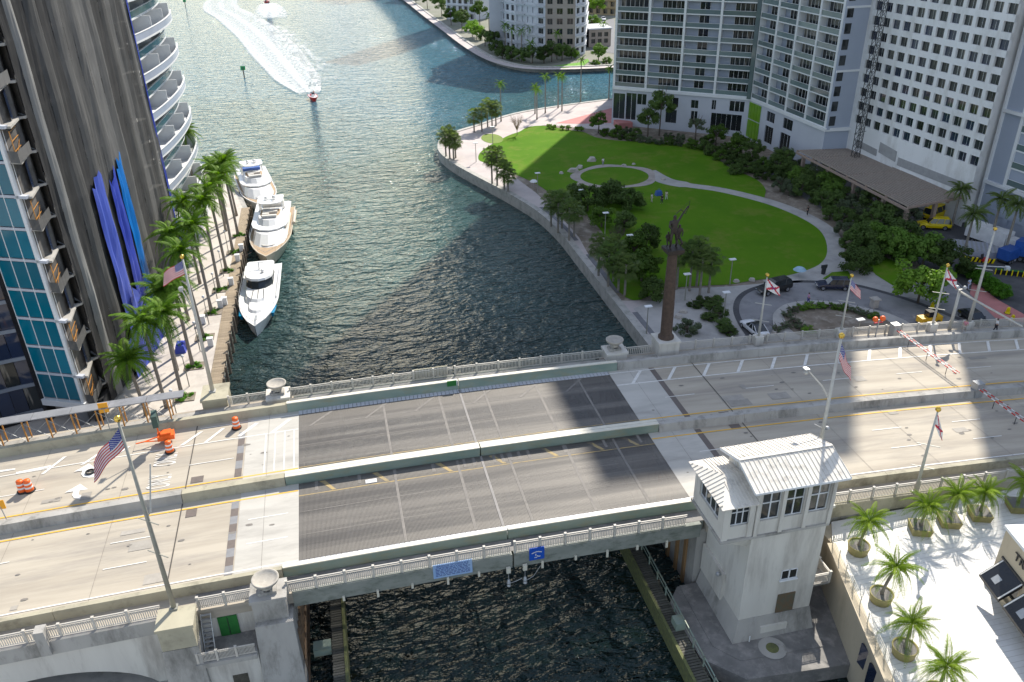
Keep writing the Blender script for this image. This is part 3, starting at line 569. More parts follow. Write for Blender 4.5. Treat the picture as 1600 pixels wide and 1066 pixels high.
def arrow(x,y):
    z=deckz(x)+MK; b=MB(); b.poly([(x-1.2,y+.0,z),(x+.75,y+.0,z),(x-.1,y+1.0,z)])
    pts=[Vector((x-.2,y)),Vector((x-.2,y-.5)),Vector((x-.02,y-.85)),Vector((x+.4,y-1.05)),Vector((x+1.4,y-1.05))]; lp_=[]; rp_=[]
    for i,p in enumerate(pts):
        t=(pts[min(i+1,4)]-pts[max(i-1,0)]).normalized(); n=Vector((-t.y,t.x))*.26; lp_.append(p+n); rp_.append(p-n)
    for i in range(4): b.poly([(*lp_[i],z),(*rp_[i],z),(*rp_[i+1],z),(*lp_[i+1],z)])
    b.build('turn_arrow',paintw,BR)
arrow(-25.8,65.75); arrow(-25.7,68.85)
for cx,cy in ((-18.7,65.1),(-18.6,68.5)):
    m=textmesh('ONLY',1.0,0,paintw); place('road_lettering',m,BR,(cx-10,cy-62,deckz(cx)+MK-8.5),math.pi/2,(.78,2.9,1))
# sidewalks, fascias and railings
pan=MB(); Lp=2.3
pan.bar((0,0,1.1),(Lp,0,1.1),.09,.07); pan.bar((0,0,.14),(Lp,0,.14),.06,.06); pan.bar((0,0,.93),(Lp,0,.93),.05,.05)
for k in range(1,15): pan.box(Lp*k/15-.035,Lp*k/15+.035,-.015,.015,.14,.93)
pan=pan.mesh('railing_panel',railm); post=MB().box(-.08,.08,-.08,.08,-.1,1.2).box(-.1,.1,-.1,.1,1.2,1.25).mesh('railing_post',railm)
def rail(parent,p0,p1,zf,nm='railing_panel',step=Lp,scz=1):
    p0=Vector(p0);p1=Vector(p1); L=(p1-p0).length; n=max(1,round(L/step)); off=wloc(parent)
    for i in range(n):
        a=p0+(p1-p0)*i/n; c=p0+(p1-p0)*(i+1)/n; za,zb=zf(a.x),zf(c.x); l=(c-a).length
        o=place(nm,pan,parent,(a.x-off.x,a.y-off.y,za-off.z),rot=(0,-math.atan2(zb-za,l),math.atan2(c.y-a.y,c.x-a.x)),sc=(l/Lp,1,scz))
        place('railing_post',post,parent,(a.x-off.x,a.y-off.y,za-off.z),0,(1,1,scz))
rail(BR,(-60,48.08),(-16.2,48.08),deckz); rail(BR,(-13.6,48.08),(-9.8,48.08),deckz); rail(BR,(-7.2,48.08),(10.1,48.08),deckz,step=2.15); rail(BR,(10.4,48.08),(25,48.08),deckz,step=2.15); rail(BR,(33.3,48.08),(95,48.08),deckz)
for x0,x1 in ((-13.4,-9.6),(-7.2,10.1),(10.3,27.2),(29.8,33.2),(36.2,100)): rail(BR,(x0,76.4),(x1,76.4),deckz)
for x0,x1 in ((-6.9,10.15),(10.3,26.3)):
    b=MB(); b.strip(x0,x1,47.9,48.3,-1.35,.04,seg=3); b.build('edge_girder',fascia,BR); b=MB(); b.strip(x0,x1,76.2,76.6,-1.35,.04,seg=3); b.build('edge_girder',fascia,BR)
for k,x in enumerate([-3.2,-.6,2.1,4.9,7.4,12.6,15.4,18.1,20.7,23.3]):
    MB().box(x-.09,x+.09,47.74,47.88,deckz(x)-1.55-(k%2)*.25,deckz(x)-1.1).build('conduit_bracket',capst,BR)
b=MB(); b.strip(-14,27.9,48.35,49.7,-.02,.03); b.build('south_footway',concd,BR)
b=MB(); b.strip(-40,100,74.15,76.2,-.02,.03); b.build('north_footway',conc,BR)
# piers and walls under the deck
b=MB(); b.box(-9.9,-6.9,48.2,76.5,-1.5,7.3); b.build('west_pier_wall',conc,BR)
b=MB(); b.box(26.2,36.5,48.2,76.5,-1.5,7.3); b.build('east_pier_wall',conc,BR)
for y in (49.6,51.2,53,56):
    MB().box(26.0,26.25,y,y+.45,-.5,7.0).build('rusty_channel',pm('rust_streak',(.30,.17,.07),(.2,.12,.06),scale=1,rough=.9,stretch=(1,1,.2)),BR)
b=MB(); 
for k in range(14): b.box(-6.9,-6.72,47+k*.75,47.3+k*.75,-.5,5.5)
b.box(-6.72,-6.6,46.2,58,.4,.7); b.box(-6.72,-6.6,46.2,58,2.6,2.9); b.build('timber_facing',pm('rusted_timber',(.22,.14,.08),(.14,.10,.07),scale=2,rough=.9),BR)
# arched south wall, west
b=MB(); x0,x1=-60,-16.3
def ztop(x): return deckz(x)-1.0
ax0,ax1,az=-33.,-16.9,4.55; n=24; cx=(ax0+ax1)/2
prev=None
for i in range(n+1):
    x=ax0+(ax1-ax0)*i/n; t=(x-cx)/((ax1-ax0)/2); zz=-1+(az+1)*math.sqrt(max(0,1-t*t))**.8
    if prev: 
        px,pz=prev; b.poly([(px,47.9,pz),(x,47.9,zz),(x,47.9,ztop(x)),(px,47.9,ztop(px))]); b.poly([(px,47.9,pz),(px,76.5,pz),(x,76.5,zz),(x,47.9,zz)])
    prev=(x,zz)
b.poly([(x0,47.9,-1),(ax0,47.9,-1),(ax0,47.9,ztop(ax0)),(x0,47.9,ztop(x0))]); b.poly([(ax1,47.9,-1),(x1,47.9,-1),(x1,47.9,ztop(x1)),(ax1,47.9,ztop(ax1))])
b.build('arched_wall',whitew,BR)
b=MB(); b.strip(-60,-16.25,47.7,48.3,-1.25,.03); b.build('cornice',conc,BR)
# mid pedestal far left
b=MB(); b.box(-24.6,-23.9,47.4,48.2,deckz(-24)-1,deckz(-24)+1.3); b.build('small_pedestal',conc,BR)
# right side retaining wall under the south railing
b=MB(); b.strip(36.5,110,47.75,48.3,-1.3,.04); b.build('cornice',para,BR)
b=MB(); b.box(36.5,110,47.95,48.3,-1,5.0); 
for i in range(12):
    a=36.5+i*6; c=a+6; b.hexa([(a,47.95,5),(c,47.95,5),(c,48.3,5),(a,48.3,5),(a,47.95,deckz(a)-1.3),(c,47.95,deckz(c)-1.3),(c,48.3,deckz(c)-1.3),(a,48.3,deckz(a)-1.3)])
b.build('retaining_wall',conc,BR)
b=MB(); b.box(36.5,190,76.3,76.6,-1,2.5)
for i in range(26):
    a=36.5+i*6; c=a+6; zt=max(deckz(a)-.9,2.6); zu=max(deckz(c)-.9,2.6); b.hexa([(a,76.3,2.5),(c,76.3,2.5),(c,76.6,2.5),(a,76.6,2.5),(a,76.3,zt),(c,76.3,zu),(c,76.6,zu),(a,76.6,zt)])
b.build('retaining_wall',conc,BR)
# --- bastions with pedestals
def pedestal(x0,x1,y0,y1,top,name='pedestal',mat=conc,cap=.25):
    b=MB(); b.box(x0,x1,y0,y1,top-2.2,top-cap); b.box(x0-.12,x1+.12,y0-.12,y1+.12,top-cap+.002,top); return b.build(name,mat,BR)
pedestal(-16.15,-13.75,45.75,47.6,9.35,mat=para); pedestal(-9.75,-7.3,46.9,48.7,9.35,mat=conc)
pedestal(-16.1,-13.6,76.6,79.6,9.35,mat=para); pedestal(-9.5,-7.3,75.1,77.1,9.35,mat=whitew)
pedestal(27.4,29.7,75.3,77.3,9.25,mat=whitew); pedestal(35.0,37.4,46.4,48.0,9.2,mat=whitew)
pedestal(33.5,35.9,75.2,77.6,9.85,mat=whitew)
b=MB(); b.frust(-16.6,-13.4,45.2,48,-1,-16.2,-13.7,45.75,48,7.1); b.build('pier_buttress',conc,BR)
b=MB(); b.frust(-9.9,-6.7,45.0,48.2,-1,-9.75,-7.0,46.4,48.2,7.2); b.build('pier_buttress',conc,BR)
b=MB(); b.box(-16.1,-13.6,76.6,79.6,-1,7.1); b.box(-9.5,-7.0,76.5,77.1,-1,7.1); b.box(27.2,36.4,76.5,77.5,-1,7.1); b.build('pier_buttress',conc,BR)
# control room recess with green doors
b=MB(); b.box(-13.65,-9.85,45.9,48.0,-1,5.3); b.build('recess_block',whitew,BR)
b=MB(); b.box(-13.75,-9.8,48.0,48.2,5.3,8.3); b.build('recess_back_wall',whitew,BR)
b=MB(); b.box(-13.4,-9.85,45.85,48.0,5.302,5.42); b.build('recess_floor',concd,BR)
dr=MB().box(-12.55,-11.15,47.88,47.96,5.45,7.35).build('green_door',greenm,BR); MB().box(-11.88,-11.84,47.84,47.88,5.5,7.3).build('door_seam',dmetal,dr)
MB().box(-12.0,-10.9,45.86,45.93,.8,3.3).build('dark_doorway',pm('shaded_opening',(.05,.045,.035),(.1,.09,.07),scale=3,rough=.9),BR)  # solid slab for the doorway, its inner shade put into the dark colour
st=MB()
for s in (-13.55,-12.85): st.bar((s,47.7,8.2),(s,46.35,5.45),.06,.14)
for k in range(9): t=k/9; st.box(-13.52,-12.88,47.75-1.35*t-.12,47.75-1.35*t+.04,8.05-2.7*t,8.1-2.7*t)
st.build('steel_stair',lmetal,BR)
rail(BR,(-14.0,45.7),(-9.9,45.7),lambda x:5.42,step=1.37,scz=.85)
b=MB(); b.box(-14.2,-9.85,45.5,45.9,5.0,5.41); b.build('balcony_edge',conc,BR)
# urns
urn=MB().lathe((0,0,0),[(.55,0),(.6,.08),(.5,.2),(.45,.32),(.62,.42),(.95,.6),(1.15,.78),(1.22,.95),(1.22,1.05),(1.1,1.05),(1.0,.95),(.7,.8),(.01,.74)],28).mesh('urn',pm('urn_stone',(.42,.39,.34),(.34,.31,.27),scale=2,rough=.9,bump=.2),True)
ub=MB().box(-.75,.75,-.55,.55,0,.3).box(-.45,-.25,-.5,.5,.3,.5).box(.25,.45,-.5,.5,.3,.5).mesh('urn_base',conc)
def mkurn(x,y,z,label):
    t=thing('stone_urn',label,'urn',(x,y,z),0,'stone bowls on the bridge pedestals'); place('bowl',urn,t,(0,0,.4),sc=.82); place('urn_base',ub,t,(0,0,0),sc=.9)
mkurn(-8.55,47.75,9.35,'round stone bowl on the near left bridge pedestal above the green doors')
mkurn(-8.4,76.1,9.35,'round stone bowl on the far left bridge pedestal before the river')
mkurn(28.5,76.3,9.25,'round stone bowl on the far right bridge pedestal near the statue column')
# signs hung on the railing
s=thing('notice_board','light blue notice board with rows of dark lettering hung on the near railing','sign',(5.35,47.88,8.2))
MB().box(-1.55,1.55,-.04,.04,-.75,.62).build('panel',signb,s,True)
place('lettering',textmesh('BRIDGE SCHEDULE',.30,.002,signt),s,(0,-.045,.42),rot=(math.pi/2,0,0))
b=MB(); random.seed(3)
for r_ in range(6):
    x=-1.35
    while x<1.25:
        l=random.uniform(.1,.34); b.box(x,min(x+l,1.38),-.046,-.043,.2-r_*.15,.265-r_*.15); x+=l+.07
tag(b.build('small_print',signt,s,True),kind='stuff')
s=thing('bridge_sign','square deep blue sign with white curved marks on the near railing','sign',(9.95+2.2,47.88,8.2))
MB().box(-.62,.62,-.04,.04,-.62,.62).build('panel',signd,s,True)
b=MB()
for k in range(10):
    a=-.42+.084*k; c=a+.07; b.box(a,c,-.048,-.043,.06+.16*math.cos(a*3.2)-.05,.06+.16*math.cos(a*3.2)+.05)
b.box(-.12,-.05,-.048,-.043,-.2,.02); b.box(.12,.3,-.048,-.043,-.34,-.24); b.box(-.2,.02,-.048,-.043,-.4,-.34); b.box(.0,.1,-.048,-.043,-.3,-.18)
b.build('white_emblem',paintw,s,True)
s=thing('green_mile_sign','small green sign fixed on the far green barrier near the centre joint','sign',(9.5,73.52,9.2)); MB().box(-.5,.5,-.04,.03,-.22,.42).build('panel',greenm,s,True); MB().box(.5,.56,-.04,.03,-.22,.42).build('sign_edge',wtrim,s,True)
for k,(x,lab) in enumerate(((9.75,'left one of two hanging navigation lights under the bridge centre'),(11.1,'right one of two hanging navigation lights under the bridge centre'))):
    t=thing('navigation_light',lab,'light',(x,47.6,7.0),0,'navigation lights under the span')
    MB().box(-.17,.17,-.1,.1,-.05,.5).build('bracket',capst,t,True); MB().tube([(0,0,-.05),(0,0,-.8)],.035,6).build('stem',lmetal,t,True)
    MB().lathe((0,0,-1.5),[(.02,0),(.16,.02),(.18,.1),(.12,.2),(.17,.3),(.17,.42),(.1,.5),(.15,.6),(.05,.75)],12).build('lantern',lmetal,t,True)
    if k: MB().tube([(.15,0,-1.2),(.7,0,-.9),(1.3,0,.1)],.025,5).build('cable',lmetal,t,True)
    else: MB().tube([(.15,0,-1.2),(.6,0,-1.1),(1.1,0,-.9)],.025,5).build('cable',lmetal,t,True)
s=thing('railing_screen','tan slatted screen fixed on the far bridge railing','screen',(7.6,76.55,8.6)); MB().box(-1.9,1.9,-.06,.06,.1,1.15).build('panel',para,s,True)
for k in range(12): MB().box(-1.85+k*.33,-1.7+k*.33,-.1,-.06,.15,1.1).build('slat',railm,s,True)
# ================================================================== BRIDGE TENDER'S HOUSE
TH=thing('bridge_tender_house',"white bridge tender's house with pale metal gable roof beside the near parapet",'house',(30,43.5,1.5))
b=MB(); b.prism([(23.25,46.2),(23.5,40.4),(26.1,37.7),(34.7,37.1),(40,38.5),(40,47.9),(24.7,47.9)],-1,1.5); b.build('fender_platform',concd,TH)
b=MB(); b.prism([(24.9,41.2),(26.4,39.4),(33.5,39.1),(33.5,47.9),(24.9,47.9)],1.5,1.56); b.build('platform_step',concd,TH)
b=MB(); b.frust(26.5,33.6,41.0,48,1.56,27.0,33.25,41.45,48,3.6); b.build('battered_base',conc,TH)
b=MB(); b.box(28.9,31.2,41.1,41.3,1.8,2.7); b.build('light_patch',whitew,TH)
b=MB(); b.box(27.0,33.2,41.5,48,3.6,12.2); b.build('shaft_wall',whitew,TH)
b=MB(); b.box(26.75,27.0,44.2,48,3.1,5.9); b.build('west_buttress',whitew,TH)
b=MB(); b.box(26.5,33.3,41.3,48,12.2,12.42); b.box(24.4,26.5,41.3,46.6,12.2,12.42); b.build('ledge',conc,TH)
# cantilever under the bay
b=MB(); b.hexa([(26.9,42,10.9),(27,42,10.9),(27,46.4,10.9),(26.9,46.4,10.9),(24.6,41.5,12.2),(27,41.5,12.2),(27,46.5,12.2),(24.6,46.5,12.2)]); b.build('bay_corbel',whitew,TH)
def wall_holes(O,ux,L,z0,z1,holes,t=.22,depth_dir=None):
    """upright wall from O along unit ux, outer face on the line, holes [(a,b,za,zb)]"""
    ux=Vector((*ux,0)).normalized(); ny=Vector((-ux.y,ux.x,0)) if depth_dir is None else Vector((*depth_dir,0)); O=Vector((*O,0))
    xs=sorted({0,L,*[h[0] for h in holes],*[h[1] for h in holes]}); zs=sorted({z0,z1,*[h[2] for h in holes],*[h[3] for h in holes]})
    b=MB()
    def P(x,z,d=0): v=O+ux*x+ny*d; return (v.x,v.y,z)
    for i in range(len(xs)-1):
        for j in range(len(zs)-1):
            mx,mz=(xs[i]+xs[i+1])/2,(zs[j]+zs[j+1])/2
            if any(h[0]<mx<h[1] and h[2]<mz<h[3] for h in holes): continue
            b.poly([P(xs[i],zs[j]),P(xs[i+1],zs[j]),P(xs[i+1],zs[j+1]),P(xs[i],zs[j+1])])
    for (a,c,za,zb) in holes:
        for q in (((a,za),(c,za)),((c,za),(c,zb)),((c,zb),(a,zb)),((a,zb),(a,za))):
            b.poly([P(*q[0]),P(*q[1]),P(*q[1],t),P(*q[0],t)])
    return b,P
def win_mesh(wd,ht,nx,nz,fr=.07,d=.05,glass=None,framem=None,split=None):
    b=MB(); b.poly([(0,d,0),(wd,d,0),(wd,d,ht),(0,d,ht)],0)
    zs=[ht*k/nz for k in range(nz+1)] if split is None else [0,ht*split,ht]
    for k in range(nx+1): x=wd*k/nx; b.box(max(0,x-fr/2),min(wd,x+fr/2),0,d+.02,0,ht,1)
    for z in zs: b.box(0,wd,.001,d+.018,max(0,z-fr/2),min(ht,z+fr/2),1)
    return b.mesh('window',[glass or glassd,framem or wtrim])
# upper storey walls: bay (west) and main room
uz0,uz1=12.42,16.9
gw=curtg
hs=[(.45,1.95,13.7,16.3),(2.35,3.85,13.7,16.3),(4.3,5.9,13.7,16.3)]
b,P=wall_holes((27.0,41.45),(1,0),6.2,uz0,17.0,hs); b.build('upper_south_wall',whitew,TH)
wm=win_mesh(1.5,2.6,2,2,.1,glass=glassd,split=.58); wm2=win_mesh(1.6,2.6,2,2,.1,glass=curtg,split=.58)
for h in hs[:2]: place('window',wm,TH,(27.0+h[0]-30,41.6-43.5,h[2]-1.5))
place('window',wm2,TH,(27.0+hs[2][0]-30,41.6-43.5,hs[2][2]-1.5))
b=MB()
for x in (27.0,29.0,30.95,33.0): b.box(x,x+.3,41.3,41.45,uz0,16.6)
b.build('pilaster',whitew,TH)
hb=[(.55,2.05,13.6,15.5)]
b,P=wall_holes((24.55,41.5),(1,0),2.4,uz0,15.75,hb); b.build('bay_south_wall',whitew,TH)
place('window',win_mesh(1.5,1.9,3,2,.08,split=.6),TH,(24.55+.55-30,41.65-43.5,13.6-1.5))
b=MB(); b.box(24.5,24.95,41.4,41.5,uz0,15.7); b.box(26.5,26.95,41.4,41.5,uz0,15.7); b.build('pilaster',whitew,TH)
b,P=wall_holes((24.55,46.5),(0,-1),5.0,uz0,15.75,[(.9,4.1,13.6,15.5)]); b.build('bay_west_wall',whitew,TH)
place('window',win_mesh(3.2,1.9,4,2,.08,split=.6),TH,(24.7-30,45.6-43.5,13.6-1.5),-math.pi/2)
b=MB(); b.box(26.95,27.0,41.46,46.0,15.6,17.0); b.box(33.15,33.2,41.46,46.0,uz0,17); b.box(27,33.2,45.9,46,uz0,17); b.box(24.6,27,46.4,46.5,uz0,15.7); b.build('side_wall',whitew,TH)
for k in range(4):
    place('window',win_mesh(.55,.62,2,1,.06),TH,(26.93-30,45.4-k*1.05-43.5,16.3-1.5),-math.pi/2)
b=MB(); b.poly([(27,41.46,17.0),(27,46,17.0),(27,43.6,17.95)]); b.poly([(33.2,41.46,17.0),(33.2,46,17.0),(33.2,43.6,17.95)]); b.build('gable',whitew,TH)
def roofslab(b,p,t=.09):
    n=(Vector(p[1])-Vector(p[0])).cross(Vector(p[2])-Vector(p[0])).normalized(); n=n if n.z>0 else -n
    q=[Vector(x)-n*t for x in p]; b.hexa([*q,*p]) if len(p)==4 else b.add([*q,*p],[(0,1,2),(3,4,5),(0,1,4,3),(1,2,5,4),(2,0,3,5)])
ym=43.55; zr=17.95; ze=17.05; xa,xb=26.3,33.85
b=MB(); roofslab(b,[(xa,40.75,ze),(xb,40.75,ze),(xb,ym,zr),(xa,ym,zr)]); roofslab(b,[(xa,ym,zr),(xb,ym,zr),(xb,46.4,ze),(xa,46.4,ze)]); rf=b.build('gable_roof',roofm,TH)
n=21
for k in range(n+1):
    x=xa+(xb-xa)*k/n
    m=MB(); m.bar((x,40.75,ze+.03),(x,ym,zr+.03),.04,.045); m.bar((x,ym,zr+.03),(x,46.4,ze+.03),.04,.045); m.build('seam_rib',roofm,rf)
MB().bar((xa,ym,zr+.04),(xb,ym,zr+.04),.22,.06).build('ridge_cap',roofm,rf)
b=MB(); 
for x in (xa,xb): b.bar((x,40.75,ze-.08),(x,ym,zr-.08),.05,.2); b.bar((x,ym,zr-.08),(x,46.4,ze-.08),.05,.2)
b.bar((xa,40.73,ze-.1),(xb,40.73,ze-.1),.05,.18); b.build('fascia_board',wtrim,rf)
# hip roof on the bay
x0,x1=24.05,27.0; y0,y1=41.0,46.95; ze2=15.75; zr2=16.45; ym2=44
b=MB(); roofslab(b,[(x0,y0,ze2),(x1,y0,ze2),(x1,ym2,zr2),(x0+1.6,ym2,zr2)]); roofslab(b,[(x0,y1,ze2),(x0+1.6,ym2,zr2),(x1,ym2,zr2),(x1,y1,ze2)]); roofslab(b,[(x0,y0,ze2),(x0+1.6,ym2,zr2),(x0,y1,ze2)]); r2=b.build('hip_roof',roofm,TH)
for k in range(1,15):
    y=y0+(y1-y0)*k/15; t=1-abs(y-ym2)/(ym2-y0 if y<ym2 else y1-ym2)
    MB().bar((x0,y,ze2+.03),(x0+1.6*t,y,ze2+(zr2-ze2)*t+.03),.04,.06).build('seam_rib',roofm,r2)
for k in range(0,7):
    x=x0+1.2+(x1-x0-1.2)*k/6.5; t=min(1,(x-x0)/1.6)
    MB().bar((x,y0,ze2+.03),(x,y0+(ym2-y0)*t,ze2+(zr2-ze2)*t+.03),.04,.06).build('seam_rib',roofm,r2)
    MB().bar((x,y1,ze2+.03),(x,y1+(ym2-y1)*t,ze2+(zr2-ze2)*t+.03),.04,.06).build('seam_rib',roofm,r2)
# lower openings of the shaft
dd=MB().box(30.15,31.65,41.42,41.5,3.65,5.6).build('steel_door',pm('rust_green_door',(.10,.10,.07),(.14,.09,.05),scale=2,rough=.8),TH); MB().box(30.05,31.75,41.36,41.48,3.55,3.65).build('sill',conc,dd)
ww=win_mesh(1.35,.95,2,1,.1); place('window',ww,TH,(30.1-30,41.44-43.5,7.2-1.5)); MB().box(30.0,31.55,41.35,41.5,7.05,7.18).build('sill',wtrim,TH)
b=MB(); b.tube([(26.95,44.6,5.6),(26.6,44.6,5.7)],.12,8); b.ball((26.5,44.6,5.7),.2); b.build('wall_lamp',lmetal,TH)
# east balcony
b=MB(); b.box(33.2,35.2,42.2,45.5,4.9,5.1); b.build('balcony_floor',conc,TH)
rail(TH,(33.3,42.25),(35.15,42.25),lambda x:5.1,step=1.9,scz=.9); rail(TH,(35.15,42.25),(35.15,45.5),lambda x:5.1,step=1.7,scz=.9)
b=MB(); b.tube([(27.9,40.9,1.6),(27.9,40.9,2.2)],.05,6); b.build('pipe_stub',wtrim,TH)
mh=MB().lathe((29.4,39.9,1.56),[(.01,.06),(.42,.06),(.5,.04),(.5,0)],20).build('manhole_ring',mossw,TH)
b=MB(); b.lathe((29.4,39.9,1.565),[(.01,.0),(1.1,.0)],20); b.build('pale_patch',conc,TH)
# ------------------------------------------------------------------ timber fender walks
def fender(x0,x1,lab,ya=30,yb=58,railside=None):
    t=thing('fender_walkway',lab,'walkway',((x0+x1)/2,45,1.6)); off=wloc(t)
    pl=MB().box(-(x1-x0)/2,(x1-x0)/2,-.1,.1,0,.06).mesh('plank',oldw)
    y=ya
    while y<yb: place('plank',pl,t,(random.uniform(-.04,.04),y-45,random.uniform(-.01,.02))); y+=.26
    b=MB(); sx=x1 if railside is None else x0
    for k,xx in enumerate((sx,)): b.box(xx-.12,xx+.12,ya,yb,-.2,1.75); b.box(xx-.1,xx+.1,ya,yb,.3,.6)
    b.build('rubbing_beam',mossw,t)
    b=MB(); 
    for y in range(int(ya),int(yb),3): b.tube([(x0+.1,y,-1),(x0+.1,y,1.55)],.16,7); b.tube([(x1-.1,y,-1),(x1-.1,y,1.55)],.16,7)
    b.build('support_pile',oldw,t)
    if railside:
        b=MB(); y=ya
        while y<yb: b.bar((x1,y,1.6),(x1,y,2.75),.1,.1); y+=1.9
        b.bar((x1,ya,2.7),(x1,yb,2.7),.08,.1); b.bar((x1,ya,2.2),(x1,yb,2.2),.05,.07); b.build('handrail',greenst,t)
    return t
fl=fender(-4.75,-3.7,'dark timber fender walkway standing in the water left of the channel')
MB().box(-6.2,-4.8,48.0,49.0,1.2,1.9).build('equipment_box',greenst,fl)
fr=fender(22.1,23.3,'timber fender walkway with handrail right of the channel below the white house',railside=1)
MB().box(22.6,23.4,43.2,44.2,1.66,2.4).build('equipment_box',greenst,fr); 
# ================================================================== TERRACE
TZ=6.0
T=thing('terrace','pale tiled raised terrace with cream retaining wall right of the white bridge house','terrace',(37,40,6))
tp=[(38.6,47.7),(37.15,45.2),(33.0,30.5),(33,20),(80,20),(80,47.7)]
b=MB(); b.prism(tp,5.4,TZ); b.build('paving_slab',terr,T)
b=MB()
for k in range(60):
    y=20.3+k*.46
    if y<47: b.box(39 if y>45 else 33.4+max(0,(y-30.5))*.27,80,y-.012,y+.012,TZ+.001,TZ+.005)
tag(b.build('tile_joint',pm('joint_grey',(.50,.47,.43),rough=.9),T),kind='stuff')
e=[(37.15,45.2),(33.0,30.5),(31,22)]
b=MB()
for i in range(2):
    a=Vector(e[i]);c=Vector(e[i+1]); d=(c-a).normalized(); n=Vector((d.y,-d.x)); n=-n if n.x>0 else n
    b.hexa([(*(a+n*.35),-1),(*(a-n*.1),-1),(*(c-n*.1),-1),(*(c+n*.35),-1),(*(a+n*.3),TZ-.05),(*a,TZ-.05),(*c,TZ-.05),(*(c+n*.3),TZ-.05)])
b.build('retaining_wall',cream,T)
b=MB(); b.box(37.2,38.6,45.2,47.6,-1,5.9); b.build('corner_wall',cream,T)
b=MB()
for i in range(2):
    a=Vector(e[i]);c=Vector(e[i+1]); d=(c-a).normalized(); n=Vector((d.y,-d.x)); n=-n if n.x>0 else n
    b.hexa([(*(a+n*.45),TZ-.25),(*(a-n*.25),TZ-.25),(*(c-n*.25),TZ-.25),(*(c+n*.45),TZ-.25),(*(a+n*.45),TZ+.12),(*(a-n*.25),TZ+.12),(*(c-n*.25),TZ+.12),(*(c+n*.45),TZ+.12)])
b.build('wall_coping',cream,T)
b=MB(); a=Vector((37.0,45.0)); c=Vector((31.5,24.)); L=(c-a).length; n=int(L/1.6)
for k in range(n+1):
    p=a+(c-a)*k/n; b.bar((p.x,p.y,TZ+.1),(p.x,p.y,TZ+1.15),.05,.05)
for z in (.35,.6,.85,1.12): b.bar((a.x,a.y,TZ+z),(c.x,c.y,TZ+z),.025,.025)
b.build('cable_railing',capst,T)
b=MB()
for k in range(12): b.bar((37.3+k*.14,46.9,-.5),(37.3+k*.14,46.9,5.5),.04,.04)
b.build('dark_grille',dmetal,T)
for k,(yy,z0,z1) in enumerate(((35.5,3.2,5.2),(33.8,3.2,5.2))):
    x=33.0+(yy-30.5)*.282-.38; MB().box(x-.04,x+.1,yy-.5,yy+.5,z0,z1).build('window',glassb,T)
# restaurant
RS=thing('restaurant','cream restaurant building with black awnings at the right end of the terrace','building',(47,38,6))
f0=Vector((46.6,38.4)); fd=Vector((-.2,-1)).normalized(); fn=Vector((fd.y,-fd.x))  # faces west
if fn.x>0: fn=-fn
b,PP=wall_holes(f0,fd,14,TZ,11.5,[(1.0,3.2,7.0,9.0),(4.1,6.9,6.3,9.0),(7.9,10.2,6.3,9.0)],t=.25,depth_dir=tuple(-fn)); b.build('west_wall',cream,RS)
c2=f0-fn*12; e1=f0+fd*14; e2_=e1-fn*12
b=MB(); b.poly([(*f0,TZ),(*c2,TZ),(*c2,11.5),(*f0,11.5)]); b.build('north_wall',cream,RS)
b=MB(); b.prism([tuple(f0+fn*.15-fd*.15),tuple(c2-fd*.15),tuple(e2_),tuple(e1+fn*.15)],11.5,11.75); b.build('flat_roof',wtrim,RS)
b=MB(); b.prism([tuple(f0+fn*.25-fd*.25),tuple(c2-fd*.25),tuple(c2),tuple(f0)],TZ,6.9); b.prism([tuple(f0+fn*.3),tuple(f0),tuple(f0+fd*14),tuple(f0+fn*.3+fd*14)],TZ,6.6); b.build('plinth',cream,RS)
b=MB(); b.prism([tuple(f0+fn*.12+fd*.6),tuple(f0+fd*.6),tuple(f0+fd*14),tuple(f0+fn*.12+fd*14)],9.15,9.3); b.build('string_course',dmetal,RS)
for s0,wd in ((.75,2.7),(4.0,3.0),(7.7,2.8)):
    a=f0+fd*s0; c_=f0+fd*(s0+wd); m=MB()
    A=[(*(a+fn*.05),9.1),(*(c_+fn*.05),9.1),(*(c_+fn*1.5),7.7),(*(a+fn*1.5),7.7)]
    m.poly(A); m.poly([(*(a+fn*1.5),7.7),(*(c_+fn*1.5),7.7),(*(c_+fn*1.5),7.45),(*(a+fn*1.5),7.45)]); m.poly([A[0],A[3],(*(a+fn*1.5),7.45),(*(a+fn*.05),8.8)]); m.poly([A[1],A[2],(*(c_+fn*1.5),7.45),(*(c_+fn*.05),8.8)])
    aw=m.build('awning',black,RS); m=MB()
    for q in (.02,.94):
        p=a+(c_-a)*q; r=a+(c_-a)*(q+.045); m.poly([(*(p+fn*.06),9.12),(*(r+fn*.06),9.12),(*(r+fn*1.52),7.72),(*(p+fn*1.52),7.72)])
    m.build('white_stripe',paintw,aw)
    MB().poly([(*(a+(c_-a)*.32+fn*1.2),8.02),(*(a+(c_-a)*.55+fn*1.2),8.02),(*(a+(c_-a)*.55+fn*.75),8.45),(*(a+(c_-a)*.32+fn*.75),8.45)]).build('printed_patch',lmetal,aw)
    k=MB(); g=a+fd*.1-fn*.15; h=c_-fd*.1-fn*.15; k.poly([(*g,6.6),(*h,6.6),(*h,9.0),(*g,9.0)]); k.build('window',glassd,RS)
lt=textmesh('TR',1.15,.04,black); ang=math.atan2(fd.y,fd.x); p=f0+fd*2.35+fn*.08-Vector((47,38))
place('lettering',lt,RS,(p.x,p.y,10.45-6),rot=(math.pi/2,0,ang),sc=(.9,.8,1))
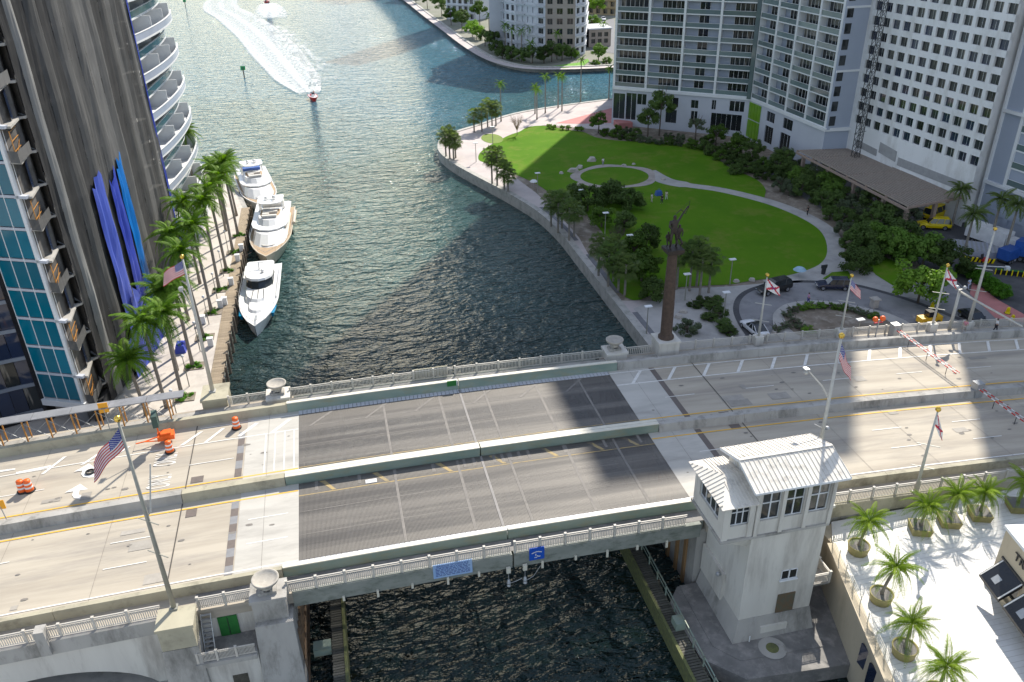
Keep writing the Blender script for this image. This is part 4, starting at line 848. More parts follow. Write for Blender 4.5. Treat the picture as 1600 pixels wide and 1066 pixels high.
# ================================================================== LEFT TOWER UNDER REPAIR
TW=thing('curved_tower','tall curved apartment tower wrapped in dark netting with teal glass and white balconies','tower',(-32,100,1.9))
ZT=64.0; FZ=5.0; FH=3.45
G1=on_z(131,627,FZ); G0=on_z(71,621,FZ); gd=(G1-G0); gd.z=0; GL=gd.length; gd.normalize()
A0=Vector((G0.x,G0.y)); A1=Vector((G1.x,G1.y)); gd=Vector((gd.x,gd.y)); gn=Vector((gd.y,-gd.x))   # outward, towards camera
ang=math.atan2(gd.y,gd.x)
b=MB(); b.prism([tuple(A0+gn*.5-gd*.2),tuple(A1+gn*.5+gd*.5),tuple(A1-gn*1.5+gd*.5),tuple(A0-gn*1.5)],FZ-.75,FZ); b.build('base_slab',wtrim,TW)
b=MB(); b.lathe((A1.x-.9,A1.y+.6,1.9),[(.75,0),(.75,FZ-.75-1.9)],16); b.build('round_column',pm('column_concrete',(.16,.17,.19),rough=.9),TW)
wt=TW.location
pane=MB().box(.04,GL/3-.04,-.03,.03,.18,FH-.28).mesh('pane',glasst); 
nf=int((ZT-FZ)/FH)
for f in range(nf):
    z=FZ+f*FH
    for k in range(3):
        p=A0+gd*(GL*k/3)+gn*.1; place('pane',pane,TW,(p.x-wt.x,p.y-wt.y,z-wt.z),ang)
    m=MB(); m.prism([tuple(A0+gn*.16),tuple(A1+gn*.16+gd*.3),tuple(A1-gn*.4+gd*.3),tuple(A0-gn*.4)],z+FH-.22,z+FH+.06)
    if f%2==0: m.prism([tuple(A1+gn*.3+gd*-.3),tuple(A1+gn*.3+gd*1.1),tuple(A1-gn*.2+gd*1.1),tuple(A1-gn*.2-gd*.3)],z+FH-.2,z+FH+.1)
    m.build('floor_band',palew,TW)
b=MB(); 
for k in range(3): p=A0+gd*(GL*k/3)+gn*.13; b.prism([tuple(p-gd*.04+gn*.04),tuple(p+gd*.04+gn*.04),tuple(p+gd*.04-gn*.2),tuple(p-gd*.04-gn*.2)],FZ,ZT)
b.build('mullion',wtrim,TW)
b=MB(); b.prism([tuple(A1+gn*.3-gd*.12),tuple(A1+gn*.3+gd*.25),tuple(A1-gn*.3+gd*.25),tuple(A1-gn*.3-gd*.12)],FZ,ZT); b.build('corner_post',wtrim,TW)
b=MB(); q=A0-gd*.1; b.prism([tuple(q+gn*.25-gd*.5),tuple(q+gn*.25),tuple(q-gn*1),tuple(q-gn*1-gd*.5)],1.9,ZT); b.build('dark_reveal',black,TW)
# curved dark glass bay left of the teal panes
arc=[]; C0=A0-gd*.7
for k in range(9):
    t=k/8; arc.append(C0+Vector((-8.6*math.sin(t*1.25),-5.2*(1-math.cos(t*1.25))))+Vector((-1.2*t*t,-1.5*t)))
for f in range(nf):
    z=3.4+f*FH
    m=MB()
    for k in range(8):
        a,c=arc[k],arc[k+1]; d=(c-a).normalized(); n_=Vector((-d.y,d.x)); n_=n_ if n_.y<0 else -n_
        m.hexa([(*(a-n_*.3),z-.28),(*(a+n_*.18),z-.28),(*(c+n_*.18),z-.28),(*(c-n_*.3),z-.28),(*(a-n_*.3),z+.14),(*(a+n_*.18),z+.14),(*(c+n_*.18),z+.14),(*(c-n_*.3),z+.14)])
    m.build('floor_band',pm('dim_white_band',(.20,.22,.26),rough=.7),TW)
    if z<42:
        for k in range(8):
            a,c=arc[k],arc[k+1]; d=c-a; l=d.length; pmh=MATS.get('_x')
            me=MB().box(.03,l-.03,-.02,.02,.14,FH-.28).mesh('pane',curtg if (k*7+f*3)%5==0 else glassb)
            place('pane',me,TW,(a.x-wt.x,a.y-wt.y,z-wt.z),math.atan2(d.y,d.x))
b=MB(); inner=[p+Vector((-.1,.35)) for p in arc]
for k in range(8): b.poly([(*inner[k],1.9),(*inner[k+1],1.9),(*inner[k+1],ZT),(*inner[k],ZT)])
b.build('core_wall',black,TW)
# recessed balcony bay with work platforms
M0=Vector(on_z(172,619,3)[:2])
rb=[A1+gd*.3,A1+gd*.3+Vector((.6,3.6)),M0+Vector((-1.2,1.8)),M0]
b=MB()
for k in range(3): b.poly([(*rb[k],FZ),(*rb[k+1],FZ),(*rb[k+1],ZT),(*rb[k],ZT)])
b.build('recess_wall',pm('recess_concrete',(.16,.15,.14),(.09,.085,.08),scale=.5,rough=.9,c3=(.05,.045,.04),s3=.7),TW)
b=MB(); b.box(A1.x+.4,M0.x-.2,A1.y+.3,M0.y+1,1.9,3.6); b.build('base_wall',dmetal,TW)
for f in range(nf):
    z=FZ+f*FH
    m=MB(); m.prism([tuple(A1+gd*.3),tuple(A1+gd*1.2+Vector((.3,-.1))),tuple(M0+Vector((-.5,-.6))),tuple(M0),tuple(M0+Vector((-1,1))),tuple(A1+gd*.3+Vector((.5,3)))],z-.22,z); m.build('balcony_slab',conc,TW)
    if f%2==0:
        m=MB(); q=[A1+gd*.5+Vector((0,-.3)),A1+gd*1.5+Vector((.1,-.5)),M0+Vector((-.2,-.8))]
        for k in range(2): 
            a,c=q[k],q[k+1]; m.poly([(*a,z),(*c,z),(*c,z+1.15),(*a,z+1.15)])
        m.build('balcony_screen',net1,TW)
        m=MB(); a=q[0]+Vector((.5,.4)); c=q[2]+Vector((-.7,.3))
        for p in (a,c): m.bar((*p,z),(*p,z+2.9),.08,.08)
        for zz in (.9,1.9,2.8): m.bar((*a,z+zz),(*c,z+zz),.06,.06)
        m.bar((*a,z),(*c,z+1.9),.05,.05); m.build('orange_scaffold',orangem,TW)
    else:
        m=MB(); a=A1+gd*.6+Vector((.4,1.8)); c=M0+Vector((-1.1,.9)); m.poly([(*a,z+.1),(*c,z+.1),(*c,z+2.9),(*a,z+2.9)]); m.build('window',glassb,TW)
# netted facade: folded strips
M1=Vector((-26.0,135.0))
ctrl=[M0,Vector((-27.5,99)),Vector((-26.3,108)),Vector((-25.7,118)),Vector((-25.6,127)),M1]
pth=smoothloop([tuple(p) for p in ctrl],8,False)
def along(t):
    t*=len(pth)-1; i=min(int(t),len(pth)-2); return pth[i]+(pth[i+1]-pth[i])*(t-i)
fr_=[0,.05,.09,.135,.19,.24,.30,.345,.40,.46,.52,.58,.64,.70,.76,.82,.88,.94,1.0]
random.seed(11)
order=[net2,net3,net2,net1,net2,net1,net1,net1,net1,net1,net2,net1,net1,net1,net2,net1,net1,net1]
for i in range(len(fr_)-1):
    m=MB(); na=4; zs=[2.2]+[5+3.45*k for k in range(18)]+[ZT]; g=[]
    for j,z in enumerate(zs):
        row=[]
        for k in range(na+1):
            t=fr_[i]+(fr_[i+1]-fr_[i])*k/na; p=along(t); d=(along(min(t+.01,1))-along(max(t-.01,0))).normalized(); n_=Vector((d.y,-d.x))
            o_=.1+.28*math.sin(math.pi*k/na)*(1 if i%2 else -.2)+(random.uniform(-.06,.06) if 0<k<na else 0)+.05*math.sin(j*1.7+i)
            q=p+n_*o_; row.append((q.x,q.y,z))
        g.append(row)
    for j in range(len(zs)-1):
        for k in range(na): m.poly([g[j][k],g[j][k+1],g[j+1][k+1],g[j+1][k]])
    m.build('safety_net',order[i],TW,smooth=False)
b=MB()
for k in range(len(pth)-1):
    a,c=pth[k]+Vector((-2.2,0)),pth[k+1]+Vector((-2.2,0)); b.poly([(*a,1.9),(*c,1.9),(*c,ZT),(*a,ZT)])
b.build('facade_wall',pm('facade_grey',(.13,.13,.125),(.09,.09,.09),scale=.3,rough=.9),TW)
for f in range(nf):
    z=FZ+f*FH; m=MB(); 
    for k in range(0,len(pth)-1): 
        a,c=pth[k],pth[k+1]; m.hexa([(a.x-2.3,a.y,z-.3),(a.x-.1,a.y,z-.3),(c.x-.1,c.y,z-.3),(c.x-2.3,c.y,z-.3),(a.x-2.3,a.y,z),(a.x-.1,a.y,z),(c.x-.1,c.y,z),(c.x-2.3,c.y,z)])
    m.build('balcony_slab',wtrim,TW)
    if f<14:
        m=MB()
        for q in range(9): t=.06+q*.11; p=along(t); m.bar((p.x-.2,p.y,z),(p.x-.2,p.y,z+FH),.07,.07)
        m.build('scaffold_pole',pm('dull_scaffold',(.3,.29,.27),rough=.7),TW)
# blue tarpaulins
def tarpstrip(t0,t1,z0,z1,mat,off=1.0,slant=0,name='tarpaulin'):
    m=MB(); na=5; nz=16; g=[]
    for j in range(nz+1):
        row=[]
        for k in range(na+1):
            tt=t0+(t1-t0)*k/na; p=along(min(max(tt,0),1)); d=(along(min(tt+.02,1))-along(max(tt-.02,0))).normalized(); n_=Vector((d.y,-d.x))
            top=z1+slant*(k/na)+random.uniform(-.8,.8)*(j==nz); z=z0+(top-z0)*j/nz
            o_=off+.05*math.sin(j*.9+k)+.1*math.sin(k*2.2)+random.uniform(-.04,.04); q=p+n_*o_; row.append((q.x,q.y,z))
        g.append(row)
    for j in range(nz):
        for k in range(na): m.poly([g[j][k],g[j][k+1],g[j+1][k+1],g[j+1][k]])
    return m.build(name,mat,TW)
tarpstrip(.2,.28,4,25.6,tarp3,.5,1.2); tarpstrip(.31,.375,6,24.8,tarp,.5,1.2); tarpstrip(.375,.435,3,26.2,tarp2,.55,.8)
tarpstrip(.15,.30,1.8,7.5,tarp3,.9,-2); tarpstrip(.30,.47,1.9,5.0,tarp,.8,1); tarpstrip(.24,.33,1.8,12,tarp3,.75,-2)
tarpstrip(.955,1.0,1.9,ZT,tarp,.35,0,'edge_tarpaulin')
# white balconies on the bay side
bc=smoothloop([(-26.2,134.6),(-25.3,140),(-24.6,146),(-24.2,152),(-24.1,158),(-24.4,164),(-25.0,168)],4,False)
inn=smoothloop([(-26.9,134.6),(-26.5,140),(-26.2,146),(-25.9,152),(-25.8,158),(-26.0,163),(-26.4,167)],4,False)
tealb=pm('teal_balcony_glass',(.10,.26,.27),(.08,.2,.22),scale=.2,rough=.1,rnd=.2)
lilacb=pm('lilac_glass_parapet',(.42,.46,.56),(.36,.40,.5),scale=.2,rough=.2)
FB=2.85; k_=0; z=2.2
while z<ZT:
    big=(k_%2==0); cur=bc if big else inn; n0,n1=(0,len(bc)-1) if big else (3,len(bc)-4)
    m=MB(); pw=MB()
    for k in range(n0,n1):
        a,c=cur[k],cur[k+1]; m.hexa([(-33.5,a.y,z-.3),(*a,z-.3),(*c,z-.3),(-33.5,c.y,z-.3),(-33.5,a.y,z),(*a,z),(*c,z),(-33.5,c.y,z)])
        pw.hexa([(a.x-.12,a.y,z),(*a,z),(*c,z),(c.x-.12,c.y,z),(a.x-.12,a.y,z+.95),(*a,z+.95),(*c,z+.95),(c.x-.12,c.y,z+.95)])
    fl_=m.build('balcony_slab',wtrim,TW); pw.build('parapet',lilacb if big else tealb,fl_)
    m=MB()
    for k in range(n0,n1):
        a,c=cur[k],cur[k+1]; m.hexa([(a.x-.2,a.y,z+.95),(a.x+.05,a.y,z+.95),(c.x+.05,c.y,z+.95),(c.x-.2,c.y,z+.95),(a.x-.2,a.y,z+1.05),(a.x+.05,a.y,z+1.05),(c.x+.05,c.y,z+1.05),(c.x-.2,c.y,z+1.05)])
    m.build('parapet_rail',wtrim,fl_)
    if z<50:
        for q in range(n0+2,n1,6):
            a=cur[q]; MB().box(-33.2,a.x-.3,a.y-.1,a.y+.1,z,z+FB-.3).build('partition_wall',wtrim,TW)
            MB().box(a.x-2.2,a.x-.2,a.y+.3,a.y+.36,z,z+1.05).build('glass_screen',tealb,TW)
        MB().box(-30.4,-30.3,137+(k_%3),172,z+.1,z+FB-.5).build('window',curtg,TW)
    z+=FB; k_+=1
b=MB(); b.prism([(-31,134.9),(-31,176),(-45,178),(-60,150),(-60,92),(-36,92),(-31,100)],1.9,ZT); b.build('building_core',MATS['facade_grey'],TW)
# ================================================================== covered walkway on the far left footway
CW=thing('covered_walkway','scaffold canopy with pale roof and orange posts along the far left footway','canopy',(-30,75.5,8))
b=MB(); 
for k in range(12):
    a=-60+k*3.55; c=a+3.5; za,zb=deckz(a)+2.55,deckz(c)+2.55; b.hexa([(a,75.2,za),(c,75.2,zb),(c,76.5,zb),(a,76.5,za),(a,75.2,za+.1),(c,75.2,zb+.1),(c,76.5,zb+.1),(a,76.5,za+.1)])
b.build('canopy_roof',pm('canopy_sheet',(.24,.245,.26),(.19,.195,.21),scale=.5,rough=.5,c3=(.3,.3,.33),s3=.6),CW)
for k in range(19):
    x=-59.5+k*2.25
    for y in (75.3,76.4): MB().box(x-.055,x+.055,y-.07,y+.07,deckz(x),deckz(x)+2.55).build('orange_post',orangem,CW)
b=MB()
for k in range(18):
    x=-59.5+k*2.25; y=75.3; b.bar((x,y,deckz(x)+.3),(x+2.25,y,deckz(x)+2.3),.04,.04); b.bar((x,y,deckz(x)+2.3),(x+2.25,y,deckz(x)+.3),.04,.04)
b.build('cross_brace',lmetal,CW)
# ================================================================== ICON-LIKE RESIDENTIAL BLOCK
def block(parent,P0,P1,z0,z1,nb,fh,ztop,bays,slabm=wtrim,depth=1.4,backd=22,inward=None,pil=.55,zpart=52,glm=curtg,wallm=bluew,railin=glassg,names=('window','balcony_railing')):
    """facade with upright piers, floor slabs, balcony rails and recessed glazing; bays = list of kinds"""
    P0=Vector(P0);P1=Vector(P1); d=(P1-P0); L=d.length; d.normalize(); n=Vector((d.y,-d.x)); 
    if inward and n.dot(Vector(inward))>0: n=-n
    a=math.atan2(d.y,d.x); off=wloc(parent); flip=1 if n.dot(Vector((math.sin(a),-math.cos(a))))>0 else -1
    bw_=L/nb; nfl=int((z1-z0)/fh)
    W=lambda s,o: P0+d*s+n*o
    # glazing meshes per bay kind
    wm={}
    for kd in set(bays):
        m=MB(); x0={'full':.1,'side':.32,'mid':.36,'dark':.1,'narrow':.1}[kd]; x1={'full':.9,'side':.95,'mid':.64,'dark':.9,'narrow':.9}[kd]
        m.poly([(bw_*x0,0,.12),(bw_*x1,0,.12),(bw_*x1,0,fh-.4),(bw_*x0,0,fh-.4)],0)
        k=max(2,int((x1-x0)*bw_/1.05))
        for q in range(k+1): x=bw_*(x0+(x1-x0)*q/k); m.box(x-.04,x+.04,-.06,-.0,.12,fh-.4,1)
        wm[kd]=m.mesh('window',[glm if kd!='dark' else glassd,wtrim])
    m=MB(); m.poly([(.25,0,.05),(bw_-.25,0,.05),(bw_-.25,0,1.05),(.25,0,1.05)],0); m.box(.2,bw_-.2,-.03,.03,1.05,1.12,1)
    rm=m.mesh('balcony_railing',[railin,wtrim])
    for f in range(nfl):
        z=z0+f*fh
        m=MB(); q=[W(0,-.0),W(L,-.0),W(L,-depth-.1),W(0,-depth-.1)]; m.prism([tuple(v) for v in q],z-.14,z+.1); m.build('floor_slab',slabm if f%3==0 else wallm if False else slabm,parent)
        if z<zpart:
            for k in range(nb):
                p=W(bw_*k,-depth); place('window',wm[bays[k]],parent,(p.x-off.x,p.y-off.y,z-off.z),a)
                p=W(bw_*k,-.06); place('balcony_railing',rm,parent,(p.x-off.x,p.y-off.y,z-off.z),a)
    m=MB()
    q=[W(0,-depth-.12),W(L,-depth-.12),W(L,-depth-.5),W(0,-depth-.5)]; m.prism([tuple(v) for v in q],z0,ztop); m.build('inner_wall',wallm,parent)
    for k in range(nb+1):
        s=min(max(bw_*k,pil/2),L-pil/2); q=[W(s-pil/2,.12),W(s+pil/2,.12),W(s+pil/2,-depth-.1),W(s-pil/2,-depth-.1)]; MB().prism([tuple(v) for v in q],z0-.2,ztop).build('pier',wtrim,parent)
IC=thing('residential_block','large pale grey residential tower with balcony bays and white piers behind the park','building',(85,175,2))
BZ=11.25; A_=(71.6,201.6); B_=(97.9,179.4); C_=(98.9,148.9); D_=(112,147.6)
# the block is as deep as it looks from its flank
TOPZ=70
bk=[(71.6,201.6),(97.9,179.4),(98.9,148.9),(118,148.0),(118,200),(92,221)]
m=MB(); ins=[(72.6,203.1),(99.5,181),(100.7,149.2),(117.8,149.2),(117.8,199),(92,219)]; m.prism(ins,BZ,TOPZ); m.build('building_core',bluew,IC)
m=MB(); m.prism(bk,TOPZ-.1,TOPZ+.4); m.build('roof_slab',wtrim,IC)
block(IC,A_,B_,BZ+.35,TOPZ,4,2.95,TOPZ,['full','side','mid','side'],inward=(1,1))
block(IC,B_,C_,BZ+.35,TOPZ,4,2.95,TOPZ,['side','side','full','dark'],inward=(1,0))
# corner glazed strip between the wings
m=MB(); m.prism([(97.5,179.7),(98.0,178.9),(97.6,178.8),(97.0,179.5)],BZ,TOPZ); m.build('corner_glass',glassg,IC)
# plinth storey: walls with openings
def wallwin(parent,P0,P1,z0,z1,holes,wmat,glm=glassd,nxy=(3,2),outward=None,t=.3):
    P0=Vector(P0);P1=Vector(P1); d=(P1-P0).normalized(); n=Vector((d.y,-d.x)); 
    if outward and n.dot(Vector(outward))<0: n=-n
    b,P=wall_holes(P0,d,(P1-P0).length,z0,z1,holes,t=t,depth_dir=tuple(-n)); b.build('lower_wall',wmat,parent); off=wloc(parent); a=math.atan2(d.y,d.x)
    for h in holes:
        mm=win_mesh(h[1]-h[0],h[3]-h[2],max(2,int((h[1]-h[0])/1.1)),max(2,int((h[3]-h[2])/1.6)),.12,0,glass=glm)
        p=P0+d*h[0]-n*(t-.08); place('window',mm,parent,(p.x-off.x,p.y-off.y,h[2]-off.z),a)
wallwin(IC,A_,B_,1.9,BZ,[(.3,3.4,3.6,9.9),(3.7,6.4,3.6,10.2),(6.6,9.0,7.6,10.2),(14.0,17.2,7.7,10.0),(14.2,17.0,3.8,7.0),(20.4,22.2,7.9,9.8),(20.6,22.2,5.0,7.2),(25.5,26.5,8.0,10.2),(29.8,33.3,8.0,10.4),(25.6,33.0,3.4,7.2)],palew,outward=(-1,-1))
wallwin(IC,B_,C_,1.9,BZ,[(8.0,11.5,8.0,10.2),(8.0,11.5,3.2,7.0),(15,18.8,8.0,10.3),(14.6,18.6,2.8,7.0)],palew,outward=(-1,0))
wallwin(IC,C_,D_,1.9,BZ,[],bluew,outward=(0,-1))
m=MB(); 
for k in range(4):
    p=Vector((97.9,179.4))+Vector((.0,-.2))-Vector((0,1.35))*k; m.box(p.x-.12,p.x+.15,p.y-1.2,p.y,2.6,6.6); m.box(p.x-.12,p.x+.15,p.y-1.2,p.y,6.9,10.6)
m.build('lime_green_panel',greenp,IC)
m=MB(); q=[(71.4,201.3),(97.8,179.1),(98.6,148.6),(112,147.3),(112,148.2),(99.5,149.4),(98.6,179.7),(72.0,202.1)]; m.prism(q,BZ-.35,BZ+.32); m.build('cornice_band',wtrim,IC)
m=MB(); m.box(98.95,112,148.5,149.15,BZ,TOPZ); m.build('flank_wall',bluew,IC)
for k in range(5): MB().box(98.9,112,148.38,148.5,BZ+k*11.8+11.3,BZ+k*11.8+11.7).build('string_course',wtrim,IC)
for k in range(16): MB().box(99.2,100.5,148.42,148.5,BZ+.8+k*2.95,BZ+2.7+k*2.95).build('window',glassd,IC)
m=MB(); m.box(71.8,75.5,196.6,200.6,1.9,3.3); m.build('red_base_wall',redp,IC)
# tall tower rising behind
def uvp(u,v): n=.837**2+.547**2; return ((u*.837+v*.547)/n,(-u*.547+v*.837)/n)
BT=thing('rear_tower','tall pale tower rising behind the balcony block','building',(*uvp(-33,255),2))
MB().prism([uvp(-58,240),uvp(-18,240),uvp(-18,270),uvp(-58,270)],2,157).build('tower_shaft',bluew,BT)
MB().prism([(99.2,174.5),(124.5,174.5),(124.5,216),(99.2,216)],TOPZ+.41,136).build('upper_tower',bluew,IC)
BT2=thing('slab_tower','tall slab tower behind the hotel wing','building',(*uvp(30,205),2))
MB().prism([uvp(22.3,195),uvp(60,195),uvp(60,220),uvp(22.3,220)],2,150).build('tower_shaft',bluew,BT2)
m=MB()
for k in range(40): p=[uvp(20.2,196),uvp(22.3,196),uvp(22.3,200),uvp(20.2,200)]; m.prism(p,22+k*3.1,22.25+k*3.1)
m.build('balcony_slab',wtrim,BT2)
# ------------------------------------------------------------------ white hotel wing with a grid of openings
HO=thing('hotel_wing','white hotel slab with a regular grid of dark square windows','building',(105,130,2))
hx=Vector((104.0,149.2)); hy=Vector((105.8,116.2)); hd=(hy-hx).normalized(); HL=(hy-hx).length
# the two ends as they stand on the pergola level
def on_wall(px,py,P0=hx,d=hd):
    r=_ray(px,py); n=Vector((d.y,-d.x)); t=(n.x*P0.x+n.y*P0.y)/(n.x*r.x+n.y*r.y); return Vector((t*r.x,t*r.y,CAMZ+t*r.z))
a=on_wall(1341,186); b_=on_wall(1521,252); s0=(Vector(a[:2])-hx).length; s1=(Vector(b_[:2])-hx).length
c_=on_wall(1379,9); nz=8; zb=(a.z+b_.z)/2; dzr=(c_.z-a.z)/8
wd_=2.0; ht_=1.6; hn=Vector((hd.y,-hd.x)); hn=hn if hn.x<0 else -hn
hl=[]; cols=12; step=(s1-s0)/(cols-1)
for r_ in range(15):
    for k in range(cols): 
        if r_==0 and k==0: pass
        zz=zb-ht_/2+r_*dzr; hl.append((s0+k*step-wd_/2,s0+k*step+wd_/2,zz,zz+ht_))
hl=[h for h in hl if h[3]<47.5]; wall,P=wall_holes(hx,hd,HL,2,48,hl,t=.45,depth_dir=tuple(-hn)); wall.build('facade_wall',hotelw,HO)
mm=[win_mesh(wd_,ht_,2,1,.08,0),win_mesh(wd_,ht_,2,1,.08,0,glass=curtg),win_mesh(wd_,ht_,2,1,.08,0,glass=glassb)]; off=wloc(HO); hang=math.atan2(hd.y,hd.x)
for h in hl: p=hx+hd*h[0]-hn*.38; place('window',random.choice(mm),HO,(p.x-off.x,p.y-off.y,h[2]-off.z),hang)
m=MB(); m.prism([tuple(hx-hn*.46),tuple(hy-hn*.46),tuple(hy-hn*17),tuple(hx-hn*17)],2,48); m.build('building_core',hotelw,HO)
m=MB(); gp=[on_wall(1337,217),on_wall(1371,234),on_wall(1376,222),on_wall(1402,237),on_wall(1404,246),on_wall(1518,290)]
for i in (0,2,4):
    p,q=gp[i],gp[i+1]; hgt=[1.3,0,2.0,0,1.5][i]; n3=Vector((*hn,0))*.08; m.hexa([p+n3-Vector((0,0,hgt)),q+n3-Vector((0,0,hgt)),q-n3-Vector((0,0,hgt)),p-n3-Vector((0,0,hgt)),p+n3,q+n3,q-n3,p-n3])
m.build('grey_panel',pm('panel_grey',(.36,.36,.36),rough=.8),HO)
# rust stains are in the render; lattice mast standing in front
MA=thing('lattice_mast','thin dark lattice mast standing against the white hotel facade','mast'); mp_=on_wall(1352,245)+Vector((*hn,0))*2.4
mx,my=mp_.x,mp_.y; MA.location=(mx,my,6.9); m=MB()
for dx,dy in ((-.55,-.55),(.55,-.55),(.55,.55),(-.55,.55)): m.bar((dx,dy,0),(dx,dy,46),.1,.1)
m.build('leg_frame',dmetal,MA,True); m=MB()
for k in range(38):
    z=k*1.2; 
    for (ax,ay,bx,by) in ((-.55,-.55,.55,-.55),(.55,-.55,.55,.55),(-.55,.55,-.55,-.55)): m.bar((ax,ay,z),(bx,by,z+1.2),.07,.07); m.bar((ax,ay,z),(bx,by,z),.06,.06)
m.build('lattice',dmetal,MA,True)
m=MB()
for k in range(6): m.bar((-1.6,-.6,5.2+k*6.6),(1.9,.7,5.2+k*6.6),.08,.08)
m.build('tie_bar',redm if False else dmetal,MA,True)
# right-hand residential wing
RT=thing('right_wing_tower','blue grey tower wing with white bands at the far right edge','building',(103,108,2))
r0=Vector((105.6,116.3)); r1=Vector((97.5,96.0)) ; 
q0=on_z(1540,283,9.8); q1=on_z(1600,305,9.8); rd=(Vector(q1[:2])-Vector(q0[:2])).normalized(); q0=Vector(q0[:2]); r1=q0+rd*34; rn=Vector((rd.y,-rd.x)); rn=rn if rn.x<0 else -rn
m=MB(); m.prism([tuple(q0-rn*.2),tuple(r1-rn*.2),tuple(r1-rn*20),tuple(q0-rn*20)],2,88); m.build('building_core',bluew,RT)
m=MB(); 
for zz in (9.6,21.6,33.6,45.6): m.prism([tuple(q0+rn*.35-rd*.2),tuple(r1+rn*.35),tuple(r1-rn*.5),tuple(q0-rn*.5-rd*.2)],zz,zz+.5)
m.build('white_band',wtrim,RT)
m=MB(); m.prism([tuple(q0+rn*.3-rd*.25),tuple(q0+rn*.3+rd*.15),tuple(q0-rn*1+rd*.15),tuple(q0-rn*1-rd*.25)],2,88); m.build('corner_pier',wtrim,RT)
block(RT,tuple(q0+rd*3.6),tuple(r1),10.3,46,6,2.95,86,['dark','full','side','full','dark','full'],inward=tuple(-rn),depth=.9)
wallwin(RT,tuple(q0),tuple(r1),2,9.6,[(2.6,5.6,5.8,8.6),(6.2,9.4,5.8,8.6),(2.8,5.4,2.4,4.9),(6.3,9.4,2.4,4.9),(11,15,3,8.6),(17,21,3,8.6)],bluew,outward=tuple(rn))
# entrance pergola
PG=thing('entrance_pergola','long tan slatted pergola roof over the hotel entrance drive','pergola',(98,132,2)); pz=7.0
pgp=[on_z(a,b_,pz) for a,b_ in ((1245,236),(1418,325),(1515,307),(1343,233))]; pa,pb,pc,pd=[Vector(p[:2]) for p in pgp]
tan=pm('tan_timber',(.36,.27,.22),(.30,.22,.18),scale=2,rough=.8)
def lp(s,t): return (pa*(1-s)+pb*s)*(1-t)+(pd*(1-s)+pc*s)*t
for s in range(7): 
    a,c=lp(s/6,0),lp(s/6,1); MB().bar((*a,pz),(*c,pz),.3,.35).build('cross_beam',tan,PG)
for t in (0,.33,.66,1):
    a,c=lp(0,t),lp(1,t); MB().bar((*a,pz-.35),(*c,pz-.35),.3,.4).build('long_beam',tan,PG)
slt=pm('pergola_slat_colour',(.36,.30,.25),(.30,.25,.21),scale=2,rough=.85); n=23
for k in range(n):
    t=(k+.5)/n
    for s in range(6): a,c=lp((s+.02)/6,t),lp((s+.98)/6,t); MB().bar((*a,pz+.16),(*c,pz+.16),.22,.22).build('slat',slt,PG)
for s in (.05,.3,.55,.8,.98):
    for t in (.05,.5,.95): a=lp(s,t); MB().box(a.x-.3,a.x+.3,a.y-.3,a.y+.3,2,pz-.5).build('column',tan,PG)
# ------------------------------------------------------------------ curved condominium on the opposite shore
CO=thing('riverside_condominium','ornate white and tan curved condominium on the opposite shore','building',(78,305,1.6))
base=[on_z(a,b_,1.6) for a,b_ in ((768,62),(775,70),(790,77),(806,81),(822,83),(838,86),(852,88),(866,88),(882,88),(898,88),(914,84),(918,60))]
base=[Vector(p[:2]) for p in base]; tanw=pm('tan_render',(.34,.29,.25),(.30,.255,.22),scale=.2,rough=.85); whr=pm('cool_white_render',(.56,.57,.60),(.5,.51,.54),scale=.2,rough=.8)
cz=1.6; ch=3.45; CT=52
for i in range(len(base)-1):
    a,c=base[i],base[i+1]; d=(c-a); L=d.length; d.normalize(); n=Vector((d.y,-d.x)); n=n if n.y<0 else -n
    if i==len(base)-2: n=Vector((1,0)) if n.x<0 else n
    wmt=tanw if 6<=i<=8 else whr; hs=[]; nn=max(1,round(L/3.2))
    for f in range(14):
        for k in range(nn):
            x0=L*(k+.22)/nn; x1=L*(k+.78)/nn; hs.append((x0,x1,cz+f*ch+.7,cz+f*ch+2.7))
    w_,P=wall_holes(a,d,L,cz,CT,hs,t=.5,depth_dir=tuple(-n)); w_.build('facade_wall',wmt,CO)
    off=wloc(CO); wm_=win_mesh(hs[0][1]-hs[0][0],2.0,2,1,.12,0,glass=glassd,framem=wmt)
    for h in hs[:nn*9]: p=a+d*h[0]-n*.42; place('window',wm_,CO,(p.x-off.x,p.y-off.y,h[2]-off.z),math.atan2(d.y,d.x))
    if i not in (6,7,8):
        for f in range(1,14):
            z=cz+f*ch; m=MB(); e=.85 if i in (0,1,3,5,9) else .3; m.prism([tuple(a+n*e+d*.2),tuple(c+n*e-d*.2),tuple(c-n*.1-d*.2),tuple(a-n*.1+d*.2)],z-.15,z+.12)
            if e>.5:
                m.prism([tuple(a+n*e+d*.3),tuple(c+n*e-d*.3),tuple(c+n*(e-.08)-d*.3),tuple(a+n*(e-.08)+d*.3)],z+.9,z+1.02)
                k=0
                while k<L-.6: p=a+d*(k+.3)+n*(e-.05); m.box(p.x-.05,p.x+.05,p.y-.05,p.y+.05,z,z+.95); k+=.6
            m.build('balcony_slab',whr,CO)
cc=Vector((79,318)); m=MB(); m.prism([tuple(cc+(p-cc)*.86) for p in base]+[(92,330),(66,330)],cz,CT-.2); m.build('building_core',whr,CO)
LW=thing('low_annex','low tan annex beside the curved condominium','building',(98,300,1.6)); a=on_z(915,72,1.6);
w_,P=wall_holes((a.x,a.y-4),(1,.0),9,1.6,8,[(1,2.6,3,4.6),(3.6,5.2,3,4.6),(6.2,7.8,3,4.6),(1,2.6,5.4,7),(3.6,5.2,5.4,7),(6.2,7.8,5.4,7)],t=.4,depth_dir=(0,1)); w_.build('front_wall',tanw,LW)
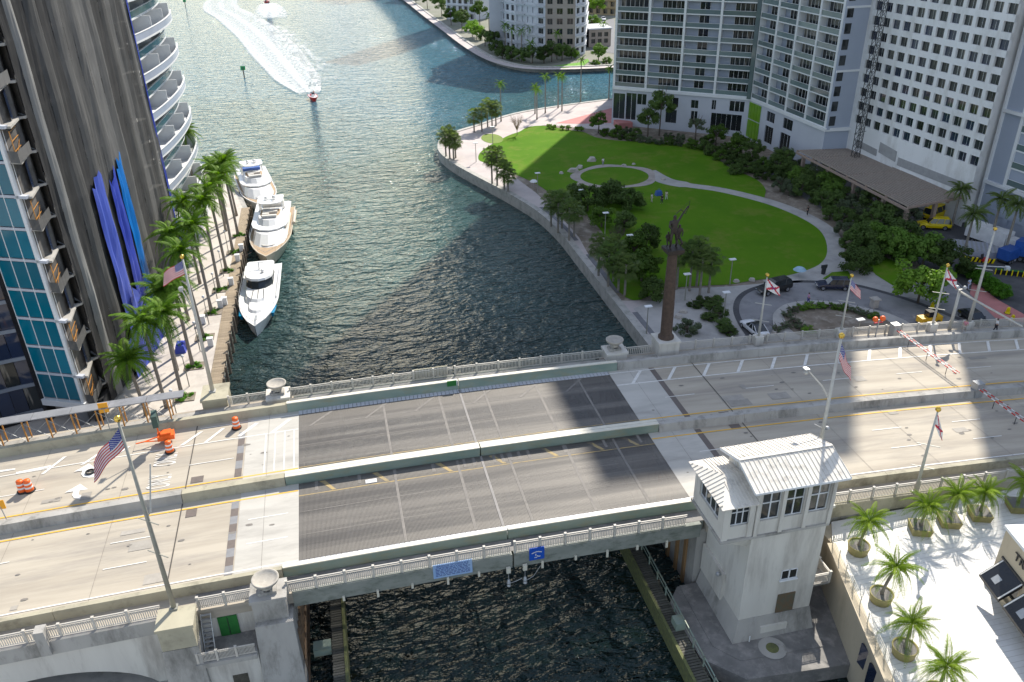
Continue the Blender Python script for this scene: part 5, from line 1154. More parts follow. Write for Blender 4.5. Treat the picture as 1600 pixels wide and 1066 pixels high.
MB().box(a.x,a.x+9,a.y-3.58,a.y+8,1.6,8.1).build('building_core',glassd,LW); MB().box(a.x-.3,a.x+9.3,a.y-4.3,a.y+8,8.1,8.6).build('roof_slab',whr,LW)
# more buildings of the opposite shore
def farbox(lab,px0,px1,py,depth,h,m_,gl=curtg,fl=3.4,z0=1.6):
    a=on_z(px0,py,z0); c=on_z(px1,py+ (px1-px0)*.06,z0); a=Vector(a[:2]);c=Vector(c[:2]); t=thing('apartment_building',lab,'building',(a.x,a.y,z0)); d=c-a; L=d.length; d.normalize(); n=Vector((d.y,-d.x)); n=n if n.y<0 else -n
    hs=[]; nn=max(2,round(L/3.6)); nf_=min(int((h-1)/fl),12)
    for f in range(nf_):
        for k in range(nn): hs.append((L*(k+.2)/nn,L*(k+.8)/nn,z0+f*fl+.6,z0+f*fl+2.8))
    w_,P=wall_holes(a,d,L,z0,z0+h,hs,t=.6,depth_dir=tuple(-n)); w_.build('facade_wall',m_,t); off=wloc(t); wm_=win_mesh(hs[0][1]-hs[0][0],2.2,2,1,.15,0,glass=gl,framem=m_)
    for h_ in hs: p=a+d*h_[0]-n*.5; place('window',wm_,t,(p.x-off.x,p.y-off.y,h_[2]-off.z),math.atan2(d.y,d.x))
    for f in range(1,nf_): m=MB(); m.prism([tuple(a+n*.8),tuple(c+n*.8),tuple(c),tuple(a)],z0+f*fl-.1,z0+f*fl+.15); m.build('balcony_slab',m_,t)
    MB().prism([tuple(a-n*.62),tuple(c-n*.62),tuple(c-n*depth),tuple(a-n*depth)],z0,z0+h-.1).build('building_core',m_,t); return t
farbox('white apartment block among trees left of the curved condominium',698,742,30,25,98,whr)
farbox('white waterfront building far up the opposite shore',650,690,-12,30,40,whr)
farbox('tan building with white columns behind the far road',918,962,22,20,14,pm('ochre_render',(.42,.33,.2),(.36,.28,.17),scale=.2,rough=.85))
farbox('distant tower standing just beyond the top edge of the view',675,720,-40,30,150,whr)
# ================================================================== VEGETATION
random.seed(21)
def crown_mesh(name,mat,rx,rz,n,leaf,clumps=14,hollow=.35,up=.5,seed=1):
    rnd=random.Random(seed); b=MB(); cl=[]
    for _ in range(clumps):
        t=rnd.uniform(0,2*math.pi); ph=math.acos(rnd.uniform(-.75,1)); r=rnd.uniform(.45,.95)
        cl.append((Vector((math.sin(ph)*math.cos(t)*rx*r,math.sin(ph)*math.sin(t)*rx*r,math.cos(ph)*rz*r)),rnd.uniform(.2,.38)*rx))
    vs=[];fs=[]
    for i in range(n):
        c,r=cl[rnd.randrange(clumps)]
        while True:
            v=Vector((rnd.uniform(-1,1),rnd.uniform(-1,1),rnd.uniform(-1,1)))
            if .25<v.length<1: break
        p=c+Vector((v.x*r,v.y*r,v.z*r*.75)); nrm=(v.normalized()+Vector((rnd.uniform(-.6,.6),rnd.uniform(-.6,.6),rnd.uniform(0,.9)))).normalized()
        a=nrm.orthogonal().normalized(); a.rotate(Matrix.Rotation(rnd.uniform(0,6.28),3,nrm)); q=nrm.cross(a); s=leaf*rnd.uniform(.6,1.3)
        k=len(vs); vs+=[p-a*s*.5,p+q*s*.28,p+a*s*.5,p-q*s*.28]; fs.append((k,k+1,k+2,k+3))
    b.add(vs,fs); return b.mesh(name,mat)
def fan_crown(name,mat,seed,r=1.7,nf=26):
    rnd=random.Random(seed); b=MB()
    for i in range(nf):
        az=i*2.399+rnd.uniform(-.2,.2); el=1.25-2.1*(i/nf)+rnd.uniform(-.15,.15); d=Vector((math.cos(az)*math.cos(el),math.sin(az)*math.cos(el),math.sin(el)))
        L=r*rnd.uniform(.55,.75); tip=d*L-Vector((0,0,.25*L*(1-math.sin(el)))) ; b.tube([(0,0,0),tuple(tip)],.02,3,cap=False)
        side=d.cross(Vector((0,0,1))).normalized(); upv=side.cross(d).normalized()
        for k in range(11):
            th=-1.35+2.7*k/10; dd=(d*math.cos(th)+side*math.sin(th)).normalized(); e=tip+dd*r*.55*(1-.15*abs(th))-Vector((0,0,.22*r)); w=side*math.cos(th)*.07-d*math.sin(th)*.07
            m_=tip+dd*r*.3; b.add([tip,m_+w,e,m_-w],[(0,1,2,3)])
    return b.mesh(name,mat)
def frond_mesh(name,mat,seed,L=2.7,droop=1.0,nl=34,lw=.10,ll=.72,hang=.45):
    rnd=random.Random(seed); b=MB(); pts=[]
    for k in range(nl+1):
        t=k/nl; pts.append(Vector((L*(t-.18*t*t*droop),0,L*(.42*t-.75*droop*t*t))))
    q_=pts[::4]; b.tube([tuple(p) for p in q_],[.035-.027*i/(len(q_)-1) for i in range(len(q_))],4,cap=False)
    for k in range(3,nl+1):
        p=pts[k]; t=k/nl; d=(pts[k]-pts[k-1]).normalized(); l=ll*(math.sin(math.pi*min(1,t*.85+.12)))**.6*rnd.uniform(.85,1.1)
        for s in (-1,1):
            o=(Vector((0,s,0))*.85+d*.55-Vector((0,0,1))*(hang+rnd.uniform(-.1,.15))).normalized(); e=p+o*l; m_=p+o*l*.5+Vector((0,0,.05))
            w=d*lw/2; b.add([p,m_+w,e,m_-w],[(0,1,2,3)])
    return b.mesh(name,mat)
fr_palm=[frond_mesh('frond',lf_palm,s,2.7,dr) for s,dr in ((1,.9),(2,1.25),(3,1.6))]
fr_coco=[frond_mesh('frond',lf_yell,s,2.5,dr,hang=.8,ll=.52,lw=.075,nl=30) for s,dr in ((4,.9),(5,1.3),(9,1.9))]
fr_dark=[frond_mesh('frond',lf_sab,s,2.4,dr) for s,dr in ((6,1.0),(7,1.3))]
def palm(x,y,z,h,lab,group,fr,nf=15,tr=.2,lean=(0,0),sc=1,royal=True,cat='palm tree',seed=None):
    rnd=random.Random(seed or int(x*97+y*31)); t=thing('palm_tree',lab,cat,(x,y,z),0,group)
    top=Vector((lean[0],lean[1],h)); m=MB(); pts=[(top.x*(k/6)**1.4,top.y*(k/6)**1.4,h*k/6) for k in range(7)]
    m.tube(pts,[tr*1.35,tr*1.05,tr,tr*1.02,tr*.98,tr*.9,tr*.75],9); m.build('trunk',ptrunk,t,True,smooth=True)
    if royal: MB().tube([tuple(top),tuple(top+Vector((0,0,1.0*sc)))],[tr*.8,tr*.4],8).build('crownshaft',ptop,t,True,True); top=top+Vector((0,0,.85*sc))
    for i in range(nf):
        az=i*2.399+rnd.uniform(-.25,.25); el=-(1.05-1.35*i/nf)+rnd.uniform(-.12,.12)
        place('frond',fr[min(len(fr)-1,int(i/nf*len(fr)))],t,tuple(top),rot=(rnd.uniform(-.25,.25),el,az),sc=sc*rnd.uniform(.85,1.1))
    return t
# royal palms of the left quay (planting beds every 8 m)
beds=[(-17.65,144.89),(-18.01,136.97),(-18.49,128.99),(-19.0,121.56),(-19.46,113.73),(-19.88,105.94),(-20.4,98.0),(-20.79,90.38)]
nm=['farthest','seventh nearest','sixth nearest','fifth nearest','fourth nearest','third nearest','second nearest','nearest']
bedm=crown_mesh('ground_foliage',hedgeg,.95,.32,700,.22,12,seed=5)
for i,(x,y) in enumerate(beds):
    palm(x-.2,y,1.93,[12,12,12.5,13,12.2,11.5,11,10.2][i],'royal palm, the '+nm[i]+' of the row in green beds on the left quay','royal palms on the left quay',fr_palm,24,.22,(random.uniform(-.5,.3),random.uniform(-.3,.3)),1.32)
    t=thing('planting_bed','square green groundcover bed, the '+nm[i]+' in the quay palm row','planting bed',(x,y,1.93),0,'green beds on the left quay')
    place('ground_foliage',bedm,t,(0,0,.12),i,(1.25,1.0,1)); MB().box(-1.25,1.25,-.95,.95,0,.1).build('bed_soil',soil,t,True)
for i,(x,y,h,lab) in enumerate(((-22.6,88.6,10.2,'royal palm with full crown in front of the blue tarpaulin, left row'),(-24.7,87.6,6.2,'shortest palm standing behind the orange canopy at the left tower foot'),(-22.5,97.5,10,'royal palm close against the netted tower, second row'),(-22.7,112,12,'tall royal palm in second row by the white balconies'),(-26.5,163,13.5,'lone tall palm at the far end of the left quay'),(-20.5,152,9.5,'palm beside the farthest yacht, left'),(-18.8,156,9,'palm beside the farthest yacht, right'),(-20.2,148,10.5,'palm inland of the farthest yacht bow'),(-22.4,125,12,'second row palm near the farthest balconies'))):
    palm(x,y,1.93,h,lab,'palms along the left tower foot',fr_palm,24,.2,(random.uniform(-.4,.4),0),1.32)
# coconut palms in planters on the terrace
potr=MB().lathe((0,0,0),[(.01,0),(.78,0),(.9,.75),(.92,.8),(.82,.8),(.8,.68),(.01,.68)],28).mesh('planter',pot,True)
potsq=MB().frust(-.8,.8,-.8,.8,0,-.92,.92,-.92,.92,.75).mesh('planter',pot)
grc=MB().lathe((0,0,.7),[(.01,.02),(.8,.0)],24).mesh('gravel',gravelp); grs=MB().box(-.8,.8,-.8,.8,.74,.78).mesh('gravel',gravelp)
PT=[((1340,862),(1362,775),0,'round olive planter nearest the bridge house on the white terrace','windswept palm in the round planter nearest the white bridge house'),((1375,938),(1415,850),0,'round olive planter in the middle of the terrace edge','palm in the middle round planter along the terrace edge'),((1411,1022),(1425,950),0,'round olive planter lowest in view on the terrace','palm with spreading fronds in the lowest round planter in view'),
 ((1436,830),(1450,765),1,'square olive planter, leftmost of the square ones by the retaining wall','palm in the leftmost square planter by the retaining wall'),((1481,818),(1490,750),1,'square olive planter, second from left by the retaining wall','palm in the second square planter by the retaining wall'),((1529,808),(1531,745),1,'square olive planter, third from left by the retaining wall','palm in the third square planter by the retaining wall'),((1588,795),(1595,730),1,'square olive planter at the right edge of the terrace','palm in the square planter at the right edge of the terrace'),((1462,1092),(1470,1010),0,'round olive planter cut by the bottom edge of the view','palm rising at the bottom edge of the view on the terrace')]
for i,(pb,pc,sq,l1,l2) in enumerate(PT):
    p=on_z(pb[0],pb[1],TZ); t=thing('planter',l1,'planter',(p.x,p.y,TZ),-.35 if sq else 0,'planters on the white terrace'); s=.98 if not sq else .9
    place('planter_pot',potsq if sq else potr,t,sc=s); place('gravel',grs if sq else grc,t,sc=s)
    h=[2.2,2.6,2.1,2.0,2.3,1.8,2.1,2.2][i]; wind=[(.5,.1),(.55,-.1),(.2,.2),(.15,-.1),(.3,.1),(.1,.2),(.2,0),(.1,.1)][i]
    tr=palm(p.x,p.y,TZ+.7,h,l2,'potted palms on the terrace',fr_coco,26,.12,wind,.95,False,seed=40+i)
# coconut / royal palms on the point of the park
tips=[((836,178),6.5),((839,187),7),((852,177),9),((872,169),8),((878,174),8.5),((907,160),11),((951,156),8),((783,190),9)]
lb=['leftmost of the thin palms on the far promenade','thin palm just right of the leftmost on the far promenade','third thin palm along the far promenade','fourth thin palm along the far promenade','fifth thin palm along the far promenade','tallest palm standing against the sparkling water of the far promenade','thin palm beside the pale balcony block corner','royal palm behind the cluster at the promenade bend']
for (pb,h),l in zip(tips,lb):
    p=on_z(*pb,2); palm(p.x,p.y,2,h,l,'thin palms on the far promenade',fr_palm,12,.16,(0,0),.72)
# sabal palm clusters
fans=[fan_crown('crown',lf_sab,s,2.0) for s in (1,2,3)]; fansd=[fan_crown('crown',lf_dark,s,2.1) for s in (4,5)]
strk=MB().tube([(0,0,0),(0,0,1)],[.2,.15],8).mesh('trunk',ptrunk)
def sabal(px,py,h,lab,grp,dark=False,z=2,sc=1.0):
    p=on_z(px,py,z); t=thing('sabal_palm',lab,'palm tree',(p.x,p.y,z),0,grp)
    place('trunk',strk,t,sc=(1,1,h)); place('crown',random.choice(fansd if dark else fans),t,(0,0,h),random.uniform(0,6),sc*random.uniform(.95,1.15)); place('lower_crown',random.choice(fans),t,(0,0,h-.5),random.uniform(0,6),sc*.8)
cl=[('at the tip of the point by the water',[(697,245,5.0),(703,249,5.8),(709,251,5.0),(712,247,4.2)],0),('on the lit bend before the green water',[(741,207,4.3),(753,206,5.2),(762,199,5.8),(769,199,5),(775,197,4.6)],0),
 ('at the lower edge of the sunlit lawn',[(769,288,6.2),(777,291,6.6),(788,297,4.4),(794,300,4.0)],0),('halfway down the river promenade',[(861,354,5.2),(872,364,5.5),(878,358,5.6),(889,377,6.0),(897,370,5)],1),
 ('beside the lower promenade left of the statue column',[(935,432,5.5),(950,449,5.5),(958,440,6.0),(966,455,4.5),(976,462,5)],1),('right of the statue column',[(1057,452,6),(1077,455,6.5),(1093,462,6.0),(1107,458,5.5),(1088,448,6.5)],1)]
for where,l,dk in cl:
    for i,(a,c,h) in enumerate(l):
        sabal(a,c,h,['leftmost','second','third','fourth','rightmost'][i]+' sabal palm of the cluster '+where,'sabal palms '+where,dk and i%2,sc=.95)
for a,c,h,l in ((1505,400,6,'dark palm behind the flagpoles near the side road'),(1486,358,6,'palm with hanging dead leaves beside the yellow van'),(1567,405,8,'tall dark palm at the foot of the right tower wing'),(1545,385,7,'dark palm between the two others by the side road')):
    p=on_z(a,c,2); palm(p.x,p.y,2,h,l,'dark palms by the side road',fr_dark,16,.2,(0,0),1.2)
# broadleaf trees and shrubs
CR={'dark':[crown_mesh('crown',lf_dark,2.2,1.9,3400,.33,30,seed=s) for s in (1,2,3)],'mid':[crown_mesh('crown',lf_mid,2.2,1.7,3200,.33,27,seed=s) for s in (4,5)],'grey':[crown_mesh('crown',lf_grey,2.0,1.5,2200,.3,16,seed=s) for s in (6,7)],'lime':[crown_mesh('crown',lf_lime,2.4,2.0,4600,.32,34,seed=8)]}
def tree_trunk(seed,h=1.0):
    rnd=random.Random(seed); m=MB(); m.tube([(0,0,0),(.05,.02,.5),(0,.05,1.0)],[.16,.12,.09],7)
    for k in range(5):
        a=k*1.26+rnd.uniform(-.3,.3); m.tube([(0,.03,.7+.05*k),(.5*math.cos(a),.5*math.sin(a),1.1),(1.0*math.cos(a),1.0*math.sin(a),1.5)],[.07,.05,.02],5)
    return m.mesh('trunk',trunkm)
TT=[tree_trunk(s) for s in (1,2)]
def tree(px,py,r,h,kind,lab,grp=None,z=2,nm='broadleaf_tree',xy=None,cat='tree',sq=1):
    p=Vector((*xy,z)) if xy else on_z(px,py,z); t=thing(nm,lab,cat,(p.x,p.y,z),0,grp); s=r/2.2
    hz=max(h-1.75*s*sq,.4*r); place('trunk',random.choice(TT),t,rz=random.uniform(0,6),sc=(1.2,1.2,max(hz,.5))); place('crown',random.choice(CR[kind]),t,(0,0,hz),random.uniform(0,6.28),(s,s*random.uniform(.9,1.1),s*sq)); return t
sp=[(1434,474,3.6,6.3,'lime','bright sunlit green tree beside the roundabout drive'),(1333,424,2.6,3.8,'dark','low dark spreading tree where the two lawns meet'),(1398,408,3.2,5.5,'mid','wide green tree behind the bright sunlit one, left'),(1440,418,3.4,5.8,'mid','wide green tree behind the bright sunlit one'),(1478,432,3.0,5.5,'dark','dark tree right of the bright sunlit one'),
 (1074,520,1.9,2.4,'grey','round grey green bush at the foot of the statue column'),(918,330,3.4,5,'dark','wide spreading tree overlapping the ring path, left'),(955,318,3.4,4.6,'dark','low spreading tree overlapping the ring path, middle'),(985,328,2.6,4.2,'dark','small tree right of the ring path overlap'),(897,318,2.4,4,'dark','small tree at the edge of the promenade lawn'),
 (990,410,3.0,5,'mid','green tree behind the lower sabal cluster'),(1010,395,2.6,4.6,'dark','dark tree between the statue figure and the lamp'),(1002,440,3.2,5,'mid','bushy green tree left of the column shaft'),(1020,470,2.2,3.6,'dark','dark shrub touching the column shaft'),(975,362,2.3,3.8,'dark','thin dark tree by the middle park lamp'),(940,355,2.4,4,'mid','small green tree by the upper park lamp'),
 (1028,250,4.8,0,'',''),]
for a,c,r,h,k,l in sp:
    if k: tree(a,c,r,h,k,l)
tree(1030,212,3.2,10.5,'dark','tallest dark tree against the pale block facade'); tree(1012,214,2.8,7,'dark','dark tree left of the tallest by the pale block'); tree(1086,222,2.3,6,'grey','round tree in front of the pale block middle windows'); tree(1118,228,2.6,5,'mid','yellow green tree in front of the pale block right windows'); tree(1150,245,2.6,5.4,'mid','tree just below the lime green panels'); tree(1175,252,2.6,4.8,'dark','dark tree right of the lime green panels'); tree(1220,262,2.6,5,'grey','spiky crowned tree at the pergola corner'); tree(935,208,2.4,5.2,'mid','leftmost tree at the corner of the pale block')
row=[(945,212),(958,214),(972,217),(987,220),(1000,222),(1015,224),(1030,226),(1046,226),(1060,228),(965,207),(980,210),(995,213),(1045,218),(1062,221)]
for a,c in row: tree(a,c,1.5,2.0,random.choice(['dark','grey','mid']),'low mixed shrub in the border under the pale block windows','shrubs in the border under the pale block',nm='shrub',cat='shrub')
row=[(1080,232),(1100,236),(1112,243),(1125,250),(1140,258),(1155,264),(1168,270),(1180,272),(1105,228),(1130,240),(1145,247),(1165,256),(1190,262),(1200,268),(1150,272),(1190,280)]
for a,c in row: tree(a,c,1.7,2.4,random.choice(['dark','mid','dark']),'low dark shrub in the curving border beside the upper lawn','shrubs in the curving border of the upper lawn',nm='shrub',cat='shrub')
# thick grove between lawn and pergola
poly=[(1205,262),(1250,268),(1300,300),(1345,325),(1400,345),(1425,375),(1405,405),(1372,400),(1352,415),(1320,385),(1318,360),(1285,340),(1262,318),(1215,300),(1200,280)]
def inside(x,y,P):
    c=False; j=len(P)-1
    for i in range(len(P)):
        if (P[i][1]>y)!=(P[j][1]>y) and x<(P[j][0]-P[i][0])*(y-P[i][1])/(P[j][1]-P[i][1])+P[i][0]: c=not c
        j=i
    return c
pts=[]; random.seed(5)
while len(pts)<62:
    x,y=random.uniform(1200,1425),random.uniform(262,415)
    if inside(x,y,poly) and all((x-a)**2+((y-c)*1.6)**2>230 for a,c in pts): pts.append((x,y))
    elif random.random()<.0005: break
for a,c in pts:
    k=random.choice(['dark','dark','mid','grey','dark']); r=random.uniform(1.6,2.9)
    tree(a,c,r,r*random.uniform(1.3,1.9),k,'dense leafy tree of the grove between the lawn and the pergola','trees of the grove by the pergola')
# shrubs & ground planting near the statue
for a,c,r in ((1100,475,1.3),(1112,482,1.4),(1122,495,1.5),(1130,512,1.5),(1138,522,1.3),(1085,480,1.1),(1108,500,1.2),(1120,472,1.1)):
    tree(a,c,r,.9,'dark','low dark groundcover shrub between rocks right of the statue column','low shrubs right of the statue column',nm='shrub',cat='shrub',sq=.55)
for a,c in ((1230,495),(1238,488),(1250,484),(1265,482),(1282,481),(1300,482),(1318,484),(1335,488),(1350,493),(1365,497),(1240,505),(1250,513),(1262,520),(1228,512),(1215,517)):
    tree(a,c,.95,.7,random.choice(['lime','mid','grey']),'small trimmed shrub round the roundabout bed','shrubs of the roundabout bed',z=2.15,nm='shrub',cat='shrub',sq=.6)
hp=[(1505,428),(1520,436),(1535,446),(1550,456),(1563,465)]
hb=crown_mesh('foliage',hedgeg,1.5,1.0,3600,.22,60,seed=9)
t=thing('hedge','long bright green clipped hedge beside the gated side road','hedge',tuple(on_z(1535,446,2)))
for a,c in hp: p=on_z(a,c,2)-t.location; place('foliage',hb,t,(p.x,p.y,1.0),random.uniform(0,6))
# planters and shrubs of the far terrace
for a,c in ((858,201),(865,202),(879,203),(888,203),(902,205),(908,205)): tree(a,c,.7,1.2,'lime','small sunlit yellow green shrub along the red terrace wall','shrubs along the red terrace wall',nm='shrub',cat='shrub')
# opposite shore trees
FT=[(650,6,4,8,'dark'),(668,14,4,9,'mid'),(690,26,4.5,10,'dark'),(705,40,3.6,8,'mid'),(722,48,4,9,'dark'),(738,58,3.6,7,'lime'),(750,45,4,12,'mid'),(745,62,3.2,6,'lime'),(758,72,3,6,'dark'),(775,84,3,5,'dark'),(785,92,3,5,'dark'),(800,95,3,5,'dark'),(815,97,3,5,'dark'),(832,99,3,6,'dark'),(850,99,3.2,6,'dark'),(770,78,3,7,'dark'),(862,97,3,7,'dark'),(878,95,3,6,'dark'),(893,92,2.6,4,'mid'),(935,95,3.2,6,'mid'),(940,70,3,6,'lime'),(925,50,3.5,7,'mid'),(932,30,4,10,'lime'),(733,30,4,13,'mid'),(715,20,4.5,12,'dark'),(760,20,4,14,'mid'),(948,100,1.8,2.5,'mid'),(930,102,1.6,2,'mid')]
random.seed(9)
for i,(a,c,r,h,k) in enumerate(FT): tree(a,c,r,h,k,'leafy tree along the opposite river shore','trees along the opposite shore',z=1.6)
for a,c,h in ((790,75,9),(800,78,8),(815,80,8),(830,76,8),(850,70,9),(765,60,10),(870,85,8),(830,92,6),(942,62,7)):
    p=on_z(a,c+8,1.6); palm(p.x,p.y,1.6,h,'small palm in front of the curved condominium','palms in front of the curved condominium',fr_palm,9,.2,(0,0),1.0)
hedges=MB()
# bare trees
def bare(px,py,h,lab,mat):
    p=on_z(px,py,2); t=thing('bare_tree',lab,'tree',(p.x,p.y,2)); m=MB(); rnd=random.Random(px)
    m.tube([(0,0,0),(0,0,h*.4)],[.1,.07],6)
    for k in range(26):
        a=k*2.4; l=h*rnd.uniform(.35,.62); m.tube([(0,0,h*rnd.uniform(.2,.42)),(math.cos(a)*l*.35,math.sin(a)*l*.35,h*.62),(math.cos(a)*l*.62,math.sin(a)*l*.62,h*rnd.uniform(.8,1))],[.045,.03,.012],4)
        for q in range(3): b_=a+rnd.uniform(-.8,.8); m.tube([(math.cos(a)*l*.35,math.sin(a)*l*.35,h*.62),(math.cos(b_)*l*.7,math.sin(b_)*l*.7,h*rnd.uniform(.65,.95))],[.02,.008],3)
    m.build('trunk_and_twigs',mat,t,True)
bare(808,212,5.2,'leafless pinkish tree at the corner of the sunlit lawn',pm('pink_twigs',(.36,.24,.18),rough=.9)); bare(962,395,4.8,'leafless grey tree behind the promenade sabal palms',trunkm)
# rocks
rk=[]
for s in range(3):
    rnd=random.Random(s); m=MB(); n=7; m.prism([(math.cos(k*.9)*rnd.uniform(.5,.8),math.sin(k*.9)*rnd.uniform(.4,.7)) for k in range(n)],0,.35,pts2=[(math.cos(k*.9)*rnd.uniform(.3,.5),math.sin(k*.9)*rnd.uniform(.25,.45)) for k in range(n)]); rk.append(m.mesh('rock',rock))
for i,(a,c,s,l) in enumerate(((896,268,1.9,'large flat limestone rock at the left of the ring path'),(925,251,2.1,'flat pale rock above the ring path'),(906,262,1.4,'small pale rock at the ring path edge'),(877,271,1.0,'flat rock on the lawn left of the ring path'),(975,259,.9,'rock at the top of the ring path'),(1036,281,1.0,'rock where the ring path meets the long path'),(990,257,.8,'dark topped rock right of the ring path'),(1210,520,.9,'rock below the white car'),(1060,496,1.2,'rock beside the round bush'),(1068,488,1.0,'rock between the groundcover shrubs'),(1118,487,1.0,'pale rock among groundcover shrubs'),(1150,440,.9,'orange tinted boulder on the lawn edge by the black van'),(1175,438,.9,'white boulder on the lawn edge'),(905,289,1.1,'rock at the lower left of the ring path'),(945,305,.9,'rock at the lower edge of the ring path'))):
    p=on_z(a,c,2.06); o=place('boulder',random.choice(rk),None,tuple(p),random.uniform(0,6),s); tag(o,l,'rock')
# ================================================================== POLES AND FLAGS
random.seed(31)
flr=pm('flag_red',(.55,.03,.05),rough=.7); flw=pm('flag_white',(.75,.74,.74),rough=.7); flb=pm('flag_blue',(.02,.04,.28),rough=.7)
def flag(at,az,drop,L,Hh,kind,label,furl=0):
    t=thing('flag',label,'flag',tuple(at),0,'flags on the poles'); b=MB(); nu,nv=20,13
    def P(u,v):
        w=.13*L*math.sin(u*7+v*1.5)*u; x=u*L*math.cos(drop); zz=-u*L*math.sin(drop)-v*Hh*(1-.25*furl*u)
        return (x*math.cos(az)-w*math.sin(az)+v*Hh*.25*u*math.cos(az),x*math.sin(az)+w*math.cos(az),zz)
    for j in range(nv):
        for i in range(nu):
            u,v=(i+.5)/nu,(j+.5)/nv
            if kind=='us': mi=2 if (u<.4 and v<.54) else (0 if j%2==0 else 1)
            else: d1=abs(v-u); d2=abs(v-(1-u)); mi=0 if min(d1,d2)<.11 else 1
            if kind!='us' and (u-.5)**2+(v-.5)**2<.02: mi=2 if (i+j)%2 else 0
            b.poly([P(i/nu,j/nv),P((i+1)/nu,j/nv),P((i+1)/nu,(j+1)/nv),P(i/nu,(j+1)/nv)],mi)
    if kind=='us':
        for r_ in range(9):
            for c in range(6 if r_%2==0 else 5):
                u=.035+.066*c+(0 if r_%2==0 else .033); v=.03+.056*r_; p=Vector(P(u,v)); q=.007*L
                for s_ in (-1,1):
                    o=Vector((-math.sin(az),math.cos(az),0))*.012*s_; b.poly([tuple(p+o+Vector(P(u+.018,v))-p),tuple(p+o+Vector((0,0,.03))),tuple(p+o-(Vector(P(u+.018,v))-p)),tuple(p+o-Vector((0,0,.03)))],1)
    b.build('cloth',[flr,flw,flb],t,True,smooth=True); return t
def pole(x,y,z0,z1,label,mat=polew,r=.14,ball=True,spreads=(),arm=None,grp='flagpoles on the bridge'):
    t=thing('flagpole',label,'flagpole',(x,y,z0),0,grp); h=z1-z0
    MB().tube([(0,0,0),(0,0,h*.5),(0,0,h)],[r*1.35,r,r*.6],10).build('shaft',mat,t,True,True)
    MB().box(-r*2,r*2,-r*2,r*2,0,.12).build('base_plate',mat,t,True)
    if ball: MB().ball((0,0,h+.22),.24,12).build('gold_ball',gold,t,True,True)
    for s in spreads: MB().bar((-.75,.55,h*s),(.75,-.55,h*s),.06,.06).build('spreader',mat,t,True)
    if arm:
        (dx,dy,za,up)=arm; m=MB(); m.tube([(0,0,za-1.2),(dx*.35,dy*.35,za-.1),(dx,dy,za+up)],[.07,.06,.05],6); m.build('lamp_arm',mat,t,True)
        m=MB(); m.hexa([(dx-.2,dy-.1,za+up-.15),(dx+.2,dy-.1,za+up-.15),(dx+.2,dy+.5,za+up-.15),(dx-.2,dy+.5,za+up-.15),(dx-.2,dy-.1,za+up+.05),(dx+.2,dy-.1,za+up+.05),(dx+.15,dy+.4,za+up+.02),(dx-.15,dy+.4,za+up+.02)]); m.ball((dx,dy+.1,za+up-.25),.24,8); m.build('lamp_head',lmetal,t,True)
    return t
p1=on_z(272,950,9.35); h1=top_at(p1.x,p1.y,655); pole(p1.x,p1.y,9.35,h1-.2,'tall bronze green flagpole on the near left stone pedestal',poled,.14,spreads=(.32,.5))
MB().tube([(0,0,8.5),(.3,-.0,8.9),(.75,1.3,11.9)],[.07,.06,.05],6).build('lamp_arm',polew,bpy.data.objects['flagpole'],True)
flag((p1.x-.1,p1.y,h1-.7),R(200),R(42),2.6,1.5,'us','large striped flag with stars hanging from the near left pole')
x2,y2=-15.1,78.2; h2=on_y(285,400,y2).z; pole(x2,y2,9.35,h2-.3,'pale flagpole on the far left stone pedestal by the riverwalk',polew,.16,arm=(-.9,.5,10.2,1.6))
flag((x2-.1,y2,h2-.5),R(190),R(25),2.0,1.4,'us','striped flag hanging from the pole by the riverwalk palms')
p3=on_y(1315,525,47.4); pole(p3.x,47.4,9.2,p3.z-.2,'tall flagpole with lamp arm behind the white bridge house roof',polew,.16,arm=(-1.7,1.0,11.3,1.2))
MB().ball((.35,0,7.3),.2,8).bar((-.6,.4,7.6),(.3,-.2,7.2),.06,.06).build('camera_pod',lmetal,bpy.data.objects['flagpole.002'],True)
flag((p3.x+.1,47.4,p3.z-.6),R(-50),R(62),2.1,1.3,'us','striped flag on the tall pole behind the white bridge house')
def npole(px,py,lab,kind=None,az=-30,dr=50,mat=polew,spreads=(.35,.6),r=.12,L=1.9,ball=True,flab=''):
    p=on_y(px,py,76.3); z0=deckz(p.x)+.1; t=pole(p.x,76.3,z0,p.z-.2,lab,mat,r,ball,spreads)
    MB().box(p.x-.5,p.x+.5,75.9,76.8,deckz(p.x)-.2,deckz(p.x)+1.1).build('railing_pedestal',whitew,BR)
    if kind: flag((p.x+.1,76.3,p.z-.5),R(az),R(dr),L,1.25,kind,flab)
npole(1199,430,'pale flagpole standing by the white car at the roundabout','fl',-10,35,flab='white flag with red diagonal cross on the pole by the white car')
npole(1331,431,'pale flagpole in front of the roundabout bed','us',-20,48,flab='striped flag on the pole in front of the roundabout bed')
npole(1481,415,'pale flagpole in front of the bright green tree','fl',-30,45,flab='white flag with red diagonal cross on the pole near the bright green tree')
npole(1555,358,'tallest flagpole at the right by the side road',None,spreads=(.4,.62),r=.17)
q=on_y(1466,640,47.9); pole(q.x,47.9,deckz(q.x)+.1,q.z-.2,'pale flagpole on the near parapet above the terrace planters',polew,.12,spreads=(.33,.6)); flag((q.x+.1,47.9,q.z-.5),R(-35),R(66),1.8,1.1,'fl','white flag with red diagonal cross above the terrace planters')
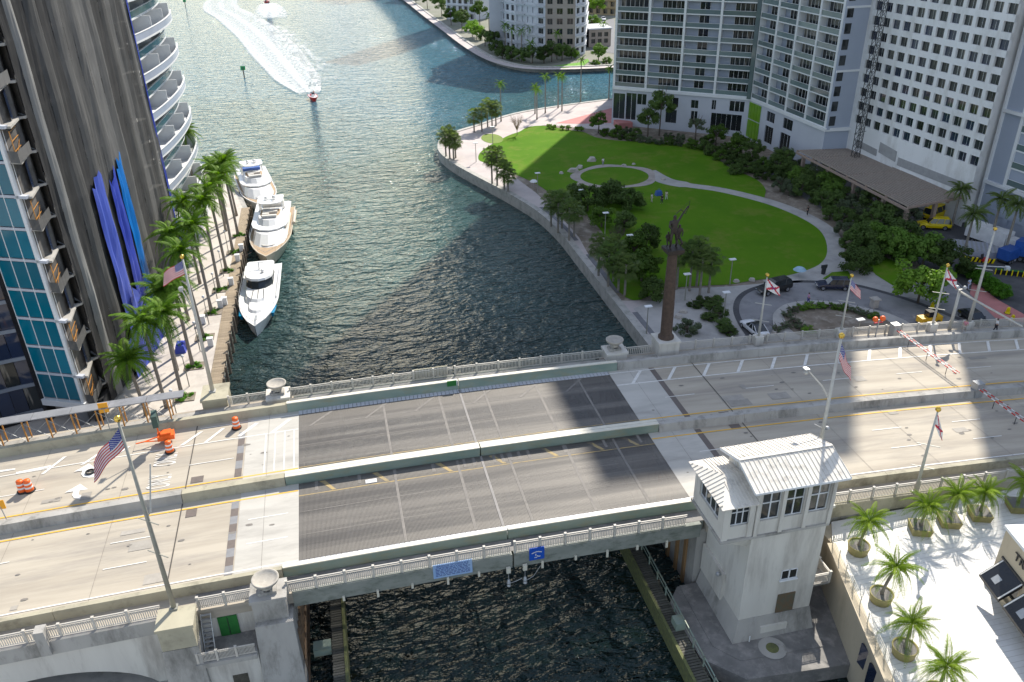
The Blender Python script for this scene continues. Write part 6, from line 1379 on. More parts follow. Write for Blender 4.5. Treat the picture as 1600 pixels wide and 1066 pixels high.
# mast arm
q=on_y(1500,454,76.3); e=on_z(1597,512,11.2); t=thing('signal_mast','grey mast with long arm reaching over the road and lamps at its elbow','mast',(q.x,76.3,deckz(q.x)))
MB().tube([(0,0,0),(0,0,q.z-deckz(q.x))],[.22,.16],10).build('shaft',polew,t,True,True); MB().tube([(0,0,q.z-deckz(q.x)-.15),(e.x-q.x,e.y-76.3,q.z-deckz(q.x)+.2)],[.16,.1],8).build('arm',polew,t,True,True)
MB().ball((-.4,.1,q.z-deckz(q.x)+.4),.28,8).ball((.5,-.1,q.z-deckz(q.x)+.35),.25,8).bar((-.6,.1,q.z-deckz(q.x)+.1),(.7,-.1,q.z-deckz(q.x)+.15),.1,.1).build('lamps',lmetal,t,True)
# crossing gates
def gate(x,ya,yb,lab):
    t=thing('crossing_gate',lab,'barrier',(x,ya,deckz(x))); n=18; d=(yb-ya)/n
    for o in (-.22,.22):
        for k in range(n): MB().box(o-.035,o+.035,min(k*d,(k+1)*d),max(k*d,(k+1)*d),1.08,1.18).build('striped_segment',redm if k%2 else flw,t,True)
    m=MB()
    for k in range(n): m.bar((-.22,k*d,1.12),(.22,(k+1)*d,1.12),.04,.04,1 if 0 else 0)
    m.build('lattice',lmetal,t,True); MB().box(-.45,.45,-.4 if d<0 else -.4,.5,0,1.7).build('machine_box',lmetal,t,True)
    m=MB(); 
    for yy in (.25,.55,.85): m.bar((0,(yb-ya)*yy,0),(0,(yb-ya)*yy,1.05),.05,.05)
    m.build('support_leg',dmetal,t,True)
gate(64.2,75.6,64.6,'red and white striped double gate arm lowered over the far carriageway'); gate(64.3,61.6,51.5,'red and white striped double gate arm over the near carriageway at the right edge')
t=thing('gate_signal','orange hooded signal beside the crossing gate machine','signal',(61.9,75.9,deckz(62))); MB().bar((0,0,0),(0,0,2.3),.12,.12).build('post',lmetal,t,True); MB().ball((-.5,0,2.4),.35,8).ball((.5,0,2.4),.35,8).build('orange_hood',orange,t,True); MB().bar((-.6,0,1.9),(.6,0,1.9),.1,.1).build('crossbar',flr,t,True)
t=thing('work_cart','orange work cart parked behind the bridge railing','cart',tuple(on_z(1450,507,2.1))); MB().box(-1.6,1.6,-.6,.6,.5,1.3).build('body',pm('amber_paint',(.75,.42,.02),rough=.4),t,True); MB().box(-.6,.6,-.5,.5,1.3,2.1).build('cab',black,t,True)
for x in (-1,1): MB().tube([(x,-.65,.4),(x,.65,.4)],.4,12).build('wheel',tyre,t,True)
# park lamps
lm=MB().tube([(0,0,0),(0,0,4.2)],[.09,.06],7).mesh('post',poled); lh=MB().box(-.5,.5,-.3,.3,4.2,4.32).mesh('lamp_head',wtrim)
for a,c,l in ((840,303,'thin park lamp on the lawn edge below the sunlit grass'),(907,331,'thin park lamp among trees left of the ring path'),(945,369,'thin park lamp at the lawn edge beside the promenade'),(982,406,'thin park lamp half hidden by trees behind the statue column'),(770,226,'thin park lamp beside the small round lawn'),(744,253,'thin park lamp on the sunlit promenade'),(1140,446,'thin park lamp at the lower edge of the big lawn'),(1010,523,'dark lamp post on the promenade left of the statue column'),(1130,500,'dark lamp post beside the roundabout walk'),(1335,545,'park lamp inside the roundabout bed'),(1070,470,'lamp behind the statue column')):
    p=on_z(a,c,2); t=thing('park_lamp',l,'lamp',tuple(p),0,'thin lamps in the park'); place('post',lm,t); place('lamp_head',lh,t)
for i,(x,y) in enumerate(((-19.6,85),(-19.3,93),(-18.9,102),(-18.5,110),(-18,118),(-17.8,127),(-17.6,136))):
    t=thing('quay_lamp',['nearest','second','third','fourth','fifth','sixth','farthest'][i]+' slim lamp post along the left quay','lamp',(x-1.2,y,1.93),0,'slim lamps on the left quay'); place('post',lm,t,sc=(.8,.8,1)); MB().ball((0,0,4.3),.2,8).build('globe',wtrim,t,True)
pd=MB().box(-.35,.35,-.3,.3,0,1.1).box(-.4,.4,-.35,.35,1.1,1.2).mesh('cabinet',wtrim)
for i,(a,c) in enumerate(((318,505),(345,480),(352,476),(372,408),(362,445),(378,392),(330,540))):
    p=on_z(a,c,2); o=place('power_pedestal',pd,None,tuple(p)); tag(o,['white power pedestal nearest the bridge on the boardwalk','white power pedestal beside the first yacht bow, left','white power pedestal beside the first yacht bow, right','white power pedestal level with the middle yacht','white power pedestal level with the first yacht stern','white power pedestal farthest along the boardwalk','white power pedestal beside a green bed near the bridge'][i],'pedestal','power pedestals on the boardwalk')
# ================================================================== ROAD WORKS
drum=[MB().lathe((0,0,0),[(.42,0),(.42,.09),(.3,.1)],16).mesh('rubber_base',tyre),MB().lathe((0,0,0),[(.32,.1),(.3,.35)],16).lathe((0,0,0),[(.29,.5),(.28,.7)],16).lathe((0,0,0),[(.26,.84),(.25,1.05),(.01,1.08)],16).mesh('orange_shell',orange,True),MB().lathe((0,0,0),[(.305,.35),(.29,.5)],16).lathe((0,0,0),[(.28,.7),(.27,.84)],16).mesh('white_band',flw,True)]
for a,c,l in ((370,669,'orange and white traffic drum alone on the striped shoulder'),(266,706,'orange and white traffic drum beside the trailer wheel'),(36,768,'orange drum, left one of the pair at the left road edge'),(47,767,'orange drum, right one of the pair at the left road edge')):
    p=on_deck(a,c); t=thing('traffic_drum',l,'traffic drum',tuple(p),0,'orange drums on the far carriageway')
    for m_ in drum: place(m_.name.split('.')[0],m_,t,sc=1.15)
p=on_deck(262,690); t=thing('arrow_board_trailer','small orange two wheeled trailer with raised panel parked on the shoulder','trailer',tuple(p),R(6)); t.scale=(.85,.85,.85)
MB().box(-.9,.9,-.6,.6,.55,1.15).box(-.5,.6,-.45,.45,1.15,1.4).build('body',orange,t,True)
for s in (-1,1):
    wv=MB().tube([(.1,s*.7,.36),(.1,s*.9,.36)],.38,16).build('wheel',tyre,t,True); MB().tube([(.1,s*.88,.36),(.1,s*.92,.36)],.2,12).build('rim',rim,wv,True)
MB().bar((-.9,.45,.6),(-2.4,0,.55),.1,.1).bar((-.9,-.45,.6),(-2.4,0,.55),.1,.1).bar((-2.4,0,.55),(-3.3,0,.5),.1,.1).build('drawbar',orange,t,True)
MB().bar((-.7,0,1.1),(-.7,0,3.2),.14,.14).build('mast',orange,t,True); MB().box(-1.0,-.4,-.75,.75,2.5,4.0).build('panel',pm('board_back',(.04,.08,.07),rough=.6),t,True)
t=thing('road_sign','yellow sign with black symbol on a thin post above the canopy','sign',tuple(on_deck(172,672)-Vector((0,0,0)))); MB().bar((0,0,0),(0,0,2.6),.07,.07).build('post',lmetal,t,True); sg=MB().box(-.45,.45,-.03,.03,2.1,3.2).build('panel',pm('amber_sign',(.85,.38,.02),rough=.5),t,True); MB().lathe((0,-.05,2.65),[(.2,-.02),(.2,.02)],10).build('symbol',black,sg,True)
t=thing('road_sign','yellow warning sign on a post at the left edge of the near carriageway','sign',tuple(on_deck(12,815))); MB().bar((0,0,0),(-.1,0,1.7),.07,.07).build('post',lmetal,t,True); MB().box(-.5,.3,-.03,.03,1.4,2.3).build('panel',pm('amber_sign',(.85,.38,.02)),t,True)
p=on_deck(141,738,.03); t=MB().lathe((0,0,0),[(.3,0),(.42,.02),(.42,.12),(.3,.14),(.3,0)],20).build('loose_tyre',tyre,None,at=None); t.location=p; tag(t,'black tyre lying flat on the road by the upper white arrow','tyre')
p=on_deck(614/1*1,748); 
t=MB().box(-.5,.5,-.25,.25,0,.04).build('litter_sheet',flw); t.location=on_deck(580,752,.02); tag(t,'white scrap lying on the grating of the near carriageway','litter')
# ================================================================== STATUE COLUMN
t=thing('statue_column','tall brown stone column topped by a dark bronze figure group on a white pedestal','monument',(34.7,76.4,9.85))
MB().lathe((0,0,0),[(.9,0),(.9,.25),(.72,.4),(.67,.6),(.66,4),(.58,8),(.5,10.6)],24).build('column_shaft',brass,t,True,True)
MB().box(-.95,.95,-.95,.95,10.6,10.95).box(-.8,.8,-.8,.8,10.4,10.6).build('capital',bronze,t,True)
def skinfig(name,verts,edges,rad,mat,parent=None,sub=2,root=0):
    me=bpy.data.meshes.new(name); me.from_pydata(verts,edges,[]); o=bpy.data.objects.new(name,me); COL.objects.link(o)
    if parent: o.parent=parent
    md=o.modifiers.new('skin','SKIN'); lay=me.skin_vertices[0] if me.skin_vertices else None
    if lay is None: bm_=None
    for i,r_ in enumerate(rad): me.skin_vertices[0].data[i].radius=(r_,r_) if not isinstance(r_,tuple) else r_
    me.skin_vertices[0].data[root].use_root=True; md.use_smooth_shade=True
    s_=o.modifiers.new('sub','SUBSURF'); s_.levels=sub; s_.render_levels=sub; me.materials.append(mat); return o
def figverts(s,arms,legs,lean=(0,0)):
    # 0 pelvis 1 belly 2 chest 3 neck 4 head 5 headtop ; arms shoulder,elbow,hand ; legs hip,knee,ankle,toe
    V=[(0,0,.95),(lean[0]*.3,lean[1]*.3,1.12),(lean[0]*.7,lean[1]*.7,1.38),(lean[0],lean[1],1.52),(lean[0],lean[1]+.01,1.64),(lean[0],lean[1],1.76)]
    E=[(0,1),(1,2),(2,3),(3,4),(4,5)]; Rr=[.15,.135,.165,.06,.1,.075]
    for sd,(el,ha) in zip((-1,1),arms):
        k=len(V); V+=[(lean[0]*.7+sd*.19,lean[1]*.7,1.44),el,ha]; E+=[(2,k),(k,k+1),(k+1,k+2)]; Rr+=[.06,.045,.035]
    for sd,(kn,an) in zip((-1,1),legs):
        k=len(V); V+=[(sd*.1,0,.86),kn,an,(an[0],an[1]-.16,an[2]-.03)]; E+=[(0,k),(k,k+1),(k+1,k+2),(k+2,k+3)]; Rr+=[.095,.065,.045,.035]
    return [tuple(c*s for c in v) for v in V],E,[r_*s for r_ in Rr]
V,E,Rr=figverts(2.15,[((-.32,-.12,1.22),(-.2,-.25,1.1)),((.42,.1,1.72),(.75,.2,2.1))],[((-.16,-.1,.48),(-.14,.02,.05)),((.2,-.02,.48),(.22,.12,.05))],(.0,0))
f=skinfig('archer_figure',V,E,Rr,bronze,t); f.location=(-.15,-.2,10.95)
m=MB(); m.tube([(.15,.2,5.4),(.75,.3,5.75),(1.35,.42,5.2),(1.65,.42,5.9),(1.75,.45,6.6)],[.03,.05,.05,.04,.02],5); m.tube([(1.75,.45,6.6),(-.1,.1,5.25)],.012,3); ob=m.build('bow',bronze,t,True); ob.location=(-.15,-.2,9.4)
V,E,Rr=figverts(1.7,[((-.3,-.1,1.2),(-.1,-.28,1.15)),((.3,-.1,1.2),(.15,-.3,1.0))],[((-.16,-.35,.62),(-.14,-.1,.3)),((.2,-.35,.6),(.22,-.05,.3))],(.05,-.1)); f=skinfig('seated_figure',V,E,Rr,bronze,t); f.location=(.45,.1,10.6)
V,E,Rr=figverts(1.15,[((-.3,-.1,1.2),(-.1,-.28,1.3)),((.3,-.1,1.2),(.15,-.3,1.2))],[((-.16,-.3,.6),(-.14,-.1,.3)),((.2,-.3,.6),(.22,-.05,.3))]); f=skinfig('child_figure',V,E,Rr,bronze,t); f.location=(-.5,.35,10.7)
# ================================================================== PEOPLE
def person(loc,rz,shirt,trous,label,walk=.18,armf=.1,s=1.0,hairc=(.03,.02,.015)):
    t=thing('person',label,'person',tuple(loc),rz); arms=[((-.27,.04,1.17),(-.27,-.1-armf,.95)),((.27,.04,1.17),(.27,-.08+armf,.95))]; legs=[((-.1,-walk*.6,.48),(-.1,-walk,.06)),((.1,walk*.2,.48),(.1,walk,.06))]
    V,E,Rr=figverts(s,arms,legs); skinfig('body',V,E,Rr,skin,t)
    # clothes as their own close shells
    iv=[0,1,2,6,7,9,10]; V2=[V[i] for i in iv]; skinfig('shirt',V2,[(0,1),(1,2),(2,3),(3,4),(2,5),(5,6)],[Rr[0]*1.06,Rr[1]*1.18,Rr[2]*1.1,.085*s,.062*s,.085*s,.062*s],pm('cloth_%02d%02d%02d'%tuple(int(c*99) for c in shirt),shirt,rough=.9),t)
    iv=[0,12,13,14,16,17,18]; V3=[V[i] for i in iv]; skinfig('trousers',V3,[(0,1),(1,2),(2,3),(0,4),(4,5),(5,6)],[Rr[0]*1.12]+[.115*s,.085*s,.06*s]*2,pm('cloth_%02d%02d%02d'%tuple(int(c*99) for c in trous),trous,rough=.9),t)
    MB().ball((V[4][0],V[4][1]+.02,V[4][2]+.05),.115*s,8,0,(1,1.05,.9)).build('hair',pm('dark_hair',hairc,rough=.8),t,True,True)
    return t
PP_=[((1018,316),40,(.7,.7,.7),(.6,.55,.5),'person in white standing on the lawn left of the kite flyer'),((1034,318),-60,(.02,.02,.02),(.05,.05,.06),'person in black standing on the lawn beside the blue bag'),((1041,312),120,(.65,.6,.45),(.6,.6,.6),'person in pale top bending on the lawn near the person in black'),
((1261,336),20,(.015,.015,.02),(.02,.02,.03),'person in black walking on the curving path by the grove'),((1262,475),80,(.5,.25,.42),(.1,.1,.3),'person in a pink top standing at the roundabout kerb'),((942,259),10,(.75,.75,.75),(.3,.3,.35),'person in white beside the rock above the ring path'),((1512,452),10,(.5,.6,.75),(.5,.55,.7),'person in pale blue walking beside the brown bed near the mast')]
for (a,c),rz,sh,tr,l in PP_: person(on_z(a,c,2.08),R(rz),sh,tr,l)
p=on_deck(1570,527,.05); person((p.x,75.3,deckz(p.x)+.03),R(60),(.75,.75,.75),(.03,.03,.04),'person in a white shirt and dark trousers walking on the far footway at right')
p=on_deck(1523,530,.05); person((p.x,75.5,deckz(p.x)+.03),R(-60),(.6,.25,.3),(.5,.45,.4),'person in a red and white top on the far footway by the tallest pole')
p=on_z(1415,520,2.1); 
t=thing('blue_bag','small bright blue tote lying on the lawn beside the people','bag',tuple(on_z(1029,305,2.08))); MB().frust(-.7,.7,-.5,.5,0,-.5,.5,-.35,.35,.9).build('sack',bluem,t,True); MB().tube([(-.3,0,.85),(-.2,0,1.25),(.2,0,1.25),(.3,0,.85)],.04,5).build('handle',bluem,t,True)
t=thing('parasol','pale blue low parasol on the path by the black van','parasol',tuple(on_z(1248,432,2.08))); MB().lathe((0,0,0),[(1.0,1.1),(.6,1.45),(.01,1.6)],10).build('canopy',pm('pale_blue_cloth',(.32,.48,.6),rough=.8),t,True); MB().tube([(0,0,0),(0,0,1.55)],.03,5).build('pole',lmetal,t,True)
t=thing('parasol','small white parasol at the promenade lawn edge under the park lamp','parasol',tuple(on_z(834,292,2.08))); MB().lathe((0,0,0),[(.85,1.1),(.5,1.4),(.01,1.5)],10).build('canopy',flw,t,True); MB().tube([(0,0,0),(0,0,1.45)],.03,5).build('pole',lmetal,t,True)
t=thing('litter_bin','pale stone pillar bin beside the bright green tree','bin',tuple(on_z(1365,480,2.05))); MB().frust(-.45,.45,-.45,.45,0,-.4,.4,-.4,.4,1.2).build('pillar',rock,t,True); MB().box(-.6,.6,-.6,.6,1.2,1.4).build('cap',rock,t,True)
t=thing('litter_bin','dark bin near the tree island beside the dark blue car','bin',tuple(on_z(1286,428,2.08))); MB().lathe((0,0,0),[(.3,0),(.36,.9),(.4,1),(.01,1.1)],10).build('barrel',dmetal,t,True); MB().box(-.5,.5,-.08,.08,1.0,1.5).build('hood',dmetal,t,True)
# ================================================================== VEHICLES
def vehicle(x,y,z,rz,label,cat,mat,kind='suv',roofm_=None,L=5.0,Wd=1.95,H=1.8):
    t=thing(cat.replace(' ','_'),label,cat,(x,y,z),rz); hw=Wd/2
    belt=H*.56; nose=.52*H if kind!='van' else .55*H
    st=[(-L/2,.42*H,belt*.86,.80),(-L/2+.12,.25*H,belt*.98,.93),(-L*.30,.2*H,belt,1),(0,.2*H,belt,1),(L*.2,.2*H,belt*.98,1),(L*.36,.2*H,nose*.95,.98),(L/2-.15,.22*H,nose*.80,.9),(L/2,.35*H,nose*.66,.74)]
    b=MB(); rings=[]
    for x_,zb,zt,k in st:
        w_=hw*k; rings.append([(x_,-w_*.94,zb),(x_,-w_,(zb+zt)/2),(x_,-w_*.93,zt),(x_,0,zt+.05),(x_,w_*.93,zt),(x_,w_,(zb+zt)/2),(x_,w_*.94,zb)])
    n=7
    for i in range(len(rings)-1):
        k0=len(b.v); b.add(rings[i]+rings[i+1],[(j,j+1,n+j+1,n+j) for j in range(n-1)]+[(n-1,0,n,2*n-1)])
    b.poly(rings[0]); b.poly(rings[-1]); body=b.build('body',mat,t,True)
    if kind=='suv': xr,xf,tr,tf=-L/2+.12,L*.2,-L/2+.45,L*.07
    elif kind=='car': xr,xf,tr,tf=-L*.40,L*.22,-L*.2,L*.04
    else: xr,xf,tr,tf=-L/2+.05,L*.36,-L/2+.1,L*.22
    g=MB(); zb=belt-.02; zt=H-.08; g.hexa([(xr,-hw*.9,zb),(xf,-hw*.9,zb),(xf,hw*.9,zb),(xr,hw*.9,zb),(tr,-hw*.72,zt),(tf,-hw*.72,zt),(tf,hw*.72,zt),(tr,hw*.72,zt)]); g.build('windows',glassd,t,True)
    b=MB(); b.hexa([(tr-.02,-hw*.75,zt),(tf+.02,-hw*.75,zt),(tf+.02,hw*.75,zt),(tr-.02,hw*.75,zt),(tr+.15,-hw*.6,H),(tf-.12,-hw*.6,H),(tf-.12,hw*.6,H),(tr+.15,hw*.6,H)]); b.build('roof',roofm_ or mat,t,True)
    b=MB()
    for s in (-1,1):
        for q in ((xr,tr),(xr+(xf-xr)*.35,tr+(tf-tr)*.3),(xr+(xf-xr)*.68,tr+(tf-tr)*.66),(xf,tf)): b.bar((q[0],s*hw*.905,zb),(q[1],s*hw*.735,zt),.07,.05)
    b.build('pillar',mat,t,True)
    wr=.19*H+.03
    for sx in (-L*.31,L*.32):
        for s in (-1,1):
            wh=MB().tube([(sx,s*(hw-.2),wr),(sx,s*(hw+.01),wr)],wr,18).build('wheel',tyre,t,True); MB().tube([(sx,s*(hw-.02),wr),(sx,s*(hw+.03),wr)],wr*.6,12).build('rim',rim,wh,True)
    for s in (-1,1):
        MB().box(L/2-.3,L/2-.04,s*hw*.5-.18,s*hw*.5+.18,nose*.60,nose*.74).build('headlight',wtrim,t,True); MB().box(-L/2-.02,-L/2+.1,s*hw*.62-.14,s*hw*.62+.14,belt*.7,belt*.86).build('tail_light',redm,t,True)
        MB().box(L*.13,L*.17,s*hw*1.0-.1,s*hw*1.0+.14,belt,belt+.14).build('mirror',mat,t,True)
    MB().box(L/2-.1,L/2+.02,-hw*.4,hw*.4,nose*.36,nose*.56).build('grille',lmetal,t,True)
    return t
def veh2(pa,pb,z,**k):
    a=on_z(*pa,z); c=on_z(*pb,z); d=c-a; m_=(a+c)/2; return vehicle(m_.x,m_.y,z,math.atan2(d.y,d.x),L=k.pop('L',5.2),**k)
veh2((1228,451),(1188,460),2.08,label='black van like suv parked at the kerb below the lawn',cat='black suv',mat=carblack,kind='suv',H=2.0,Wd=2.1,L=5.6)
veh2((1322,451),(1279,450),2.08,label='dark blue suv parked at the kerb right of the black one',cat='blue suv',mat=navy,kind='suv',H=1.75,L=5.0)
veh2((1190,528),(1166,508),2.08,label='white car with black roof on the roundabout beside the bridge railing',cat='car',mat=carwhite,kind='car',roofm_=carblack,H=1.5,L=4.9)
veh2((1476,358),(1438,356),2.08,label='bright yellow van parked outside the hotel entrance',cat='yellow van',mat=yellow,kind='suv',H=2.1,L=5.6)
veh2((1506,492),(1535,512),2.08,label='dark car partly behind the mast on the side drive',cat='dark car',mat=carblack,kind='car',H=1.5,L=4.8)
veh2((1420,334),(1400,330),2.06,label='dark car standing under the pergola entrance',cat='dark car',mat=carblack,kind='suv',H=1.7,L=4.8)
veh2((1452,345),(1470,338),2.06,label='yellow truck half hidden under the pergola end',cat='yellow truck',mat=yellow,kind='van',H=2.6,L=6)
# box trucks
def truck(pa,pb,label,boxm,cabm,L=8.5):
    a=on_z(*pa,2.06); c=on_z(*pb,2.06); d=c-a; m_=(a+c)/2; t=thing('truck',label,'truck',tuple(m_),math.atan2(d.y,d.x))
    MB().box(-L/2,L/2-2.2,-1.2,1.2,1.0,3.3).build('cargo_box',boxm,t,True); b=MB(); b.hexa([(L/2-2.1,-1.1,.5),(L/2,-1.1,.5),(L/2,1.1,.5),(L/2-2.1,1.1,.5),(L/2-2.1,-1.05,2.6),(L/2-.5,-1.0,2.6),(L/2-.5,1.0,2.6),(L/2-2.1,1.05,2.6)]); b.build('cab',cabm,t,True); MB().hexa([(L/2-.28,-.95,1.6),(L/2-.2,-.95,1.6),(L/2-.2,.95,1.6),(L/2-.28,.95,1.6),(L/2-.53,-.9,2.45),(L/2-.45,-.9,2.45),(L/2-.45,.9,2.45),(L/2-.53,.9,2.45)]).build('windscreen',glassd,t,True)
    MB().box(-L/2,L/2-.3,-.9,.9,.6,1.0).build('chassis',dmetal,t,True)
    for sx in (-L*.32,-L*.2,L*.34):
        for s in (-1,1): wh=MB().tube([(sx,s*.9,.5),(sx,s*1.2,.5)],.5,14).build('wheel',tyre,t,True); MB().tube([(sx,s*1.18,.5),(sx,s*1.23,.5)],.25,10).build('rim',rim,wh,True)
    return t
truck((1520,377),(1582,398),'long white tanker like truck parked by the right tower',flw,flw,9); truck((1562,413),(1592,402),'blue and white truck at the right edge near the side road',bluem,flw,6).scale=(.8,.8,.72); truck((1602,408),(1640,418),'blue truck cut by the right edge of the view',bluem,bluem,7)
p=on_z(1535,395,2.06); t=thing('loading_platform','pale grey slatted loading platform by the white truck','platform',tuple(p),R(-35)); MB().box(-4.5,4.5,-2.2,2.2,0,1.0).build('deck',pm('pale_metal_deck',(.42,.43,.5),(.36,.37,.44),scale=2,rough=.6),t,True)
for k in range(14): MB().box(-4.4+k*.64,-4.1+k*.64,-2.2,2.2,1.0,1.05).build('slat',lmetal,t,True)
p=on_z(1525,409,2.06); t=thing('striped_barrier','yellow and black hatched low barrier by the side road','barrier',tuple(p),R(-32))
for k in range(16): MB().hexa([(-2.4+k*.3,-.15,0),(-2.1+k*.3,-.15,0),(-2.1+k*.3,.15,0),(-2.4+k*.3,.15,0),(-2.2+k*.3,-.15,.7),(-1.9+k*.3,-.15,.7),(-1.9+k*.3,.15,.7),(-2.2+k*.3,.15,.7)]).build('striped_block',yellow if k%2 else black,t,True)
p=on_z(1588,432,2.06); t=thing('yellow_fence','low fence of black panels with yellow posts round a green mat','fence',tuple(p),R(-32)); MB().box(-2.5,3,.3,2.5,.02,.06).build('green_mat',greenm,t,True)
for k in range(9): MB().box(-3+k*.75,-2.85+k*.75,-.06,.06,0,.9).build('yellow_post',yellow,t,True); MB().box(-2.85+k*.75,-2.27+k*.75,-.03,.03,.1,.75).build('black_panel',black,t,True)
t=thing('boom_gate','white boom gate across the side road','barrier',tuple(on_z(1572,427,2.06)),R(160)); MB().box(-.3,.3,-.3,.3,0,1.1).build('machine_box',wtrim,t,True); MB().bar((0,0,1),(5,0,1.1),.12,.12).build('boom',flw,t,True)
for a,c,l in ((1574,490,'yellow bollard at the end of the hedge, upper'),(1581,502,'yellow bollard at the end of the hedge, lower'),(1456,482,'yellow stub post at the drive kerb tip')):
    t=thing('bollard',l,'bollard',tuple(on_z(a,c,2.06))); MB().lathe((0,0,0),[(.4,0),(.28,.3),(.2,.9),(.01,1.0)],10).build('post',yellow,t,True); MB().lathe((0,0,0),[(.45,0),(.45,.06),(.3,.08)],10).build('foot',tyre,t,True)
t=thing('red_cart','small red hand cart standing on the pale platform edge','cart',tuple(on_z(1538,410,2.1))); MB().box(-.6,.6,-.4,.4,.3,.7).build('tray',redm,t,True); MB().bar((-.6,0,.6),(-.8,0,1.5),.06,.5).build('handle',dmetal,t,True)
for i,(a,c) in enumerate(((928,36),(933,40),(938,45),(926,44),(940,30))):
    veh2((a,c),(a+5,c+3),1.7,label=['dark','white','grey','black','silver'][i]+' car parked on the far road behind the curved condominium',cat='parked car',mat=[carblack,carwhite,lmetal,navy,carwhite][i],kind='car',H=1.5,L=4.6)
# ================================================================== BOATS
def hullmesh(L,B,F,bowp=.28,flare=1.12):
    b=MB(); st=[]; n=12
    for k in range(n+1):
        t=k/n; x=-L/2+L*t; w_=B/2*(1 if t<.55 else math.cos((t-.55)/.45*math.pi/2)**.72 if t<1 else 0.02); w_=max(w_,.03); sh=F*(1+.16*t*t)
        st.append([(x,-w_*.55,-.4),(x-.0,-w_*.86,.15),(x+.25*t,-w_*flare if t<.99 else -.02,sh),(x+.25*t,w_*flare if t<.99 else .02,sh),(x,w_*.86,.15),(x,w_*.55,-.4)])
    for i in range(n): b.add(st[i]+st[i+1],[(0,1,7,6),(1,2,8,7),(3,4,10,9),(4,5,11,10),(5,0,6,11)])
    b.poly(st[0]); dk=MB()
    for i in range(n): dk.add([st[i][2],st[i][3],st[i+1][3],st[i+1][2]],[(0,1,2,3)])
    rl=MB(); 
    for i in range(2,n): 
        for s in (2,3): a=Vector(st[i][s])+Vector((0,0,0)); c=Vector(st[i+1][s]); rl.bar(a+Vector((0,0,.75)),c+Vector((0,0,.75)),.04,.04); rl.bar(a,a+Vector((0,0,.75)),.03,.03)
    gu=MB()
    for i in range(n):
        for s in (2,3): gu.bar(st[i][s],st[i+1][s],.16,.14)
    return b,dk,rl,gu
def rr(x0,x1,hw,nose=.5,n=6,tail=.15):
    pts=[(x0,-hw*(1-tail)),(x0+.3,-hw)]
    for k in range(n+1): a=-math.pi/2+math.pi*k/n; pts.append((x1-nose*2+nose*2*math.cos(a),hw*math.sin(a)))
    pts+=[(x0+.3,hw),(x0,hw*(1-tail))]; return pts
def sc2(p,k,dx=0): return [(a*k+dx,c*k) for a,c in p]
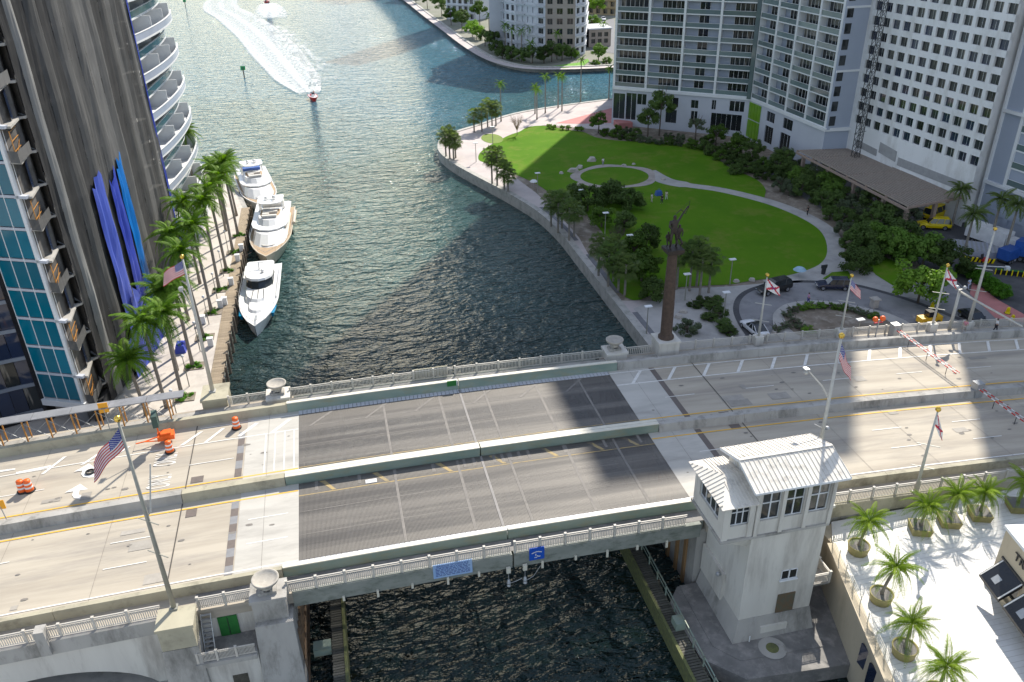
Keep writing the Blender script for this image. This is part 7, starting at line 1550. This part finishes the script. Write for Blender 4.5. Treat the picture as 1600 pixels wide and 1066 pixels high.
def yacht(bow,stern,B,F,label,style):
    bow=Vector(bow); stern=Vector(stern); d=bow-stern; L=d.length; m_=(bow+stern)/2; t=thing('motor_yacht',label,'yacht',(m_.x,m_.y,0),math.atan2(d.y,d.x),'motor yachts moored along the boardwalk')
    h,dk,rl,gu=hullmesh(L,B,F); hm=gel if style!=2 else gelt; h.build('hull',hm,t,True,False); dk.build('deck',gel if style==1 else teak,t,True); rl.build('guard_rail',lmetal,t,True); gu.build('gunwale',hm,t,True)
    z0=F+.05
    if style==1:
        MB().prism(rr(-L*.3,L*.22,B*.40,1.6),z0,z0+.75,pts2=rr(-L*.3,L*.17,B*.36,1.5)).build('trunk_cabin',gel,t,True)
        MB().prism(rr(-L*.3,L*.02,B*.40,1.2),z0+.6,z0+1.75,pts2=rr(-L*.29,-L*.04,B*.36,1.1)).build('wheelhouse_windows',glassd,t,True)
        MB().prism(rr(-L*.36,-L*.02,B*.42,1.2),z0+1.75,z0+2.05,pts2=rr(-L*.35,-L*.03,B*.40,1.1)).build('hard_top',gel,t,True)
        MB().prism(rr(L*.05,L*.33,B*.25,1.0),z0+.1,z0+.42,pts2=rr(L*.05,L*.31,B*.23,.9)).build('foredeck_hatch',gel,t,True)
        for s in (-.5,.5,0): MB().bar((L*.02,s*B*.3,z0+.85),(L*.16,s*B*.34,z0+.78),.08,.05).build('grab_rail',dmetal,t,True)
        MB().tube([(-L*.2,0,z0+2.05),(-L*.22,0,z0+3.1)],[.12,.06],8).build('radar_mast',gel,t,True); MB().bar((-L*.22,-.9,z0+3),(-L*.22,.9,z0+3),.16,.12).build('radar_bar',gel,t,True); MB().ball((-L*.14,.6,z0+2.3),.3,10).build('dome',gel,t,True,True)
        bl=pm('teal_hull_window',(.0,.22,.42),rough=.15)
        for s in (-1,1): MB().hexa([(L*.2,s*(B*.50),F*.55),(L*.32,s*(B*.455),F*.6),(L*.32,s*(B*.40),F*.6),(L*.2,s*B*.42,F*.55),(L*.2,s*(B*.535),F*.95),(L*.33,s*(B*.49),F*1.05),(L*.33,s*B*.40,F*1.05),(L*.2,s*B*.42,F*.95)]).build('hull_window',bl,t,True)
        MB().bar((L*.36,0,F*1.14),(L*.5,0,F*1.18),.3,.1).build('anchor_roller',lmetal,t,True); MB().tube([(L*.1,B*.5,F+.2),(-L*.4,B*.52,F+.2)],.14,8).build('side_fender',gel,t,True)
    else:
        w1=mar if style==3 else glassd
        MB().prism(rr(-L*.36,L*.36,B*.47,2.4),z0,z0+1.4,pts2=rr(-L*.36,L*.22,B*.39,1.7)).build('main_cabin',gel,t,True)
        MB().prism(rr(-L*.30,L*.215,B*.425,1.8),z0+.55,z0+1.35,pts2=rr(-L*.3,L*.205,B*.41,1.75)).build('window_band',w1,t,True)
        MB().prism(rr(-L*.44,L*.17,B*.50,1.9),z0+1.5,z0+1.72).build('upper_deck',gel,t,True)
        MB().prism(rr(-L*.2,L*.1,B*.34,1.5),z0+1.72,z0+2.5,pts2=rr(-L*.2,L*.05,B*.31,1.3)).build('fly_bridge',gel,t,True)
        MB().prism(rr(-L*.17,L*.0,B*.27,1.0),z0+2.5,z0+2.56).build('fly_bridge_floor',teak,t,True)
        for k in range(4): MB().box(-L*.15+k*1.1,-L*.15+k*1.1+.7,-B*.2,B*.2 if k%2 else -B*.02,z0+2.56,z0+2.95).build('seat_cushion',cush,t,True)
        MB().prism(rr(-L*.32,-L*.12,B*.36,.8),z0+3.9,z0+4.05).build('radar_arch_top',gel,t,True)
        m=MB()
        for s in (-1,1): m.bar((-L*.28,s*B*.33,z0+1.7),(-L*.24,s*B*.31,z0+3.95),.35,.12); m.bar((-L*.15,s*B*.33,z0+1.7),(-L*.18,s*B*.31,z0+3.95),.12,.1)
        m.build('arch_leg',gel,t,True); MB().ball((-L*.22,.7,z0+4.4),.42,10).ball((-L*.22,-.7,z0+4.35),.35,10).build('dome',gel,t,True,True); MB().bar((-L*.18,-1,z0+4.4),(-L*.18,1,z0+4.4),.2,.15).build('radar_bar',gel,t,True)
        MB().prism(rr(L*.2,L*.33,B*.26,1),z0+.02,z0+.4).build('bow_cushion',cush,t,True)
        MB().box(-L*.43,-L*.33,-B*.3,B*.3,z0+1.75,z0+2.3).build('rear_cover' if style==2 else 'blue_cover',cush if style==2 else bluem,t,True)
        for s in (-1,1): MB().tube([(L*.0,s*B*.56,F*.5),(L*.0,s*B*.56,F*1.0)],.16,8).build('side_fender',black,t,True)
        if style==2: MB().tube([(-L*.1,B*.6,F+.3),(-L*.36,B*.6,F+.3)],.3,8).build('stowed_tender',gelt,t,True)
    for xx in (L*.38,-L*.4,L*.05):
        MB().tube([(xx,-B*.42,F),(xx+.5,-B*.62,F*.75),(xx+1.0,-B*.78,F*1.05)],.035,4).build('mooring_rope',dmetal if style==1 else tan,t,True)
    return t
yacht((-13.4,108.3),(-13.0,131.0),5.1,1.55,'white sleek motor yacht moored nearest the bridge',1)
yacht((-12.6,133.2),(-11.6,158.5),6.4,1.9,'cream hulled two deck yacht moored in the middle',2)
yacht((-13.8,160.5),(-17.6,183.5),6.3,1.9,'white two deck yacht with blue covers moored farthest away',3)
def smallboat(p,rz,lab,L=6.2):
    t=thing('speedboat',lab,'boat',tuple(p),rz); h,dk,rl,gu=hullmesh(L,2.2,.8); h.build('hull',redm,t,True); dk.build('deck',gel,t,True); gu.build('gunwale',redm,t,True)
    MB().box(-.6,.6,-.45,.45,.8,1.5).build('console',gel,t,True); MB().hexa([(.3,-.45,1.5),(.6,-.45,1.5),(.6,.45,1.5),(.3,.45,1.5),(.05,-.4,1.95),(.1,-.4,1.95),(.1,.4,1.95),(.05,.4,1.95)]).build('windscreen',glassd,t,True); MB().box(-L/2-.3,-L/2+.3,-.3,.3,.2,1.4).build('outboard_motor',black,t,True); MB().box(-1.8,-1.2,-.8,.8,.8,1.2).build('seat',flr,t,True); return t
pb=on_z(490,156,0); pdir=on_z(490,156,0)-on_z(455,110,0); smallboat((pb.x,pb.y,.25),math.atan2(pdir.y,pdir.x),'red and white speedboat throwing a long white wake')
person((pb.x+.3,pb.y+.8,1.0),0,(.6,.2,.1),(.1,.1,.2),'person in an orange top standing at the helm of the speedboat',s=.9,walk=.05)
pb2=on_z(418,4,0); t2=smallboat((pb2.x,pb2.y,.2),R(75),'distant speedboat at the top of the bay ahead of a white splash')
# wakes
def wake(name,line,widths,mat,label,z=.05,nu=10):
    me=MB(); uv=[]; L_=[on_z(a,c,0) for a,c in line]; P=smoothloop([(p.x,p.y) for p in L_],6,False); n=len(P)
    g=[]
    for i,p in enumerate(P):
        d=(P[min(i+1,n-1)]-P[max(i-1,0)]).normalized(); nn=Vector((d.y,-d.x)); t=i/(n-1)*(len(widths)-1); k=min(int(t),len(widths)-2); w_=widths[k]+(widths[k+1]-widths[k])*(t-k)
        g.append([(p+nn*w_*(2*j/nu-1)) for j in range(nu+1)])
    vs=[];fs=[]
    for i in range(n):
        for j in range(nu+1): vs.append((g[i][j].x,g[i][j].y,z))
    for i in range(n-1):
        for j in range(nu): k=i*(nu+1)+j; fs.append((k,k+1,k+nu+2,k+nu+1))
    me.add(vs,fs); m_=me.mesh(name,mat); ul=m_.uv_layers.new(name='edge')
    for lp_ in m_.loops:
        i,j=divmod(lp_.vertex_index,nu+1); u=abs(2*j/nu-1); e=min(i/3,1)*min((n-1-i)/4,1)
        prof={'wake':.42*(1.0-abs(u-.72)/.42 if u>.5 else .5+.45*max(0,1-u/.16)) ,'trail':.3*(1-u),'splash':.32*(1-u*u)}[mat.name.split('_')[0]]
        fade=1-.55*(i/(n-1))**1.5; ul.data[lp_.index].uv=((prof if u<.99 else -.5)*fade*e-(1-e)*.5,0)
    o=bpy.data.objects.new(name,m_); COL.objects.link(o); tag(o,label,'wake',kind='stuff'); return o
fw=foammat('wake_foam',.44,1.12,.9,(1,.5,1),-12); ft=foammat('trail_foam',.62,1.1,.3,(1,.25,1),-12); fs_=foammat('splash_foam',.5,.95,.5)
wake('boat_wake',[(489,152),(470,128),(440,92),(408,56),(372,28),(345,12),(352,-4),(380,-18)],[1.5,9,12,12.5,12,11,9],fw,'long curved white wake behind the red speedboat')
wake('boat_wake',[(418,3),(421,12),(423,22),(424,36)],[4,9,11,10],fs_,'broad white splash behind the distant speedboat')
wake('boat_wake',[(424,34),(450,55),(475,80),(500,100),(512,120),(505,135)],[7,6,6,6,5],ft,'faint broken foam trail curving right of the wake')
# channel markers and dark fender piles
for a,c,l in ((382,122,'green square channel marker on a dark pile in the bay'),(290,11,'green channel marker far up the bay at the top edge')):
    p=on_z(a,c,0); t=thing('channel_marker',l,'marker',tuple(p)); MB().tube([(0,0,-1),(0,0,3.6)],.2,7).build('pile',pilew,t,True); MB().box(-.8,.8,-.08,.08,2.6,4.0).build('green_board',pm('marker_green',(.02,.35,.1),rough=.5),t,True)
for i,(x,y,l) in enumerate(((-5.2,80.5,'dark broken fender pile cluster in the water behind the left urn'),(26.2,81,'dark broken fender pile cluster in the water behind the right urn'))):
    t=thing('fender_pile_cluster',l,'piles',(x,y,0)); rnd=random.Random(i)
    for k in range(9): a=rnd.uniform(0,6.28); r_=rnd.uniform(.1,1.1); MB().tube([(r_*math.cos(a)*1.6,r_*math.sin(a),-1),(r_*math.cos(a)*1.4,r_*math.sin(a)*.8,rnd.uniform(.8,3.2))],.2,7).build('pile',pilew if k%2 else oldw,t,True)
    MB().box(-1.5,1.4,-.8,.7,.3,.7).build('crosspiece',oldw,t,True)
t=thing('terrace_tent','small tan parasol frame on the riverwalk by the tower foot','parasol',(-25,150,1.93)); MB().lathe((0,0,0),[(2,2.2),(1.2,2.8),(.01,3.1)],8).build('canopy',terr,t,True); MB().tube([(0,0,0),(0,0,3)],.06,6).build('pole',lmetal,t,True)
t=thing('blue_market_bundle','blue plastic covered bundle under the quay palms','bundle',(-22.6,103,1.93)); MB().frust(-.7,.7,-1,1,0,-.5,.5,-.8,.8,1.0).build('cover',tarp,t,True); MB().box(-.35,.35,-.5,.5,1.0,1.2).build('top_fold',tarp,t,True)
print('objects',len(bpy.data.objects))
